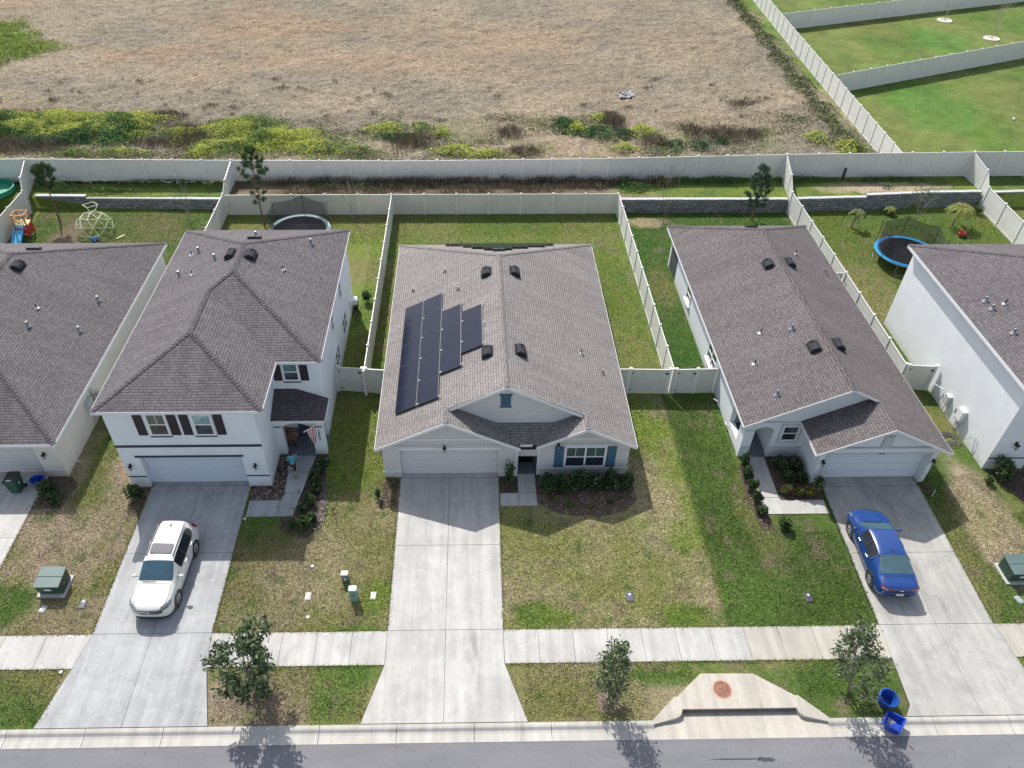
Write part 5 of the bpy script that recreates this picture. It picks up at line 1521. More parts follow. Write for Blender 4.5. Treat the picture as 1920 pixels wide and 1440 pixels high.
bare_tree('bare sapling in a white ring beyond the field fence, the nearer of two', 60.5, 92.5, 3.4, 35, z=1.06, c=(.4,.36,.3), r0=.05)
for x_, y_, l_ in ((58.2,99.3,'white stone ring around the farther bare sapling'),(60.5,92.5,'white stone ring around the nearer bare sapling')):
    t = thing('tree_ring', l_, 'tree ring', (x_,y_,1.06), 'white tree rings')
    MB().lathe([(.85,1.06),(.85,1.16),(.62,1.16),(.62,1.08)], (x_,y_,0), 28).build('ring', plain((.72,.68,.62),.8,0,.1), t)
    MB().lathe([(.63,1.09),(.001,1.1)], (x_,y_,0), 20).build('mulch_fill', soil((.35,.28,.2),(.6,.5,.4),8,.02), t)

def palm(label, x, y, H, fr, L, seed, lean=(0,0), cols=((.24,.26,.05),(.15,.19,.035)), droop=.9, dirs=None):
    rs = random.Random(seed); nr = np.random.RandomState(seed)
    t = thing('palm_tree', label, 'palm', (x,y,0), 'small palms and bananas in the trampoline yard')
    m = MB(); top = Vector((x+lean[0], y+lean[1], H))
    m.tube([(x,y,-.05),(x+lean[0]*.4,y+lean[1]*.4,H*.5),tuple(top)], [.07,.055,.045], 8)
    C, U, V = [], [], []
    for k in range(fr):
        a = dirs[k] if dirs else 6.28*k/fr+rs.uniform(-.3,.3)
        prev = top; pts = [tuple(top)]
        for j in range(1, 11):
            f = j/10
            q = top+Vector((cos(a)*L*f*(1-.15*f), sin(a)*L*f*(1-.15*f), L*(.75*f-droop*1.15*f*f)))
            pts.append(tuple(q)); dd = np.array(q-prev); dd /= np.linalg.norm(dd)
            side = np.cross(dd, [0,0,1]); side /= np.linalg.norm(side)+1e-6
            for sg in (-1,1):
                for e in range(3):
                    b = np.array(prev.lerp(q, e/3)); ll = .34*(1-.6*abs(f-.4))*L
                    dv = side*sg*.8+dd*.5+np.array([0,0,-.25]); dv /= np.linalg.norm(dv)
                    C.append(b+dv*ll*.5); U.append(dv*ll*.5); V.append(dd*.03)
            prev = q
        m.tube(pts, [.018-.0012*i for i in range(11)], 4)
    m.build('trunk', bark((.17,.14,.09)), t, uv=False)
    C, U, V = map(np.array, (C,U,V))
    quads_obj('frond', C, U, V, tint(nr, len(C), cols, .4), LEAFM, t)
palm('arching yellow green palm by the retaining wall in the blue trampoline yard', 36.9, 51.8, 1.5, 8, 1.3, 41, (.25,0))
palm('thin young palm left in the blue trampoline yard', 29.0, 51.5, 1.3, 6, .8, 42, (.2,.1), cols=((.10,.14,.04),(.14,.16,.05)))
palm('tiny palm against the retaining wall behind the blue trampoline', 32.8, 53.6, .5, 6, .6, 44)
bare_tree('leafy multi stemmed shrub behind the blue trampoline', 33.9, 51.7, 2.4, 45, leaves=5, group='small palms and bananas in the trampoline yard', cols=((.08,.12,.03),(.05,.08,.02)))
bush('shrub','low weedy shrub in the corner by the far right fence','shrub',39.7,53.6,.55,.7,300,.07,seed=3)

# foundation planting ---------------------------------------------------------
DK = ((.035,.075,.026),(.06,.11,.036),(.018,.04,.015),(.14,.19,.08))
YG = ((.16,.18,.04),(.20,.19,.05),(.10,.13,.03),(.24,.16,.05))
LG = ((.10,.16,.04),(.14,.2,.06),(.06,.10,.03))
i = 0
for x_, y_, r_, h_, n_, c_, l_ in (
    (3.75,25.75,.62,1.0,1500,DK,'dark glossy shrub right of the central porch'),
    (4.55,25.8,.62,.95,1500,DK,'dark shrub below the left blue shutter'),
    (5.35,25.75,.62,1.0,1500,DK,'dark shrub below the central window, second from the middle'),
    (6.15,25.8,.62,1.05,1500,DK,'dark shrub under the right half of the central window'),
    (6.95,25.85,.62,.9,1500,DK,'dark shrub below the right blue shutter'),
    (7.65,25.75,.52,.85,1500,DK,'dark shrub at the right corner of the central house'),
    (1.85,26.1,.30,1.5,420,DK,'tall thin shrub left of the central porch'),
    (4.75,24.6,.28,.4,260,LG,'small bright green bush in the curved bed'),
    (5.85,24.5,.18,.22,120,YG,'tiny yellowish plant in the curved bed'),
    (6.9,24.8,.22,.28,150,DK,'small dark plant at the right of the curved bed'),
    (4.15,24.95,.22,.3,150,YG,'small pale plant at the left of the curved bed'),
    (-16.75,25.3,.50,.85,700,DK,'dark shrub left of the white car garage'),
    (-21.2,25.6,.62,.9,900,DK,'shaded shrub at the corner of the far left house'),
    (-20.6,25.1,.5,.6,500,DK,'low shaded shrub nearest the far left house corner'),
    (-8.15,23.35,.48,.8,900,LG+DK,'bushy light green shrub at the end of the walk'),
    (-8.75,23.5,.30,.45,350,DK,'low dark shrub beside the bushy light green one'),
    (-8.35,24.35,.33,.6,420,LG+DK,'leafy shrub midway along the walk bed'),
    (-8.2,25.2,.30,.5,350,LG+DK,'leafy shrub behind the solar lights'),
    (-7.95,26.2,.38,.55,420,DK,'dark shrub in the shade beside the porch pier'),
    (-8.0,27.1,.36,.5,350,DK,'dark shrub right in front of the porch pier'),
    (-8.0,24.9,.34,.55,420,DK,'leafy shrub between the two round path lights'),
    (-7.85,25.7,.36,.5,450,DK,'low dark shrub beside the pale chips'),
    (-8.1,26.65,.36,.6,450,DK,'dark shrub near the path in the shaded planting bed'),
    (-7.8,27.5,.34,.5,400,DK,'dark shrub at the foot of the porch pier'),
    (-7.75,23.9,.36,.5,450,DK,'dark shrub right of the bushy light green one'),
    (14.15,27.1,.36,.85,550,DK,'dark shrub nearest the arched porch, left bed'),
    (14.12,26.35,.38,.85,600,DK,'dark shrub second from the arched porch, left bed'),
    (14.15,25.55,.36,.75,550,DK,'dark shrub third from the arched porch, left bed'),
    (14.2,24.75,.36,.7,500,DK,'dark shrub fourth from the arched porch, left bed'),
    (14.22,24.0,.34,.6,450,DK,'reddish dark shrub near the bend of the L shaped walk'),
    (15.05,23.15,.46,.65,700,DK+LG,'round glossy shrub on the lawn end of the left bed'),
    (16.0,27.0,.45,.75,700,DK,'dark shrub under the small window, left one'),
    (16.7,26.9,.45,.75,700,DK,'dark shrub under the small window, right one'),
    (16.1,26.2,.4,.65,550,DK,'dark shrub in the middle of the L shaped walk bed'),
    (16.8,26.1,.38,.6,500,DK,'dark shrub beside the garage side wall'),
    (15.75,25.3,.33,.5,420,YG,'yellow leaved shrub at the left of the L shaped walk bed'),
    (16.35,25.15,.32,.5,420,YG,'yellow leaved shrub in the middle front of the walk bed'),
    (16.9,25.15,.36,.6,420,YG,'orange yellow shrub at the right front of the walk bed'),
    (17.35,25.45,.34,1.15,300,DK,'taller spiky shrub against the garage pier'),
    (27.2,26.2,.62,1.15,1100,DK+LG,'large glossy shrub at the corner of the far right house'),
    (26.4,25.9,.3,.5,250,LG,'small light shrub left of the far right corner shrub'),
    (-6.95,42.2,.45,.9,500,DK,'dark spiky shrub beside the two storey side wall'),
    (-4.72,25.15,.16,.75,160,DK,'thin dark plant left of the central garage'),
    ):
    i += 1
    bush('shrub', l_, 'shrub', x_, y_, r_, h_, n_, .085 if h_ > .45 else .055, c_, 100+i)

# weeds -----------------------------------------------------------------------
def weeds(name, label, patches, seed, cols, size=.10, dens=90, blade=False, z=1.1, mat=None, flower=None):
    rs = np.random.RandomState(seed); Cs, Us, Vs, Ks = [], [], [], []
    for cx, cy, rx, ry, hh in patches:
        n = int(dens*rx*ry*3.14)
        a = rs.rand(n)*6.283; q = np.minimum(np.sqrt(rs.rand(n))*(.62+.75*rs.rand(n)), 1.45)
        wob = 1+.25*np.sin(a*3+cx)+.15*np.sin(a*7+cy)
        x = cx+np.cos(a)*q*rx*wob; y = cy+np.sin(a)*q*ry*wob
        lump = .45+.75*fbm(x, y, 1.1, 3, seed+5)
        top = hh*np.clip(np.exp(-q*q*1.5), .1, 1)*lump*1.25
        zz = z+top*(rs.rand(n)**.45)
        C = np.stack([x,y,zz],1)
        if blade:
            d = unit(rs.randn(n,3)*np.array([.4,.4,.2])+np.array([0,0,1.0])); L = size*(.5+rs.rand(n,1))
            U = d*L; V = unit(np.cross(d, rs.randn(n,3)))*.022; C[:,2] = z+L[:,0]*.8*rs.rand(n)+top*.3
        else: U, V = leaf_dirs(rs, n, .5, size, .5)
        K = tint(rs, n, cols, .5)
        # clumps share a tone
        tone = fbm(x, y, .9, 3, seed+9); K = K*(.6+.9*tone[:,None])
        if flower is not None:
            fm = (zz > z+top*.55) & (rs.rand(n) < np.clip((fbm(x,y,2.2,3,seed+3)-flower[1])*5, .08, .85)) ; K[fm] = np.array(flower[0])*(.75+.5*rs.rand(fm.sum(),1))
        Cs.append(C); Us.append(U); Vs.append(V); Ks.append(K)
    C,U,V,K = map(np.concatenate,(Cs,Us,Vs,Ks))
    return quads_obj(name, C, U, V, K, mat or LEAFM, kind='stuff', label=label)
GW_ = ((.07,.13,.03),(.11,.18,.04),(.04,.08,.02)); DG_ = ((.045,.12,.04),(.075,.17,.05),(.03,.075,.025))
YF = (.50,.54,.12)
weeds('weeds', 'yellow flowering weeds massed along the rear fence', [(-40,67.5,7,1.6,.8),(-17,65.8,4,2.2,.7),(-20,64,4,1.6,.6),(-34,67,6,2,.7),(-43,69.3,5,2.0,1.0),(-36.5,69.2,4.5,2.1,1.0),(-31.5,69,3.6,2.2,1.0),(-20.5,67.2,3.6,2.6,1.0),(-17.5,65.0,3.4,2.2,.9),(-13.2,63.4,3.0,1.5,.7),(-22.6,62.6,1.6,1.2,.7),(-25.5,66.3,1.8,1.5,.6),(-7.4,67.2,1.7,1.2,.7),(-4.3,67.5,1.0,1.0,.6),(-2.6,66.4,.8,1.2,.6),(-29.5,62.6,2.4,.6,.5),(-33.5,62.3,1.5,.5,.5),(12.0,69.6,1.1,.7,.6),(9.7,67.3,1.0,1.3,.8),(15.5,66.5,1.2,1.2,.8),(13.3,63.0,1.0,.8,.6),(-9.6,62.6,1.6,.9,.6),(-1.2,62.6,1.7,1.0,.7),(1.6,62.1,1.6,.7,.55),(30.6,65.1,1.0,.9,.8),(32.8,62.9,1.3,1.3,.8),(-41,62.2,1.4,.6,.4)], 1, ((.14,.24,.05),(.20,.31,.07),(.07,.13,.04),(.17,.19,.09)), .075, 310, flower=(YF,.36))
weeds('weeds', 'bright green weed patch far left in the brown field', [(-54,91,5.5,6.0,.5),(-50,88.5,4.0,3.2,.5),(-52,82,3.0,2.5,.4),(-56,97,3.5,1.5,.4)], 12, ((.22,.32,.05),(.30,.40,.07),(.16,.24,.05),(.3,.3,.12)), .10, 150)
weeds('weeds', 'dark green leafy weeds in front of the yellow flowering ones', [(-43,66.5,4.5,1.8,.7),(-33.5,65.8,4.5,1.8,.7),(-30.5,66.8,2.2,1.4,.7),(-37.5,64.8,3,1.2,.4),(8.6,67.9,1.3,1.5,.7),(11.2,66.5,1.8,1.3,.5),(13.7,66.0,1.0,.9,.5),(17.6,63.7,1.3,.9,.5),(19.9,63.6,1.1,.8,.5),(-6.5,65.6,2.0,.8,.4),(22.2,64.6,.7,.5,.4)], 2, DG_, .10, 150)
weeds('dry_brush', 'brown dry brush stalks among the field weeds', [(-25.4,66.6,1.6,2.0,.9),(-24.2,65.2,1.4,1.6,.7),(-39,64,5,1.5,.4),(-5,64.6,2.0,1.6,.6),(3.5,66.5,1.4,1.3,.5),(4.5,62.5,1.8,1,.6),(13.4,68.3,.7,2.2,1.5),(12.9,69.4,1.0,1.5,1.2),(16.2,64.3,1.5,1.2,.8),(22.4,65.8,1.8,1.6,.8),(20,66.8,1.2,1.2,.6),(25,66,1.2,1.0,.6),(-27.5,64.5,1.8,1.0,.4),(-45,70.5,6,1,.4),(-28,70.5,2,.8,.4),(26,73,1.3,.8,.3)], 3, ((.15,.12,.085),(.21,.17,.12),(.09,.07,.05),(.13,.11,.09)), .28, 110, blade=True)
weeds('weeds', 'straggling green and brown weeds along the field fence', [(35.0-.0*k, 60+k*2.2, .9+.3*sin(k*2.1), 1.3, .55) for k in range(0)]+[(33.1+.033*(k*2.3)-.25*abs(sin(k*1.7)), 63+k*2.3, .95+.35*sin(k*2.1), 1.35, .6) for k in range(21)], 4, GW_+((.16,.14,.09),(.12,.11,.07)), .10, 90)
rq = random.Random(5)
weeds('dry_brush', 'sparse dry tufts dotted over the brown field', [(rq.uniform(-58,-5) if rq.random()<.75 else rq.uniform(-5,30),rq.uniform(66,80),rq.uniform(.12,.6),rq.uniform(.1,.3),rq.uniform(.1,.35)) for _ in range(110)], 5, ((.16,.13,.08),(.24,.2,.13),(.12,.10,.06)), .16, 150, blade=True)
weeds('weeds', 'thin grey green scrub mixed through the strip behind the rear fence', [(x_+rq.uniform(-1,1),rq.uniform(60.8,70),rq.uniform(1.2,3.2),rq.uniform(.6,1.6),rq.uniform(.12,.4)) for x_ in np.arange(-46,34,1.3)], 15, ((.14,.15,.07),(.20,.19,.12),(.10,.12,.05),(.22,.19,.14),(.15,.2,.06)), .085, 42)
weeds('dry_brush', 'brown weeds growing along the foot of the rear fence', [(x_,57.0+random.uniform(-.25,.25),.8,.3,.6) for x_ in np.arange(-17,12,.9)]+[(x_,55.9+random.uniform(-.6,.4),.8,.4,.35) for x_ in np.arange(-14,11,1.1)]+[(15.0,56.6,1.4,.7,1.1),(12.5,57.0,1.2,.4,.9),(-4,56.7,3.5,.5,.9)], 6, ((.15,.11,.075),(.22,.17,.12),(.08,.07,.05),(.12,.13,.06)), .24, 120, blade=True)
weeds('weeds', 'green ground weeds on the terrace', [(-11.5,56.4,1.2,.6,.4),(-8.5,56.2,.9,.5,.35),(13.2,56.0,1.8,.8,.4),(16.5,57.0,2.6,.5,.4),(20.5,57.1,2.6,.5,.4),(27,57.2,3,.4,.35),(32.2,56.9,.7,.4,.4),(34,57.2,3,.3,.3),(-32.3,56.5,1.2,.6,.45),(-29,56.0,3.2,.3,.18),(-24,57.1,5,.3,.3),(12.2,56.6,.6,.5,.7),(33.2,56.0,.5,.3,.35)], 7, GW_+DG_, .07, 260)
# blades along lawn edges and taller tufts in the lawns
def tufts(name, label, rects, seed, dens, L, cols, z=0.0):
    rs = np.random.RandomState(seed); Cs = []
    for x0,x1,y0,y1,d in rects:
        n = int((x1-x0)*(y1-y0)*dens*d); Cs.append(np.stack([x0+(x1-x0)*rs.rand(n), y0+(y1-y0)*rs.rand(n), np.full(n,z)],1))
    C = np.concatenate(Cs); n = len(C)
    d = unit(rs.randn(n,3)*np.array([.75,.75,.2])+np.array([0,0,.7])); LL = L*(.5+rs.rand(n,1))
    base = lawn_col(C[:,0], C[:,1])
    r_ = rs.rand(n,1)
    K = base*(.55+1.0*r_)+(r_ > .72)*(base*.9+np.array([.03,.025,.015]))*rs.rand(n,1)
    C = C+d*LL*.4
    return quads_obj(name, C, d*LL*.5, unit(np.cross(d, rs.randn(n,3)))*(.009+.004*(L>.1)), K, LEAFM, kind='stuff', label=label)
tufts('grass', 'grass blades of the front lawns', [(-21.6,-16.3,17.9,26,1),(-11.1,-3.75,17.9,24,1),(-7.4,-3.75,24,32,1),(1.35,14.0,17.9,23.9,1),(8.3,13.8,23.9,32.5,1),(14,17.4,17.9,23.0,1),(22.8,26.4,17.9,26.5,1),(26.4,29.8,17.9,24,1),(-19.8,-17.3,26,31,1),(-48*0-21,-16.8,14.0,16.2,1),(-10.3,-4.3,14.0,16.2,1),(2.0,7.0,14.0,16.2,1),(7,9,15.6,16.2,1),(13.2,17.0,14.7,16.2,1)], 9, 330, .13, None)
tufts('grass', 'grass blades of the back yards', [(-33.5,-19,46,54.7,1),(-7.3,-6.2,34,53.5,1),(-18.5,-6.2,49.5,53.6,1),(-5.9,-4.9,33.5,53.5,1),(8.4,11.2,33.5,53.5,1),(-5,8.4,46,53.6,1),(11.6,13.9,33.2,53.8,1),(13.9,24.6,47.6,53.8,1),(24.9,40,34,54,1),(-20,-17.6,31,46,.8)], 10, 130, .14, None)
EDG = []
for xl_, xr_ in DL[:4]:
    for k_ in range(24):
        ya = 17.95+k_*.34
        if ya < 26: EDG += [(lin(xl_)(ya)-.09,lin(xl_)(ya)+.035,ya,ya+.34,1),(lin(xr_)(ya)-.035,lin(xr_)(ya)+.09,ya,ya+.34,1)]
EDG += [(a_,b_,17.80,17.93,1) for a_,b_ in ((-21.6,-16.4),(-11.1,-3.8),(1.3,17.3),(22.7,30))]+[(a_,b_,16.2,16.31,1) for a_,b_ in ((-21.6,-16.6),(-10.9,-3.8),(1.3,17.3),(22.9,30))]
tufts('grass', 'ragged grass fringe along the concrete edges', EDG, 13, 900, .11, None, z=.01)
from mathutils.bvhtree import BVHTree
# ------------------------------------------------------------------ yard and street objects
GRN = plain((.035,.075,.06), .45, 0, .15); GRNL = plain((.10,.155,.145), .5, 0, .2)
def transformer(x, y, label):
    t = thing('utility_transformer', label, 'transformer', (x,y,0), 'green pad mounted transformers')
    MB().box(x-.62,x+.62,y-.58,y+.58,-.05,.10).build('pad', plain((.45,.45,.42),.85,0,.15), t, bevel=.02)
    MB().add([(x-.52,y-.42,.1),(x+.52,y-.42,.1),(x+.52,y+.45,.1),(x-.52,y+.45,.1),(x-.52,y-.50,.72),(x+.52,y-.50,.72),(x+.52,y+.45,.80),(x-.52,y+.45,.80)],
             [(3,2,1,0),(4,5,6,7),(0,1,5,4),(1,2,6,5),(2,3,7,6),(3,0,4,7)]).build('cabinet', GRN, t, bevel=.015)
    MB().add([(x-.56,y-.54,.71),(x+.56,y-.54,.71),(x+.56,y-.02,.755),(x-.56,y-.02,.755),(x-.56,y-.54,.77),(x+.56,y-.54,.77),(x+.56,y-.02,.815),(x-.56,y-.02,.815)],[(3,2,1,0),(4,5,6,7),(0,1,5,4),(1,2,6,5),(2,3,7,6),(3,0,4,7)]).add([(x-.56,y+.0,.755),(x+.56,y+.0,.755),(x+.56,y+.5,.80),(x-.56,y+.5,.80),(x-.56,y+.0,.815),(x+.56,y+.0,.815),(x+.56,y+.5,.86),(x-.56,y+.5,.86)],[(3,2,1,0),(4,5,6,7),(0,1,5,4),(1,2,6,5),(2,3,7,6),(3,0,4,7)]).build('lid', GRNL, t, bevel=.01)
    s = MB().ob((x-.16,y-.493,.42),(.30,0,0),(0,.02,0),(0,-.02,.15)); s.build('warning_sticker', WHITE, t)
    MB().box(x+.46,x+.525,y-.15,y+.0,.4,.48).build('handle', METAL, t)
transformer(-18.72, 20.25, 'green pad transformer in the left lawn by a bright green patch')
transformer(24.75, 20.35, 'green pad transformer at the right edge of the photo')
def pedestal(name, label, x, y, w, d, h, col, top, cat):
    t = thing(name, label, cat, (x,y,0))
    MB().box(x-w/2,x+w/2,y-d/2,y+d/2,-.05,h).build('body', plain(col,.5,0,.1), t, bevel=.03)
    MB().box(x-w/2-.015,x+w/2+.015,y-d/2-.015,y+d/2+.015,h-.04,h+.05).build('cap', plain(top,.5,0,.08), t, bevel=.04)
    return t
t = pedestal('cable_pedestal','pale green cable pedestal on the lawn between two drives',-5.27,19.42,.34,.26,.85,(.20,.36,.29),(.50,.62,.55),'utility box')
MB().box(-5.36,-5.2,19.275,19.289,.45,.62).build('vent', plain((.12,.22,.18)), t)
t = pedestal('utility_box','small grey utility box behind the pale green pedestal',-5.78,20.42,.30,.24,.55,(.16,.19,.18),(.62,.64,.60),'utility box')
MB().box(-5.82,-5.72,20.285,20.299,.22,.36).build('label_plate', WHITE, t)
def lid(label, x, y, w, d, col, rot=0, cap=None, z=.05):
    t = thing('valve_box', label, 'utility cover', (x,y,0), 'utility lids set in the lawns')
    c, s = cos(rot), sin(rot)
    q = [(x+a*c-b*s, y+a*s+b*c) for a,b in ((-w/2,-d/2),(w/2,-d/2),(w/2,d/2),(-w/2,d/2))]
    q2 = [(x+a*c-b*s, y+a*s+b*c) for a,b in ((-w/2+.04,-d/2+.05),(w/2-.04,-d/2+.05),(w/2-.04,d/2-.05),(-w/2+.04,d/2-.05))]
    MB().prism(q,-.05,z).build('cover', plain(col,.6,0,.15), t, bevel=.06)
    if cap: MB().lathe([(.05,z),(.05,z+.012),(.001,z+.014)], (x,y+d*.22,0), 14).build('cap', plain(cap,.4,0,0), t)
    else: MB().prism(q2, z, z+.008).build('cap', plain(tuple(v*.93 for v in col),.6,0,.1), t)
lid('white rectangular lid in the brown lawn right of the white car drive', -7.35, 19.6, .27, .42, (.62,.58,.54))
lid('white rounded lid between the green pedestal and the central drive', -4.45, 19.6, .27, .42, (.66,.62,.60))
lid('dark water meter lid beside the white car drive', -17.2, 19.35, .32, .5, (.10,.10,.13), 0, (.75,.78,.8))
lid('grey lid at the foot of the left transformer', -18.85, 19.12, .3, .38, (.48,.52,.52), -.2)
lid('dark water meter lid in the listed house lawn', 6.97, 19.38, .34, .5, (.07,.08,.11), 0, (.8,.85,.9))
lid('dark water meter lid in the greener lawn left of the blue car drive', 14.95, 19.25, .34, .5, (.045,.045,.06), .05, (.8,.85,.9))
lid('pale green lid at the foot of the right transformer', 24.3, 19.0, .3, .42, (.30,.38,.36), .3)
for x_, y_, l_ in ((-7.40,21.2,'small round white cleanout cap in the brown lawn, the farther one'),(-7.19,18.55,'small round white cleanout cap in the brown lawn near the sidewalk'),(-11.1,24.0,'small white cap at the walk corner by the white car drive'),(-6.3,17.7,'small white cap at the sidewalk edge'),(-17.15,17.75,'small white cap beside the left drive at the sidewalk'),(-16.9,16.15,'small white cap beside the left drive at the verge')):
    t = thing('cleanout_cap', l_, 'utility cap', (x_,y_,0), 'small white caps')
    MB().lathe([(.075,-.02),(.075,.05),(.06,.065)], (x_,y_,0), 14).build('rim', WHITE, t); MB().lathe([(.045,.066),(.001,.07)], (x_,y_,0), 10).build('plug', plain((.4,.36,.3),.5,0,0), t)

# blue bins at the kerb
BLU = plain((.010,.07,.33), .5, 0, .1); BLUB = plain((.012,.055,.40), .38, 0, .08)
def tilt(root, rx, ry): root.rotation_euler = (rx, ry, root.rotation_euler[2])
t = thing('recycling_tub', 'round blue recycling tub standing tilted beside the blue car drive', 'recycling bin', (16.33,14.42,.03), 'blue recycling tubs', local=True)
MB().lathe([(.22,.0),(.30,.50),(.33,.50),(.335,.53),(.30,.54),(.285,.50),(.20,.03),(.001,.03)], (0,0,0), 28).build('tub', BLU, t, smooth=False)
MB().lathe([(.318,.40),(.335,.42),(.335,.45),(.312,.46)], (0,0,0), 28, cap=False).build('rim', BLU, t)
tilt(t, radians(7), radians(5)); t.scale = (1.12,1.12,.95)
t = thing('recycling_crate', 'square blue recycling crate lying open at the kerb', 'recycling bin', (16.45,13.36,.12), 'blue recycling tubs', rotz=radians(48), local=True)
m = MB(); w0, d0, w1, d1, hh = .22,.17,.29,.23,.36
ring = lambda w, d, z: [(-w,-d,z),(w,-d,z),(w,d,z),(-w,d,z)]
m.add(ring(w0,d0,0)+ring(w1,d1,hh)+ring(w1+.03,d1+.03,hh)+ring(w1+.03,d1+.03,hh-.05)+ring(w1-.015,d1-.015,hh)+ring(w0-.015,d0-.015,.02),
      [(3,2,1,0)]+[(i,(i+1)%4,(i+1)%4+4,i+4) for i in range(4)]+[(12+i,12+(i+1)%4,8+(i+1)%4,8+i) for i in range(4)]+[(8+i,8+(i+1)%4,16+(i+1)%4,16+i) for i in range(4)]+[(16+i,16+(i+1)%4,20+(i+1)%4,20+i) for i in range(4)]+[(20,21,22,23)])
m.build('crate', BLUB, t, bevel=.01)
MB().box(-.10,.10,.05,.152,.022,.03).build('sticker', plain((.08,.22,.55),.5,0,.2), t)
tilt(t, radians(-10), radians(8)); t.location = (16.28,13.42,-.01); t.scale = (1.25,1.35,1.1)
# wheelie bin and tub by the far left garage
t = thing('wheelie_bin', 'dark green wheelie bin with a black lid by the far left garage', 'trash bin', (-22.85,25.95,.035))
x, y = -22.85, 25.95
MB().add([(x-.24,y-.24,.08),(x+.24,y-.24,.08),(x+.24,y+.26,.08),(x-.24,y+.26,.08),(x-.31,y-.36,.98),(x+.31,y-.36,.98),(x+.31,y+.34,1.0),(x-.31,y+.34,1.0)],[(3,2,1,0),(4,5,6,7),(0,1,5,4),(1,2,6,5),(2,3,7,6),(3,0,4,7)]).build('body', plain((.012,.085,.048),.4,0,.1), t, bevel=.04)
MB().add([(x-.33,y-.40,.985),(x+.33,y-.40,.985),(x+.33,y+.38,1.0),(x-.33,y+.38,1.0),(x-.28,y-.34,1.03),(x+.28,y-.34,1.03),(x+.28,y+.34,1.06),(x-.28,y+.34,1.06)],[(3,2,1,0),(4,5,6,7),(0,1,5,4),(1,2,6,5),(2,3,7,6),(3,0,4,7)]).build('lid', BLACKP, t, bevel=.02)
MB().box(x-.30,x+.30,y-.385,y-.355,.93,.99).build('rim', plain((.02,.10,.06),.4,0,0), t)
MB().ob((x-.14,y-.30,1.035),(.26,0,0),(0,.10,.0),(0,0,.004)).build('sticker', plain((.5,.5,.48),.5,0,.2), t)
MB().ob((x+.265,y-.1,.62),(.02,.0,.12),(0,.1,0),(.02,0,0)).build('emblem', WHITE, t)
for sx in (-.28,.28): MB().cyl((x+sx-.03,y+.28,.12),(x+sx+.03,y+.28,.12),.11,n=16).build('wheel', BLACKP, t)
MB().tube([(x-.22,y+.42,.97),(x+.22,y+.42,.97)], .018, 8).build('handle', BLACKP, t)
t = thing('recycling_tub', 'blue recycling tub beside the wheelie bin at the far left garage', 'recycling bin', (-21.95,26.35,.04), 'blue recycling tubs', local=True)
m = MB().lathe([(.20,.0),(.28,.36),(.31,.36),(.31,.39),(.27,.40),(.26,.36),(.18,.03),(.001,.03)], (0,0,0), 24); m.build('tub', BLUB, t)
MB().box(-.08,.08,-.05,.06,.035,.05).build('scrap', plain((.2,.3,.6)), t)
t.scale = (1.25,1.0,1.0)

# hose coil by the far right house
t = thing('garden_hose', 'coiled grey black hose on the grass by the far right wall', 'hose', (25.9,28.9,0))
m = MB()
for k in range(6):
    r0 = .24+.06*k; cx_, cy_ = 25.85+.03*sin(k*2), 28.95+.04*cos(k*3)
    m.tube([(cx_+r0*cos(a*.35)*1.1, cy_+r0*sin(a*.35), .03+.035*(k%3)) for a in range(18)], .016, 5, cap=False)
m.build('coil', plain((.14,.14,.16),.5,0,.1), t)
m = MB(); m.tube([(25.5+.25*cos(a*.3)*1.2, 28.3+.25*sin(a*.3), .03) for a in range(20)], .013, 5, cap=False); m.build('loop', plain((.25,.27,.25),.5,0,0), t)
t = thing('lawn_ball', 'small white ball on the grass by the side gate', 'ball', (25.35,31.0,.1)); MB().ball((25.35,31.0,.1),.11).build('ball', plain((.75,.7,.62),.5,0,.1), t, smooth=True)
# path lights
for x_, y_, l_ in ((-8.70,25.55,'round path light midway along the walk, right side'),(-8.78,24.45,'round path light near the end of the walk'),(-8.22,28.0,'round path light by the porch opening')):
    t = thing('path_light', l_, 'path light', (x_,y_,0), 'round path lights along the walk')
    MB().cyl((x_,y_,0),(x_,y_,.28),.012,n=6).build('stake', DARK, t)
    hd = MB().lathe([(.02,.27),(.075,.30),(.075,.33),(.05,.35)], (x_,y_,0), 14).build('head', DARK, t); MB().lathe([(.04,.351),(.001,.355)], (x_,y_,0), 10).build('lens', plain((.6,.65,.7),.2,0,0), hd)
t = thing('garden_stake', 'thin dark stake standing in the lawn beside the planting bed', 'stake', (-6.75,24.1,0)); MB().tube([(-6.75,24.1,0),(-6.77,24.1,.75)],.012,5).box(-6.80,-6.74,24.08,24.12,.5,.75).build('stake', DARK, t)
t = thing('garden_stake', 'white stake in the dark corner bed right of the blue car garage', 'stake', (23.15,25.0,0)); MB().tube([(23.1,25.0,0),(23.2,25.1,.4)],.015,5).build('stake', WHITE, t)

# bench, flag on the porch
WOOD = plain((.42,.24,.14), .6, 0, .25)
t = thing('porch_bench', 'dark framed porch bench with brown wooden slats', 'bench', (-9.5,29.0,.05))
for k in range(4): MB().box(-9.93+k*.155,-9.82+k*.155,28.72,29.66,.46,.50).build('seat', WOOD, t)
for k in range(3): MB().ob((-10.0-.02*k,28.72,.60+.15*k),(.03,0,0),(0,.94,0),(0,0,.11)).build('backrest', WOOD, t)
for y_ in (28.66,29.62):
    MB().beam((-9.98,y_,.05),(-10.05,y_,1.02),.05,.04).beam((-9.35,y_,.05),(-9.35,y_,.62),.05,.04).beam((-10.0,y_,.62),(-9.32,y_,.64),.05,.04).beam((-9.98,y_,.42),(-9.35,y_,.42),.04,.05).build('frame', BLACKP, t)
t = thing('flag', 'red and white striped flag on a pole beside the house number', 'flag', (-7.98,28.25,2.2))
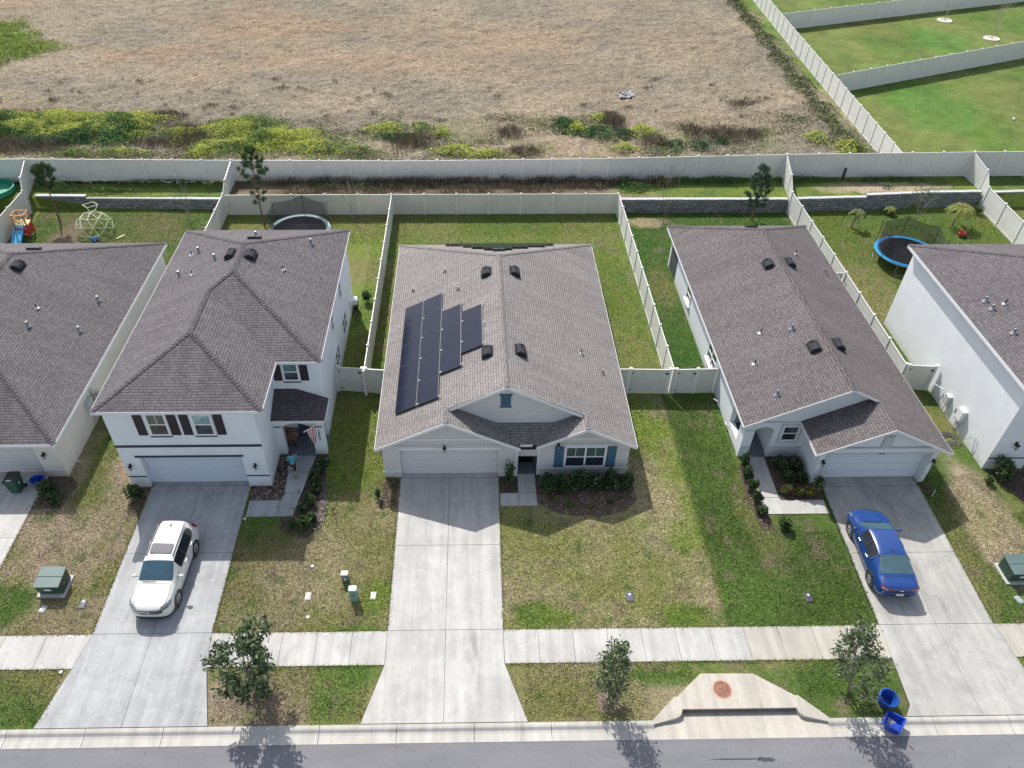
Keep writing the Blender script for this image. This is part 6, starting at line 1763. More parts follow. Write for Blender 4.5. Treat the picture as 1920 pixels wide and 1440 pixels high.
MB().tube([(-7.98,28.3,2.20),(-8.42,27.55,2.42)], .02, 8).ball((-8.43,27.53,2.43),.035).build('pole', plain((.75,.75,.76),.3,0,0), t)
m = MB(); nx_, nz_ = 10, 14
for i_ in range(nx_+1):
    for j_ in range(nz_+1):
        f, g_ = i_/nx_, j_/nz_
        bx, by, bz = -8.08-.34*f, 28.24-.58*f, 2.2+.17*f
        sw_ = .85-.5*g_
        cx_, cy_ = -8.14, 28.1
        m.v.append((cx_+(bx-cx_)*sw_+.03*sin(f*12+g_*3), cy_+(by-cy_)*sw_+.035*cos(f*11), bz-g_*1.15))
for i_ in range(nx_):
    for j_ in range(nz_):
        a = i_*(nz_+1)+j_; m.f.append((a,a+nz_+1,a+nz_+2,a+1))
fo = m.build('cloth', stripes((.42,.02,.035),(.78,.76,.76),.05,0), t, smooth=True, uv=False)
uvl = fo.data.uv_layers.new(name='UV')
for p_ in fo.data.polygons:
    for li in p_.loop_indices:
        vi = fo.data.loops[li].vertex_index; uvl.data[li].uv = (vi//(nz_+1)/nx_*.62, vi%(nz_+1)/nz_)

# trampolines -----------------------------------------------------------------
def trampoline(label, x, y, r, col, h=.9, n=8, netz=1.75, seed=1, mesh_to=360, cross=True, a0=0.0):
    t = thing('trampoline', label, 'trampoline', (x,y,0), 'backyard trampolines')
    N = 48
    MB().lathe([(r-.30,h+.005),(r-.02,h+.02),(r+.02,h-.03),(r-.28,h-.02),(r-.30,h+.005)], (x,y,0), N, cap=False).build('edge_pad', plain(col,.5,0,.1), t)
    bed_ = MB().lathe([(r-.30,h-.01),(.001,h-.04)], (x,y,0), N).build('bed', plain((.016,.017,.024),.9,0,.1,3.0,.1), t)
    MB().lathe([(r-.05,h-.1),(r,h-.1),(r,h-.03),(r-.05,h-.03),(r-.05,h-.1)], (x,y,0), N, cap=False).build('hoop', METAL, t)
    for k in range(4):
        a = 2*pi*k/4+.6+a0; b = a+.55
        pa = (x+r*.97*cos(a), y+r*.97*sin(a)); pb = (x+r*.97*cos(b), y+r*.97*sin(b))
        MB().tube([(pa[0],pa[1],h-.05),(pa[0],pa[1],.12),((pa[0]*.9+pb[0]*.1),(pa[1]*.9+pb[1]*.1),.02),((pa[0]*.1+pb[0]*.9),(pa[1]*.1+pb[1]*.9),.02),(pb[0],pb[1],.12),(pb[0],pb[1],h-.05)], .024, 8).build('leg', METAL, t)
    tops = []
    for k in range(n):
        a = 2*pi*k/n+a0; px_, py_ = x+(r+.03)*cos(a), y+(r+.03)*sin(a)
        MB().tube([(px_,py_,h-.5),(px_,py_,h+netz)], .022, 8).build('pole', BLACKP, t); tops.append((a,px_,py_))
    m = MB(); S_ = 6
    for k in range(n):
        a, b = tops[k][0], tops[k][0]+2*pi/n
        for s_ in range(S_):
            f0, f1 = s_/S_, (s_+1)/S_
            q = []
            for f in (f0, f1):
                aa = a+(b-a)*f; sag = .30*sin(pi*f); rr = (r-.16)
                q.append((x+rr*cos(aa), y+rr*sin(aa), h+.02, h+netz-.05-sag))
            m.poly([(q[0][0],q[0][1],q[0][2]),(q[1][0],q[1][1],q[1][2]),(q[1][0],q[1][1],q[1][3]),(q[0][0],q[0][1],q[0][3])])
    m.build('netting', netting(), t, merge=True)
    if cross: MB().ob((x-.25,y-.16,h-.03),(.5,.32,0),(.02,-.03,0),(0,0,.004)).ob((x-.22,y+.16,h-.03),(.46,-.32,0),(.02,.03,0),(0,0,.0055)).build('cross_mark', plain((.5,.5,.52)), bed_)
    return t
trampoline('dark trampoline with pale blue rim behind the two storey house', -12.55, 50.1, 2.25, (.12,.26,.33), n=6, netz=1.7, cross=False, a0=.52)
trampoline('trampoline with bright blue rim and black net in the right yard', 30.9, 46.7, 2.15, (.015,.25,.52), n=6, netz=1.75, a0=.3)

# dome climber, playset, toys -------------------------------------------------
t = thing('dome_climber', 'pale yellow green geodesic dome climber in the left back yard', 'climbing frame', (-28.05,51.4,0))
PG = plain((.50,.55,.33), .5, 0, .05); m = MB()
ph = (1+sqrt(5))/2
V0 = [Vector(v).normalized() for v in ((-1,ph,0),(1,ph,0),(-1,-ph,0),(1,-ph,0),(0,-1,ph),(0,1,ph),(0,-1,-ph),(0,1,-ph),(ph,0,-1),(ph,0,1),(-ph,0,-1),(-ph,0,1))]
F0 = [(0,11,5),(0,5,1),(0,1,7),(0,7,10),(0,10,11),(1,5,9),(5,11,4),(11,10,2),(10,7,6),(7,1,8),(3,9,4),(3,4,2),(3,2,6),(3,6,8),(3,8,9),(4,9,5),(2,4,11),(6,2,10),(8,6,7),(9,8,1)]
ED = set()
for a_,b_,c_ in F0:
    mid = {}
    A_,B_2,C_ = V0[a_],V0[b_],V0[c_]; ab,bc,ca = (A_+B_2).normalized(),(B_2+C_).normalized(),(C_+A_).normalized()
    for p_,q_ in ((A_,ab),(ab,B_2),(B_2,bc),(bc,C_),(C_,ca),(ca,A_),(ab,bc),(bc,ca),(ca,ab)):
        key = tuple(sorted((tuple(round(v,3) for v in p_),tuple(round(v,3) for v in q_)))); ED.add(key)
for p_, q_ in ED:
    if p_[2] > -.28 and q_[2] > -.28:
        m.tube([(-28.05+1.35*p_[0],51.4+1.35*p_[1],.34+1.25*p_[2]),(-28.05+1.35*q_[0],51.4+1.35*q_[1],.34+1.25*q_[2])], .03, 6)
m.build('frame', PG, t, uv=False)
m = MB(); sq = [(-28.9,52.35,1.75),(-28.3,52.8,1.75),(-27.75,52.35,1.75),(-28.4,51.9,1.75)]
for k in range(4): m.tube([sq[k],sq[(k+1)%4]],.03,6)
m.tube([sq[3],(-28.2,51.7,1.55)],.025,6).tube([sq[2],(-27.9,51.8,1.5)],.025,6); m.build('top_square', PG, t)
t = thing('playset', 'wooden playset with red panels and a blue slide in the left back yard', 'playset', (-33.1,50.9,0))
OR = plain((.52,.25,.08), .6, 0, .15); x, y = -33.15, 51.3
for dx in (-.5,.5):
    for dy in (-.45,.45): MB().box(x+dx-.05,x+dx+.05,y+dy-.05,y+dy+.05,-.05,2.0).build('post', OR, t)
MB().box(x-.55,x+.55,y-.5,y+.5,1.0,1.08).build('deck', plain((.62,.52,.28),.6,0,.1), t)
m = MB(); 
for z_ in (1.5,1.95):
    m.box(x-.56,x+.56,y-.52,y-.46,z_,z_+.07).box(x-.56,x+.56,y+.46,y+.52,z_,z_+.07).box(x-.56,x-.5,y-.5,y+.5,z_,z_+.07).box(x+.5,x+.56,y-.5,y+.5,z_,z_+.07)
m.build('rail', OR, t)
m = MB()
for k in range(4): m.box(x-.42+k*.22,x-.30+k*.22,y-.56,y-.53,1.05,1.55)
m.build('picket', plain((.72,.62,.30),.6,0,.05), t)
MB().box(x-.5,x+.5,y-.9,y-.85,.5,1.0).box(x+.55,x+.6,y-1.0,y+.3,.2,1.0).build('panel', plain((.45,.03,.04),.5,0,.1), t)
MB().add([(x-.35,y-.6,1.05),(x+.35,y-.6,1.05),(x+.35,y-2.1,.12),(x-.35,y-2.1,.12),(x-.35,y-.6,1.0),(x+.35,y-.6,1.0),(x+.35,y-2.1,.07),(x-.35,y-2.1,.07)],[(3,2,1,0),(4,5,6,7),(0,1,5,4),(1,2,6,5),(2,3,7,6),(3,0,4,7)]).build('slide', plain((.10,.42,.65),.35,0,.05), t)
MB().beam((x-.38,y-.6,1.12),(x-.38,y-2.1,.18),.05,.14).beam((x+.38,y-.6,1.12),(x+.38,y-2.1,.18),.05,.14).build('slide_rim', plain((.08,.30,.62),.35,0,.05), t)
t = [o for o in COL.objects if o.name.startswith('playset')][0]; t.scale = (.85,.85,.85)
t = thing('toy', 'star shaped blue toy on the grass in front of the dome climber', 'toy', (-27.7,50.1,0))
m = MB()
for k in range(5):
    a = 2*pi*k/5; m.tube([(-27.7,50.1,.2),(-27.7+.4*cos(a),50.1+.3*sin(a),.1+.1*(k%2))],[.12,.05],6)
m.build('body', plain((.02,.16,.42),.4,0,.1), t)
t = thing('toy', 'pale yellow toy bat lying right of the dome climber', 'toy', (-26.0,50.5,0)); MB().tube([(-26.2,50.3,.05),(-25.95,50.6,.05),(-25.75,50.85,.05)],[.05,.09,.06],8).build('body', plain((.62,.62,.32),.5,0,0), t)
t = thing('ride_on_toy', 'small red toy in the blue trampoline yard', 'toy', (36.85,50.2,0))
MB().ball((36.85,50.2,.25),.25,1.3,.9,.8).box(36.6,36.75,50.1,50.3,.3,.6).build('body', plain((.38,.03,.03),.4,0,.1), t, smooth=False)
for a,b in ((-.25,-.2),(.25,-.2),(.0,.22)): MB().cyl((36.85+a-.03,50.2+b,.09),(36.85+a+.03,50.2+b,.09),.09,n=12).build('wheel', BLACKP, t)
t = thing('pool', 'green round play pool beyond the left fence', 'pool', (-37.2,55.7,.9))
MB().lathe([(1.5,.95),(1.5,1.35),(1.4,1.35),(1.4,1.05),(.001,1.05)], (-37.3,56.0,0), 24).build('tub', plain((.02,.26,.15),.45,0,.2), t)
t = thing('air_conditioner', 'grey air conditioning unit behind the far left house', 'air conditioner', (-20.1,45.9,0))
MB().box(-20.6,-19.8,45.5,46.3,.05,.8).build('cabinet', plain((.62,.63,.62),.5,0,.1), t, bevel=.03); MB().lathe([(.32,.805),(.05,.83)],(-20.2,45.9,0),20).build('fan_grille', DARK, t)
t = thing('hose_reel', 'white topped reel with dark hose against the two storey side wall', 'hose reel', (-7.55,41.2,0))
MB().box(-7.76,-7.40,41.0,41.5,.55,.95).build('housing', WHITE, t, bevel=.04)
MB().lathe([(.28,-.12),(.30,-.1),(.30,.1),(.28,.12)], (-7.5,41.2,.38), 18, 'x').build('drum', BLACKP, t)
MB().tube([(-7.4,41.0,.5),(-7.3,40.7,.1),(-7.5,40.3,.03),(-7.2,39.9,.03),(-7.5,39.5,.03)], .025, 6).build('hose', BLACKP, t)
t = thing('debris_sheet', 'crumpled pale grey plastic sheet lying in the brown field', 'plastic sheet', (15.3,75.3,1.2))
rs_ = np.random.RandomState(4); m = MB(); n_g = 9
for i_ in range(n_g):
    for j_ in range(n_g):
        m.v.append((14.5+i_*.19+rs_.rand()*.15, 74.2+j_*.2+rs_.rand()*.2+.06*i_, 1.12+rs_.rand()*.16))
for i_ in range(n_g-1):
    for j_ in range(n_g-1):
        if rs_.rand() > .10: a = i_*n_g+j_; m.f.append((a,a+n_g,a+n_g+1,a+1))
m.build('sheet', plain((.27,.275,.29),.6,0,.35), t)
t = thing('lawn_ball', 'tiny white ball on the lawn beyond the field fence', 'ball', (50.5,66.8,1.1)); MB().ball((50.6,69.3,1.16),.12).build('ball', WHITE, t)
for x_, y_, l_, r_ in ((55.4,62.2,'small dark weed clump on the lawn beyond the field fence',.45),):
    bush('weed_clump', l_, 'weed', x_, y_, r_, .3, 200, .07, DK, 9, group=None, z=1.06)

# vehicles --------------------------------------------------------------------
def car(name, label, cat, loc, rotz, spec, paint, group=None):
    t = thing(name, label, cat, loc, group, rotz, local=True)
    ST = spec['st']; n = len(ST)
    # each station: y, [(x,z)*7] half section outer sill -> roof centre
    V, idx = [], []
    for y, sec in ST:
        row = []
        for x, z in sec: V.append((x, y, z)); row.append(len(V)-1)
        rl_ = []
        for x, z in sec[:-1]: V.append((-x, y, z)); rl_.append(len(V)-1)
        idx.append(row+rl_[::-1])              # right sill ... centre ... left sill
    m = len(idx[0]); K = len(ST[0][1])
    groups = {'body': [], 'windscreen': [], 'rear_window': [], 'side_window': [], 'sunroof': []}
    def cls(i, j):
        jj = min(j, m-2-j)                     # half index of the strip
        for nme, i0, i1, j0, j1 in spec['glass']:
            if i0 <= i < i1 and j0 <= jj < j1: return nme
        return 'body'
    for i in range(n-1):
        for j in range(m-1):
            groups[cls(i,j)].append((idx[i][j], idx[i][j+1], idx[i+1][j+1], idx[i+1][j]))
    for e, rev in ((0, False), (n-1, True)):
        r = idx[e]
        for k in range(K-1):
            q = (r[k], r[m-1-k], r[m-2-k], r[k+1]) if k < K-2 else (r[k], r[m-1-k], r[k+1])
            groups['body'].append(q[::-1] if rev else q)
    # underside
    for i in range(n-1): groups['body'].append((idx[i][0], idx[i+1][0], idx[i+1][m-1], idx[i][m-1]))
    GL = {'windscreen': glass((.02,.05,.07)), 'rear_window': glass((.03,.06,.075)), 'side_window': glass((.012,.014,.02)), 'sunroof': glass((.03,.028,.05))}
    for g_, fs in groups.items():
        if not fs: continue
        parts = [fs]
        if g_ == 'side_window':
            parts = [[f for f in fs if V[f[0]][0] > 0], [f for f in fs if V[f[0]][0] < 0]]
        for ff in parts:
            used = sorted({i_ for f in ff for i_ in f}); mp = {o_: k for k, o_ in enumerate(used)}
            mb = MB(); mb.v = [V[o_] for o_ in used]; mb.f = [tuple(mp[i_] for i_ in f) for f in ff]
            o = mb.build(g_, paint if g_ == 'body' else GL[g_], t, smooth=True, uv=False, sub=2)
            bm = bmesh.new(); bm.from_mesh(o.data); bmesh.ops.recalc_face_normals(bm, faces=bm.faces)
            bm.to_mesh(o.data); bm.free()
    wr, wx = spec['wheel_r'], spec['wheel_x']
    for yy in spec['wheel_y']:
        for sx in (1,-1):
            xo = wx*sx
            MB().lathe([(wr+.055,xo-.03*sx),(wr+.055,xo-.002*sx),(wr-.02,xo-.002*sx)] if sx>0 else [(wr-.02,xo-.002*sx),(wr+.055,xo-.002*sx),(wr+.055,xo-.03*sx)], (0,yy,wr), 28, 'x', cap=False).build('wheel_arch', BLACKP, t)
            w = MB(); pr = [(wr*.62,-.20),(wr*.93,-.20),(wr,-.15),(wr,-.04),(wr*.93,.0),(wr*.66,.0),(wr*.64,-.03)]
            w.lathe([(a, xo+b*sx) for a,b in pr], (0,yy,wr), 28, 'x', cap=False)
            wo = w.build('wheel', BLACKP, t, uv=False)
            bm = bmesh.new(); bm.from_mesh(wo.data); bmesh.ops.recalc_face_normals(bm, faces=bm.faces); bm.to_mesh(wo.data); bm.free()
            r = MB()
            r.lathe([(.001,xo-.02*sx),(.05,xo-.012*sx),(.055,xo-.05*sx)], (0,yy,wr), 12, 'x')
            for k in range(5):
                a = 2*pi*k/5
                for da in (-.13,.13):
                    r.beam((xo-.03*sx, yy+.05*cos(a+da*2), wr+.05*sin(a+da*2)), (xo-.025*sx, yy+wr*.62*cos(a+da), wr+wr*.62*sin(a+da)), .035, .03, (1,0,0))
            r.lathe([(wr*.60,xo-.03*sx),(wr*.66,xo-.01*sx)], (0,yy,wr), 28, 'x', cap=False)
            r.build('rim', plain((.45,.46,.48),.3,.9,0), wo, uv=False)
            MB().lathe([(wr*.6,xo-.09*sx),(.001,xo-.09*sx)], (0,yy,wr), 20, 'x').build('brake_disc', DARK, wo, uv=False)
    for nme, pts, th, mt, mirror in spec['bits']:
        for sx in ((1,-1) if mirror else (1,)):
            P_ = [Vector((x*sx,y,z)) for x,y,z in pts]
            MB().extr(P_, th if not mirror else (th[0]*sx,th[1],th[2])).build(nme, mt, t, bevel=.006)
    bpy.context.view_layer.update()
    bo = [c_ for c_ in t.children if c_.name.startswith('body')][0]
    bvh = BVHTree.FromObject(bo, bpy.context.evaluated_depsgraph_get())
    for nme, pl, axis in spec['seams']:
        for sx in (1,-1):
            P_ = []
            for k in range(len(pl)-1):
                for q in range(6):
                    f = q/5; a_, b_ = pl[k], pl[k+1]
                    if axis == 'z':
                        x, y = a_[0]+(b_[0]-a_[0])*f, a_[1]+(b_[1]-a_[1])*f
                        hit = bvh.ray_cast(Vector((x*sx,y,3)), Vector((0,0,-1)))
                    else:
                        y, z = a_[0]+(b_[0]-a_[0])*f, a_[1]+(b_[1]-a_[1])*f
                        hit = bvh.ray_cast(Vector((3*sx,y,z)), Vector((-sx,0,0)))
                    if hit[0] is not None: P_.append(tuple(hit[0]))
            if len(P_) > 2: MB().tube(P_, .009, 4).build(nme, DARK, t, uv=False)
    for nme, pl, z0s, z1s, th, mt in spec['strips']:
        m2 = MB(); full = [(-x,y) for x,y in pl[::-1] if x > 0]+list(pl)
        zz0 = ([z0s[k] for k in range(len(pl)-1,0,-1)] if pl[0][0]==0 else list(z0s[::-1]))+list(z0s)
        zz1 = ([z1s[k] for k in range(len(pl)-1,0,-1)] if pl[0][0]==0 else list(z1s[::-1]))+list(z1s)
        sg = 1 if pl[0][1] > 0 else -1
        for k in range(len(full)-1):
            (xa,ya),(xb,yb) = full[k],full[k+1]
            q = [(xa,ya,zz0[k]),(xb,yb,zz0[k+1]),(xb,yb,zz1[k+1]),(xa,ya,zz1[k])]
            m2.extr(q, (0,th*sg,0))
        m2.build(nme, mt, t, uv=False)
    for x_, y_, z_ in spec['mirror']:
        for sx in (1,-1):
            mo = MB().ball((x_*sx,y_,z_),.11,1.15,.75,.72).build('wing_mirror', paint, t, smooth=True); MB().beam(((x_-.18)*sx,y_,z_-.05),((x_-.05)*sx,y_,z_-.03),.04,.03).build('mirror_arm', BLACKP, mo)
    return t
HL = plain((.30,.32,.34),.12,.3,0,3,.8); CHR = plain((.75,.76,.78),.15,1,0); RED = plain((.33,.01,.015),.2,0,0); PLATE = plain((.6,.62,.64),.4,0,.1)
def sec(w, zs, zm, zb, zt, zr, wt, lean=.0, ws=None):
    """sill, lower door, mid door, belt, window top, roof shoulder, roof centre"""
    return [((ws or w)-.03, zs), (w, zs+.12), (w+.01, zm), (w-.04, zb), (wt, zt), (wt-.11, zr-.015), (0, zr)]
# white crossover: nose points to local -y
suv = dict(st=[
    (-2.30, [(.55,.34),(.62,.42),(.66,.58),(.62,.74),(.52,.80),(.34,.82),(0,.83)]),
    (-2.20, [(.74,.27),(.80,.38),(.83,.60),(.78,.80),(.66,.88),(.42,.90),(0,.91)]),
    (-1.95, sec(.90,.24,.62,.88,.96,.99,.74)),
    (-1.40, sec(.92,.24,.64,.95,1.04,1.08,.72)),
    (-1.05, sec(.92,.24,.66,.99,1.09,1.13,.72)),
    (-1.0, sec(.92,.24,.66,1.00,1.11,1.15,.78)),
    (-.25, sec(.92,.24,.68,1.03,1.50,1.585,.66)),
    (-.17, sec(.92,.24,.68,1.03,1.53,1.615,.65)),
    (.03, sec(.92,.24,.68,1.03,1.55,1.65,.65)),
    (.60, sec(.92,.24,.68,1.04,1.56,1.67,.65)),
    (1.10, sec(.92,.24,.68,1.06,1.55,1.665,.64)),
    (1.72, sec(.92,.24,.70,1.09,1.50,1.63,.62)),
    (1.92, sec(.91,.26,.72,1.11,1.44,1.59,.60)),
    (2.10, sec(.88,.30,.74,1.08,1.20,1.28,.60)),
    (2.22, sec(.84,.32,.72,.98,1.06,1.08,.60)),
    (2.30, [(.66,.40),(.74,.50),(.76,.70),(.70,.88),(.56,.93),(.34,.94),(0,.95)]),
  ], glass=[('windscreen',5,6,4,6),('side_window',6,10,3,4),('side_window',10,11,3,4),('rear_window',12,13,4,6)],
  wheel_r=.36, wheel_x=.935, wheel_y=(-1.38,1.30), mirror=[(1.03,-.72,1.10)],
  seams=[('hood_seam',[(0,-1.14),(.55,-1.10),(.74,-1.2),(.72,-1.7),(.66,-2.05)],'z'),('door_seam',[(-.62,.32),(-.60,.70),(-.66,1.00)],'x'),('door_seam',[(.44,.32),(.46,1.02)],'x'),('door_seam',[(1.28,1.02),(1.18,.78),(.98,.5),(.92,.32)],'x'),('tailgate_seam',[(0,1.98),(.5,1.96)],'z')],
  strips=[('grille_band',[(0,-2.31),(.40,-2.295),(.64,-2.22),(.80,-2.08),(.885,-1.86)],[.80,.80,.805,.83,.87],[.865,.87,.885,.91,.945],.03,BLACKP),
          ('chrome_bar',[(0,-2.335),(.40,-2.32),(.62,-2.25)],[.735,.74,.77],[.79,.795,.80],.02,CHR),
          ('lower_grille',[(0,-2.325),(.38,-2.31),(.58,-2.26)],[.62,.62,.66],[.72,.725,.74],.02,BLACKP),
          ('front_lip',[(0,-2.31),(.45,-2.29),(.70,-2.18),(.86,-2.0)],[.24,.24,.24,.24],[.33,.33,.33,.32],.03,BLACKP)],
  bits=[('sunroof',[(-.44,.06,1.652),(.44,.06,1.652),(.48,.14,1.655),(.48,.52,1.662),(.44,.60,1.662),(-.44,.60,1.662),(-.48,.52,1.662),(-.48,.14,1.655)],(0,0,.016),glass((.02,.02,.035)),False),
        ('headlight',[(.50,-2.27,.83),(.84,-2.06,.87),(.90,-1.74,.97),(.76,-1.98,.96),(.52,-2.19,.90)],(0,0,.03),HL,True),
        ('emblem',[(-.06,-2.35,.70),(.06,-2.35,.70),(.05,-2.345,.79),(-.05,-2.345,.79)],(0,-.015,0),CHR,False),
        ('tail_light',[(.66,2.08,1.30),(.80,1.93,1.34),(.90,2.02,1.00),(.88,2.16,.92),(.72,2.22,1.0)],(.015,.015,0),RED,True),
        ('door_handle',[(.918,.12,.93),(.918,.34,.93),(.918,.34,.97),(.918,.12,.97)],(.03,0,0),plain((.75,.76,.76),.3,0,0),True),
        ('door_handle',[(.915,1.0,.98),(.915,1.2,.98),(.915,1.2,1.02),(.915,1.0,1.02)],(.03,0,0),plain((.75,.76,.76),.3,0,0),True),
        ('roof_rail',[(.60,-.05,1.615),(.60,1.75,1.60),(.565,1.75,1.60),(.565,-.05,1.615)],(0,0,.05),BLACKP,True),
        ('window_pillar',[(.875,.40,1.05),(.875,.49,1.05),(.63,.49,1.53),(.63,.40,1.53)],(.022,0,.008),DARK,True),
        ('side_skirt',[(.90,-.95,.22),(.90,.88,.22),(.935,.88,.33),(.935,-.95,.33)],(.012,0,0),BLACKP,True),
        ('wiper',[(-.55,-1.07,1.135),(.05,-1.07,1.155),(.05,-1.05,1.165),(-.55,-1.05,1.145)],(0,0,.02),BLACKP,False),
        ('antenna',[(-.02,1.55,1.63),(.02,1.55,1.63),(.02,1.72,1.62),(-.02,1.72,1.62)],(0,0,.06),BLACKP,False)])
car('parked_car', 'white crossover car with a sunroof parked nose to the street', 'car', (-13.80,20.72,.035), radians(-1.0), suv, carpaint((.66,.655,.62)))
# blue sedan: nose points to local +y, tail toward the street
def s2(w, zs, zm, zb, zt, zr, wt): return [(w-.04,zs),(w,zs+.12),(w+.01,zm),(w-.05,zb),(wt,zt),(wt-.10,zr-.012),(0,zr)]
sed = dict(st=[
    (-2.36, [(.60,.36),(.68,.44),(.74,.60),(.72,.78),(.60,.90),(.36,.93),(0,.94)]),
    (-2.26, [(.76,.28),(.84,.40),(.87,.62),(.82,.86),(.70,.98),(.42,1.01),(0,1.02)]),
    (-1.95, s2(.905,.22,.62,.93,1.02,1.05,.72)),
    (-1.72, s2(.915,.20,.62,.95,1.05,1.09,.70)),
    (-1.66, s2(.92,.20,.62,.955,1.07,1.115,.76)),
    (-.84, s2(.92,.20,.62,.965,1.31,1.385,.64)),
    (-.76, s2(.92,.20,.62,.965,1.34,1.41,.62)),
    (-.40, s2(.92,.20,.62,.955,1.375,1.445,.60)),
    (.15, s2(.92,.20,.62,.94,1.375,1.45,.60)),
    (.52, s2(.92,.20,.62,.93,1.32,1.405,.62)),
    (.60, s2(.92,.20,.62,.925,1.29,1.375,.63)),
    (1.26, s2(.92,.20,.61,.90,.97,1.02,.78)),
    (1.34, s2(.92,.20,.61,.89,.955,1.00,.76)),
    (1.80, s2(.91,.20,.60,.82,.88,.92,.72)),
    (2.12, [(.80,.22),(.86,.33),(.87,.55),(.80,.72),(.66,.79),(.42,.82),(0,.83)]),
    (2.32, [(.58,.28),(.64,.36),(.66,.50),(.60,.62),(.48,.67),(.30,.69),(0,.70)]),
  ], glass=[('rear_window',4,5,4,6),('side_window',5,7,3,4),('side_window',7,10,3,4),('windscreen',10,11,4,6)],
  wheel_r=.335, wheel_x=.935, wheel_y=(-1.40,1.36), mirror=[(1.02,.86,1.0)],
  seams=[('hood_seam',[(0,1.36),(.60,1.32),(.76,1.42),(.74,1.8),(.62,2.15)],'z'),('boot_seam',[(0,-1.80),(.60,-1.80),(.70,-1.95),(.66,-2.24)],'z'),('door_seam',[(1.02,.3),(1.0,.6),(.95,.88)],'x'),('door_seam',[(-.02,.3),(0,.92)],'x'),('door_seam',[(-.92,.92),(-.98,.7),(-1.02,.55)],'x')],
  strips=[('bumper_line',[(0,-2.35),(.45,-2.335),(.72,-2.24)],[.40,.40,.42],[.47,.47,.47],.02,BLACKP)],
  bits=[('tail_light',[(.42,-2.365,.80),(.84,-2.19,.82),(.86,-2.10,.93),(.74,-2.24,.95),(.42,-2.345,.90)],(0,-.02,.01),RED,True),
        ('tail_lamp_strip',[(.60,-2.325,.845),(.82,-2.225,.86),(.82,-2.22,.89),(.60,-2.32,.875)],(0,-.035,.0),plain((.75,.45,.45),.3,0,0),True),
        ('number_plate',[(-.17,-2.385,.50),(.17,-2.385,.50),(.17,-2.375,.64),(-.17,-2.375,.64)],(0,-.02,0),PLATE,False),
        ('emblem',[(-.07,-2.38,.83),(.07,-2.38,.83),(.07,-2.375,.87),(-.07,-2.375,.87)],(0,-.02,0),CHR,False),
        ('bumper_seam',[(-.70,-2.37,.70),(.70,-2.37,.70),(.70,-2.36,.715),(-.70,-2.36,.715)],(0,-.012,0),DARK,False),
        ('headlight',[(.50,2.29,.60),(.82,2.08,.66),(.87,1.72,.80),(.70,1.98,.80),(.48,2.24,.70)],(0,.01,.02),HL,True),
        ('door_handle',[(.915,-.62,.83),(.915,-.42,.83),(.915,-.42,.87),(.915,-.62,.87)],(.03,0,0),CHR,True),
        ('door_handle',[(.92,.28,.82),(.92,.48,.82),(.92,.48,.86),(.92,.28,.86)],(.03,0,0),CHR,True),
        ('window_pillar',[(.865,-.09,.96),(.865,0,.96),(.585,0,1.36),(.585,-.09,1.36)],(.024,0,.01),DARK,True),
        ('window_pillar',[(.87,-.86,.98),(.87,-.80,.98),(.60,-.80,1.32),(.60,-.86,1.31)],(.024,0,.01),plain((.01,.05,.2),.4,0,0),True),
        ('antenna',[(-.02,-.72,1.40),(.02,-.72,1.40),(.02,-.58,1.42),(-.02,-.58,1.42)],(0,0,.07),BLACKP,False),
        ('wiper',[(-.5,1.26,1.02),(.3,1.26,1.02),(.3,1.28,1.01),(-.5,1.28,1.01)],(0,0,.02),BLACKP,False)])
car('parked_car', 'bright blue sedan parked with its tail to the street', 'car', (18.83,21.33,.035), radians(-3.0), sed, carpaint((.002,.038,.19), .0))

# person ----------------------------------------------------------------------
def skin_fig(name, verts, edges, radii, mat, parent, root=0, sub=2):
    me = bpy.data.meshes.new(name); me.from_pydata(verts, edges, [])
    me.materials.append(mat); o = bpy.data.objects.new(name, me); COL.objects.link(o); o.parent = parent
    sk = o.modifiers.new('skin','SKIN'); 
    for i_, r_ in enumerate(radii):
        d = me.skin_vertices[0].data[i_]; d.radius = (r_, r_) if not isinstance(r_, tuple) else r_
        d.use_root = (i_ == root)
    s_ = o.modifiers.new('sub','SUBSURF'); s_.levels = s_.render_levels = sub
    me.shade_smooth(); return o
px_, py_ = -9.18, 26.95
t = thing('person', 'person in a turquoise shirt and black leggings striding to the porch', 'person', (px_,py_,.035), rotz=radians(8), local=True)
SK = plain((.42,.26,.19), .6, 0, .05)
# joints: facing +y, mid stride, leaning forward
J = [(0,0,.72),(0,.04,.86),(0,.10,1.02),(0,.14,1.12),(0,.16,1.19),(0,.19,1.29),(0,.20,1.36),          # pelvis..head top
     (-.15,.13,1.09),(-.24,.04,.92),(-.20,.20,.80),(-.19,.25,.77),                                     # left arm
     (.15,.13,1.09),(.25,.20,.93),(.20,.38,.95),(.19,.43,.96),                                         # right arm
     (-.08,0,.68),(-.10,.22,.42),(-.10,.16,.06),(-.10,.28,.03),                                        # left leg (front)
     (.08,-.02,.68),(.09,-.10,.38),(.10,-.38,.16),(.10,-.33,.05)]                                      # right leg (back, heel up)
Eg = [(0,1),(1,2),(2,3),(3,4),(4,5),(5,6),(3,7),(7,8),(8,9),(9,10),(3,11),(11,12),(12,13),(13,14),(0,15),(15,16),(16,17),(17,18),(0,19),(19,20),(20,21),(21,22)]
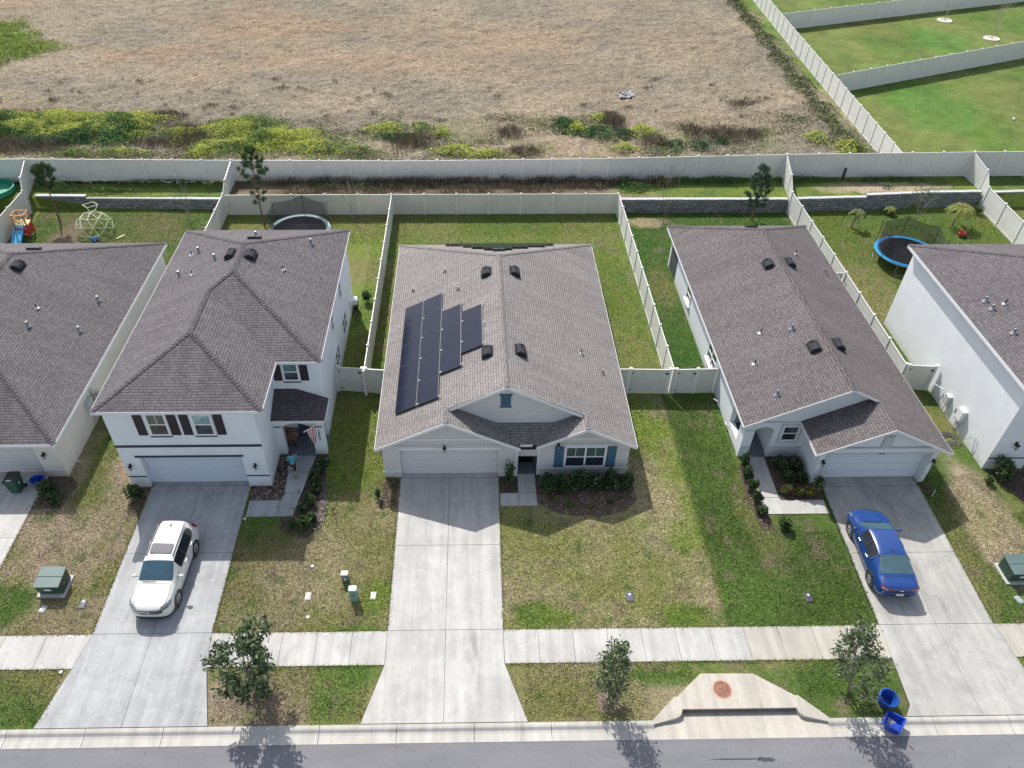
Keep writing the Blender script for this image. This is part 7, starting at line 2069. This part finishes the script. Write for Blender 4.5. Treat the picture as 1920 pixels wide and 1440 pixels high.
Rr = [.115,.10,(.13,.10),.10,.045,.082,.065,.05,.037,.028,.026,.05,.037,.028,.026,.085,.055,.035,.03,.085,.055,.036,.03]
body = skin_fig('body', J, Eg, Rr, SK, t)
shirt = skin_fig('shirt', [(0,0,.74),(0,.04,.86),(0,.10,1.02),(0,.14,1.12),(-.15,.13,1.09),(-.22,.06,.96),(.15,.13,1.09),(.24,.19,.97)], [(0,1),(1,2),(2,3),(3,4),(4,5),(3,6),(6,7)], [.15,.125,(.15,.12),.115,.065,.06,.065,.06], plain((.01,.34,.47),.7,0,.1), t)
pants = skin_fig('leggings', [(0,0,.72),(-.08,0,.66),(-.10,.20,.44),(-.10,.18,.30),(.08,-.02,.66),(.09,-.09,.40),(.095,-.2,.30)], [(0,1),(1,2),(2,3),(0,4),(4,5),(5,6)], [.125,.095,.066,.056,.095,.066,.056], plain((.012,.012,.016),.7,0,0), t)
hair = MB().ball((0,.185,1.315),.10,1.0,1.05,1.05,14).ball((0,.09,1.25),.055,1,1,1.5,10).build('hair', plain((.02,.014,.011),.7,0,.2), t, smooth=True)
fc = MB().ball((-.03,.272,1.30),.011).ball((.03,.272,1.30),.011).build('eyes', DARK, t); 
MB().ball((0,.285,1.275),.014,1,1.2,1.2).build('nose', SK, t)
for sx, pp in ((-1,(-.10,.22,.03)),(1,(.10,-.40,.13))): MB().ball(pp,.085,.5,1.3,.5,12).build('shoe', plain((.02,.02,.03),.6,0,0), t, smooth=True)
for c_, d_ in (((-.19,.27,.75),(.0,.25,-.5)),((.19,.46,.965),(.0,1,.0))):
    hm = MB(); dv = Vector(d_).normalized()
    for k in range(4):
        o_ = Vector(c_)+Vector((-.024+.016*k,0,0)); hm.tube([tuple(o_), tuple(o_+dv*(.035+.006*(k in (1,2)))), tuple(o_+dv*(.06+.008*(k in (1,2)))+Vector((0,0,-.015)))], [.0085,.008,.006], 6)
    hm.tube([tuple(Vector(c_)+Vector((.028,0,.0))-dv*.03), tuple(Vector(c_)+Vector((.045,0,0))+dv*.015)], [.009,.007], 6)
    hm.build('fingers', SK, t, smooth=True)
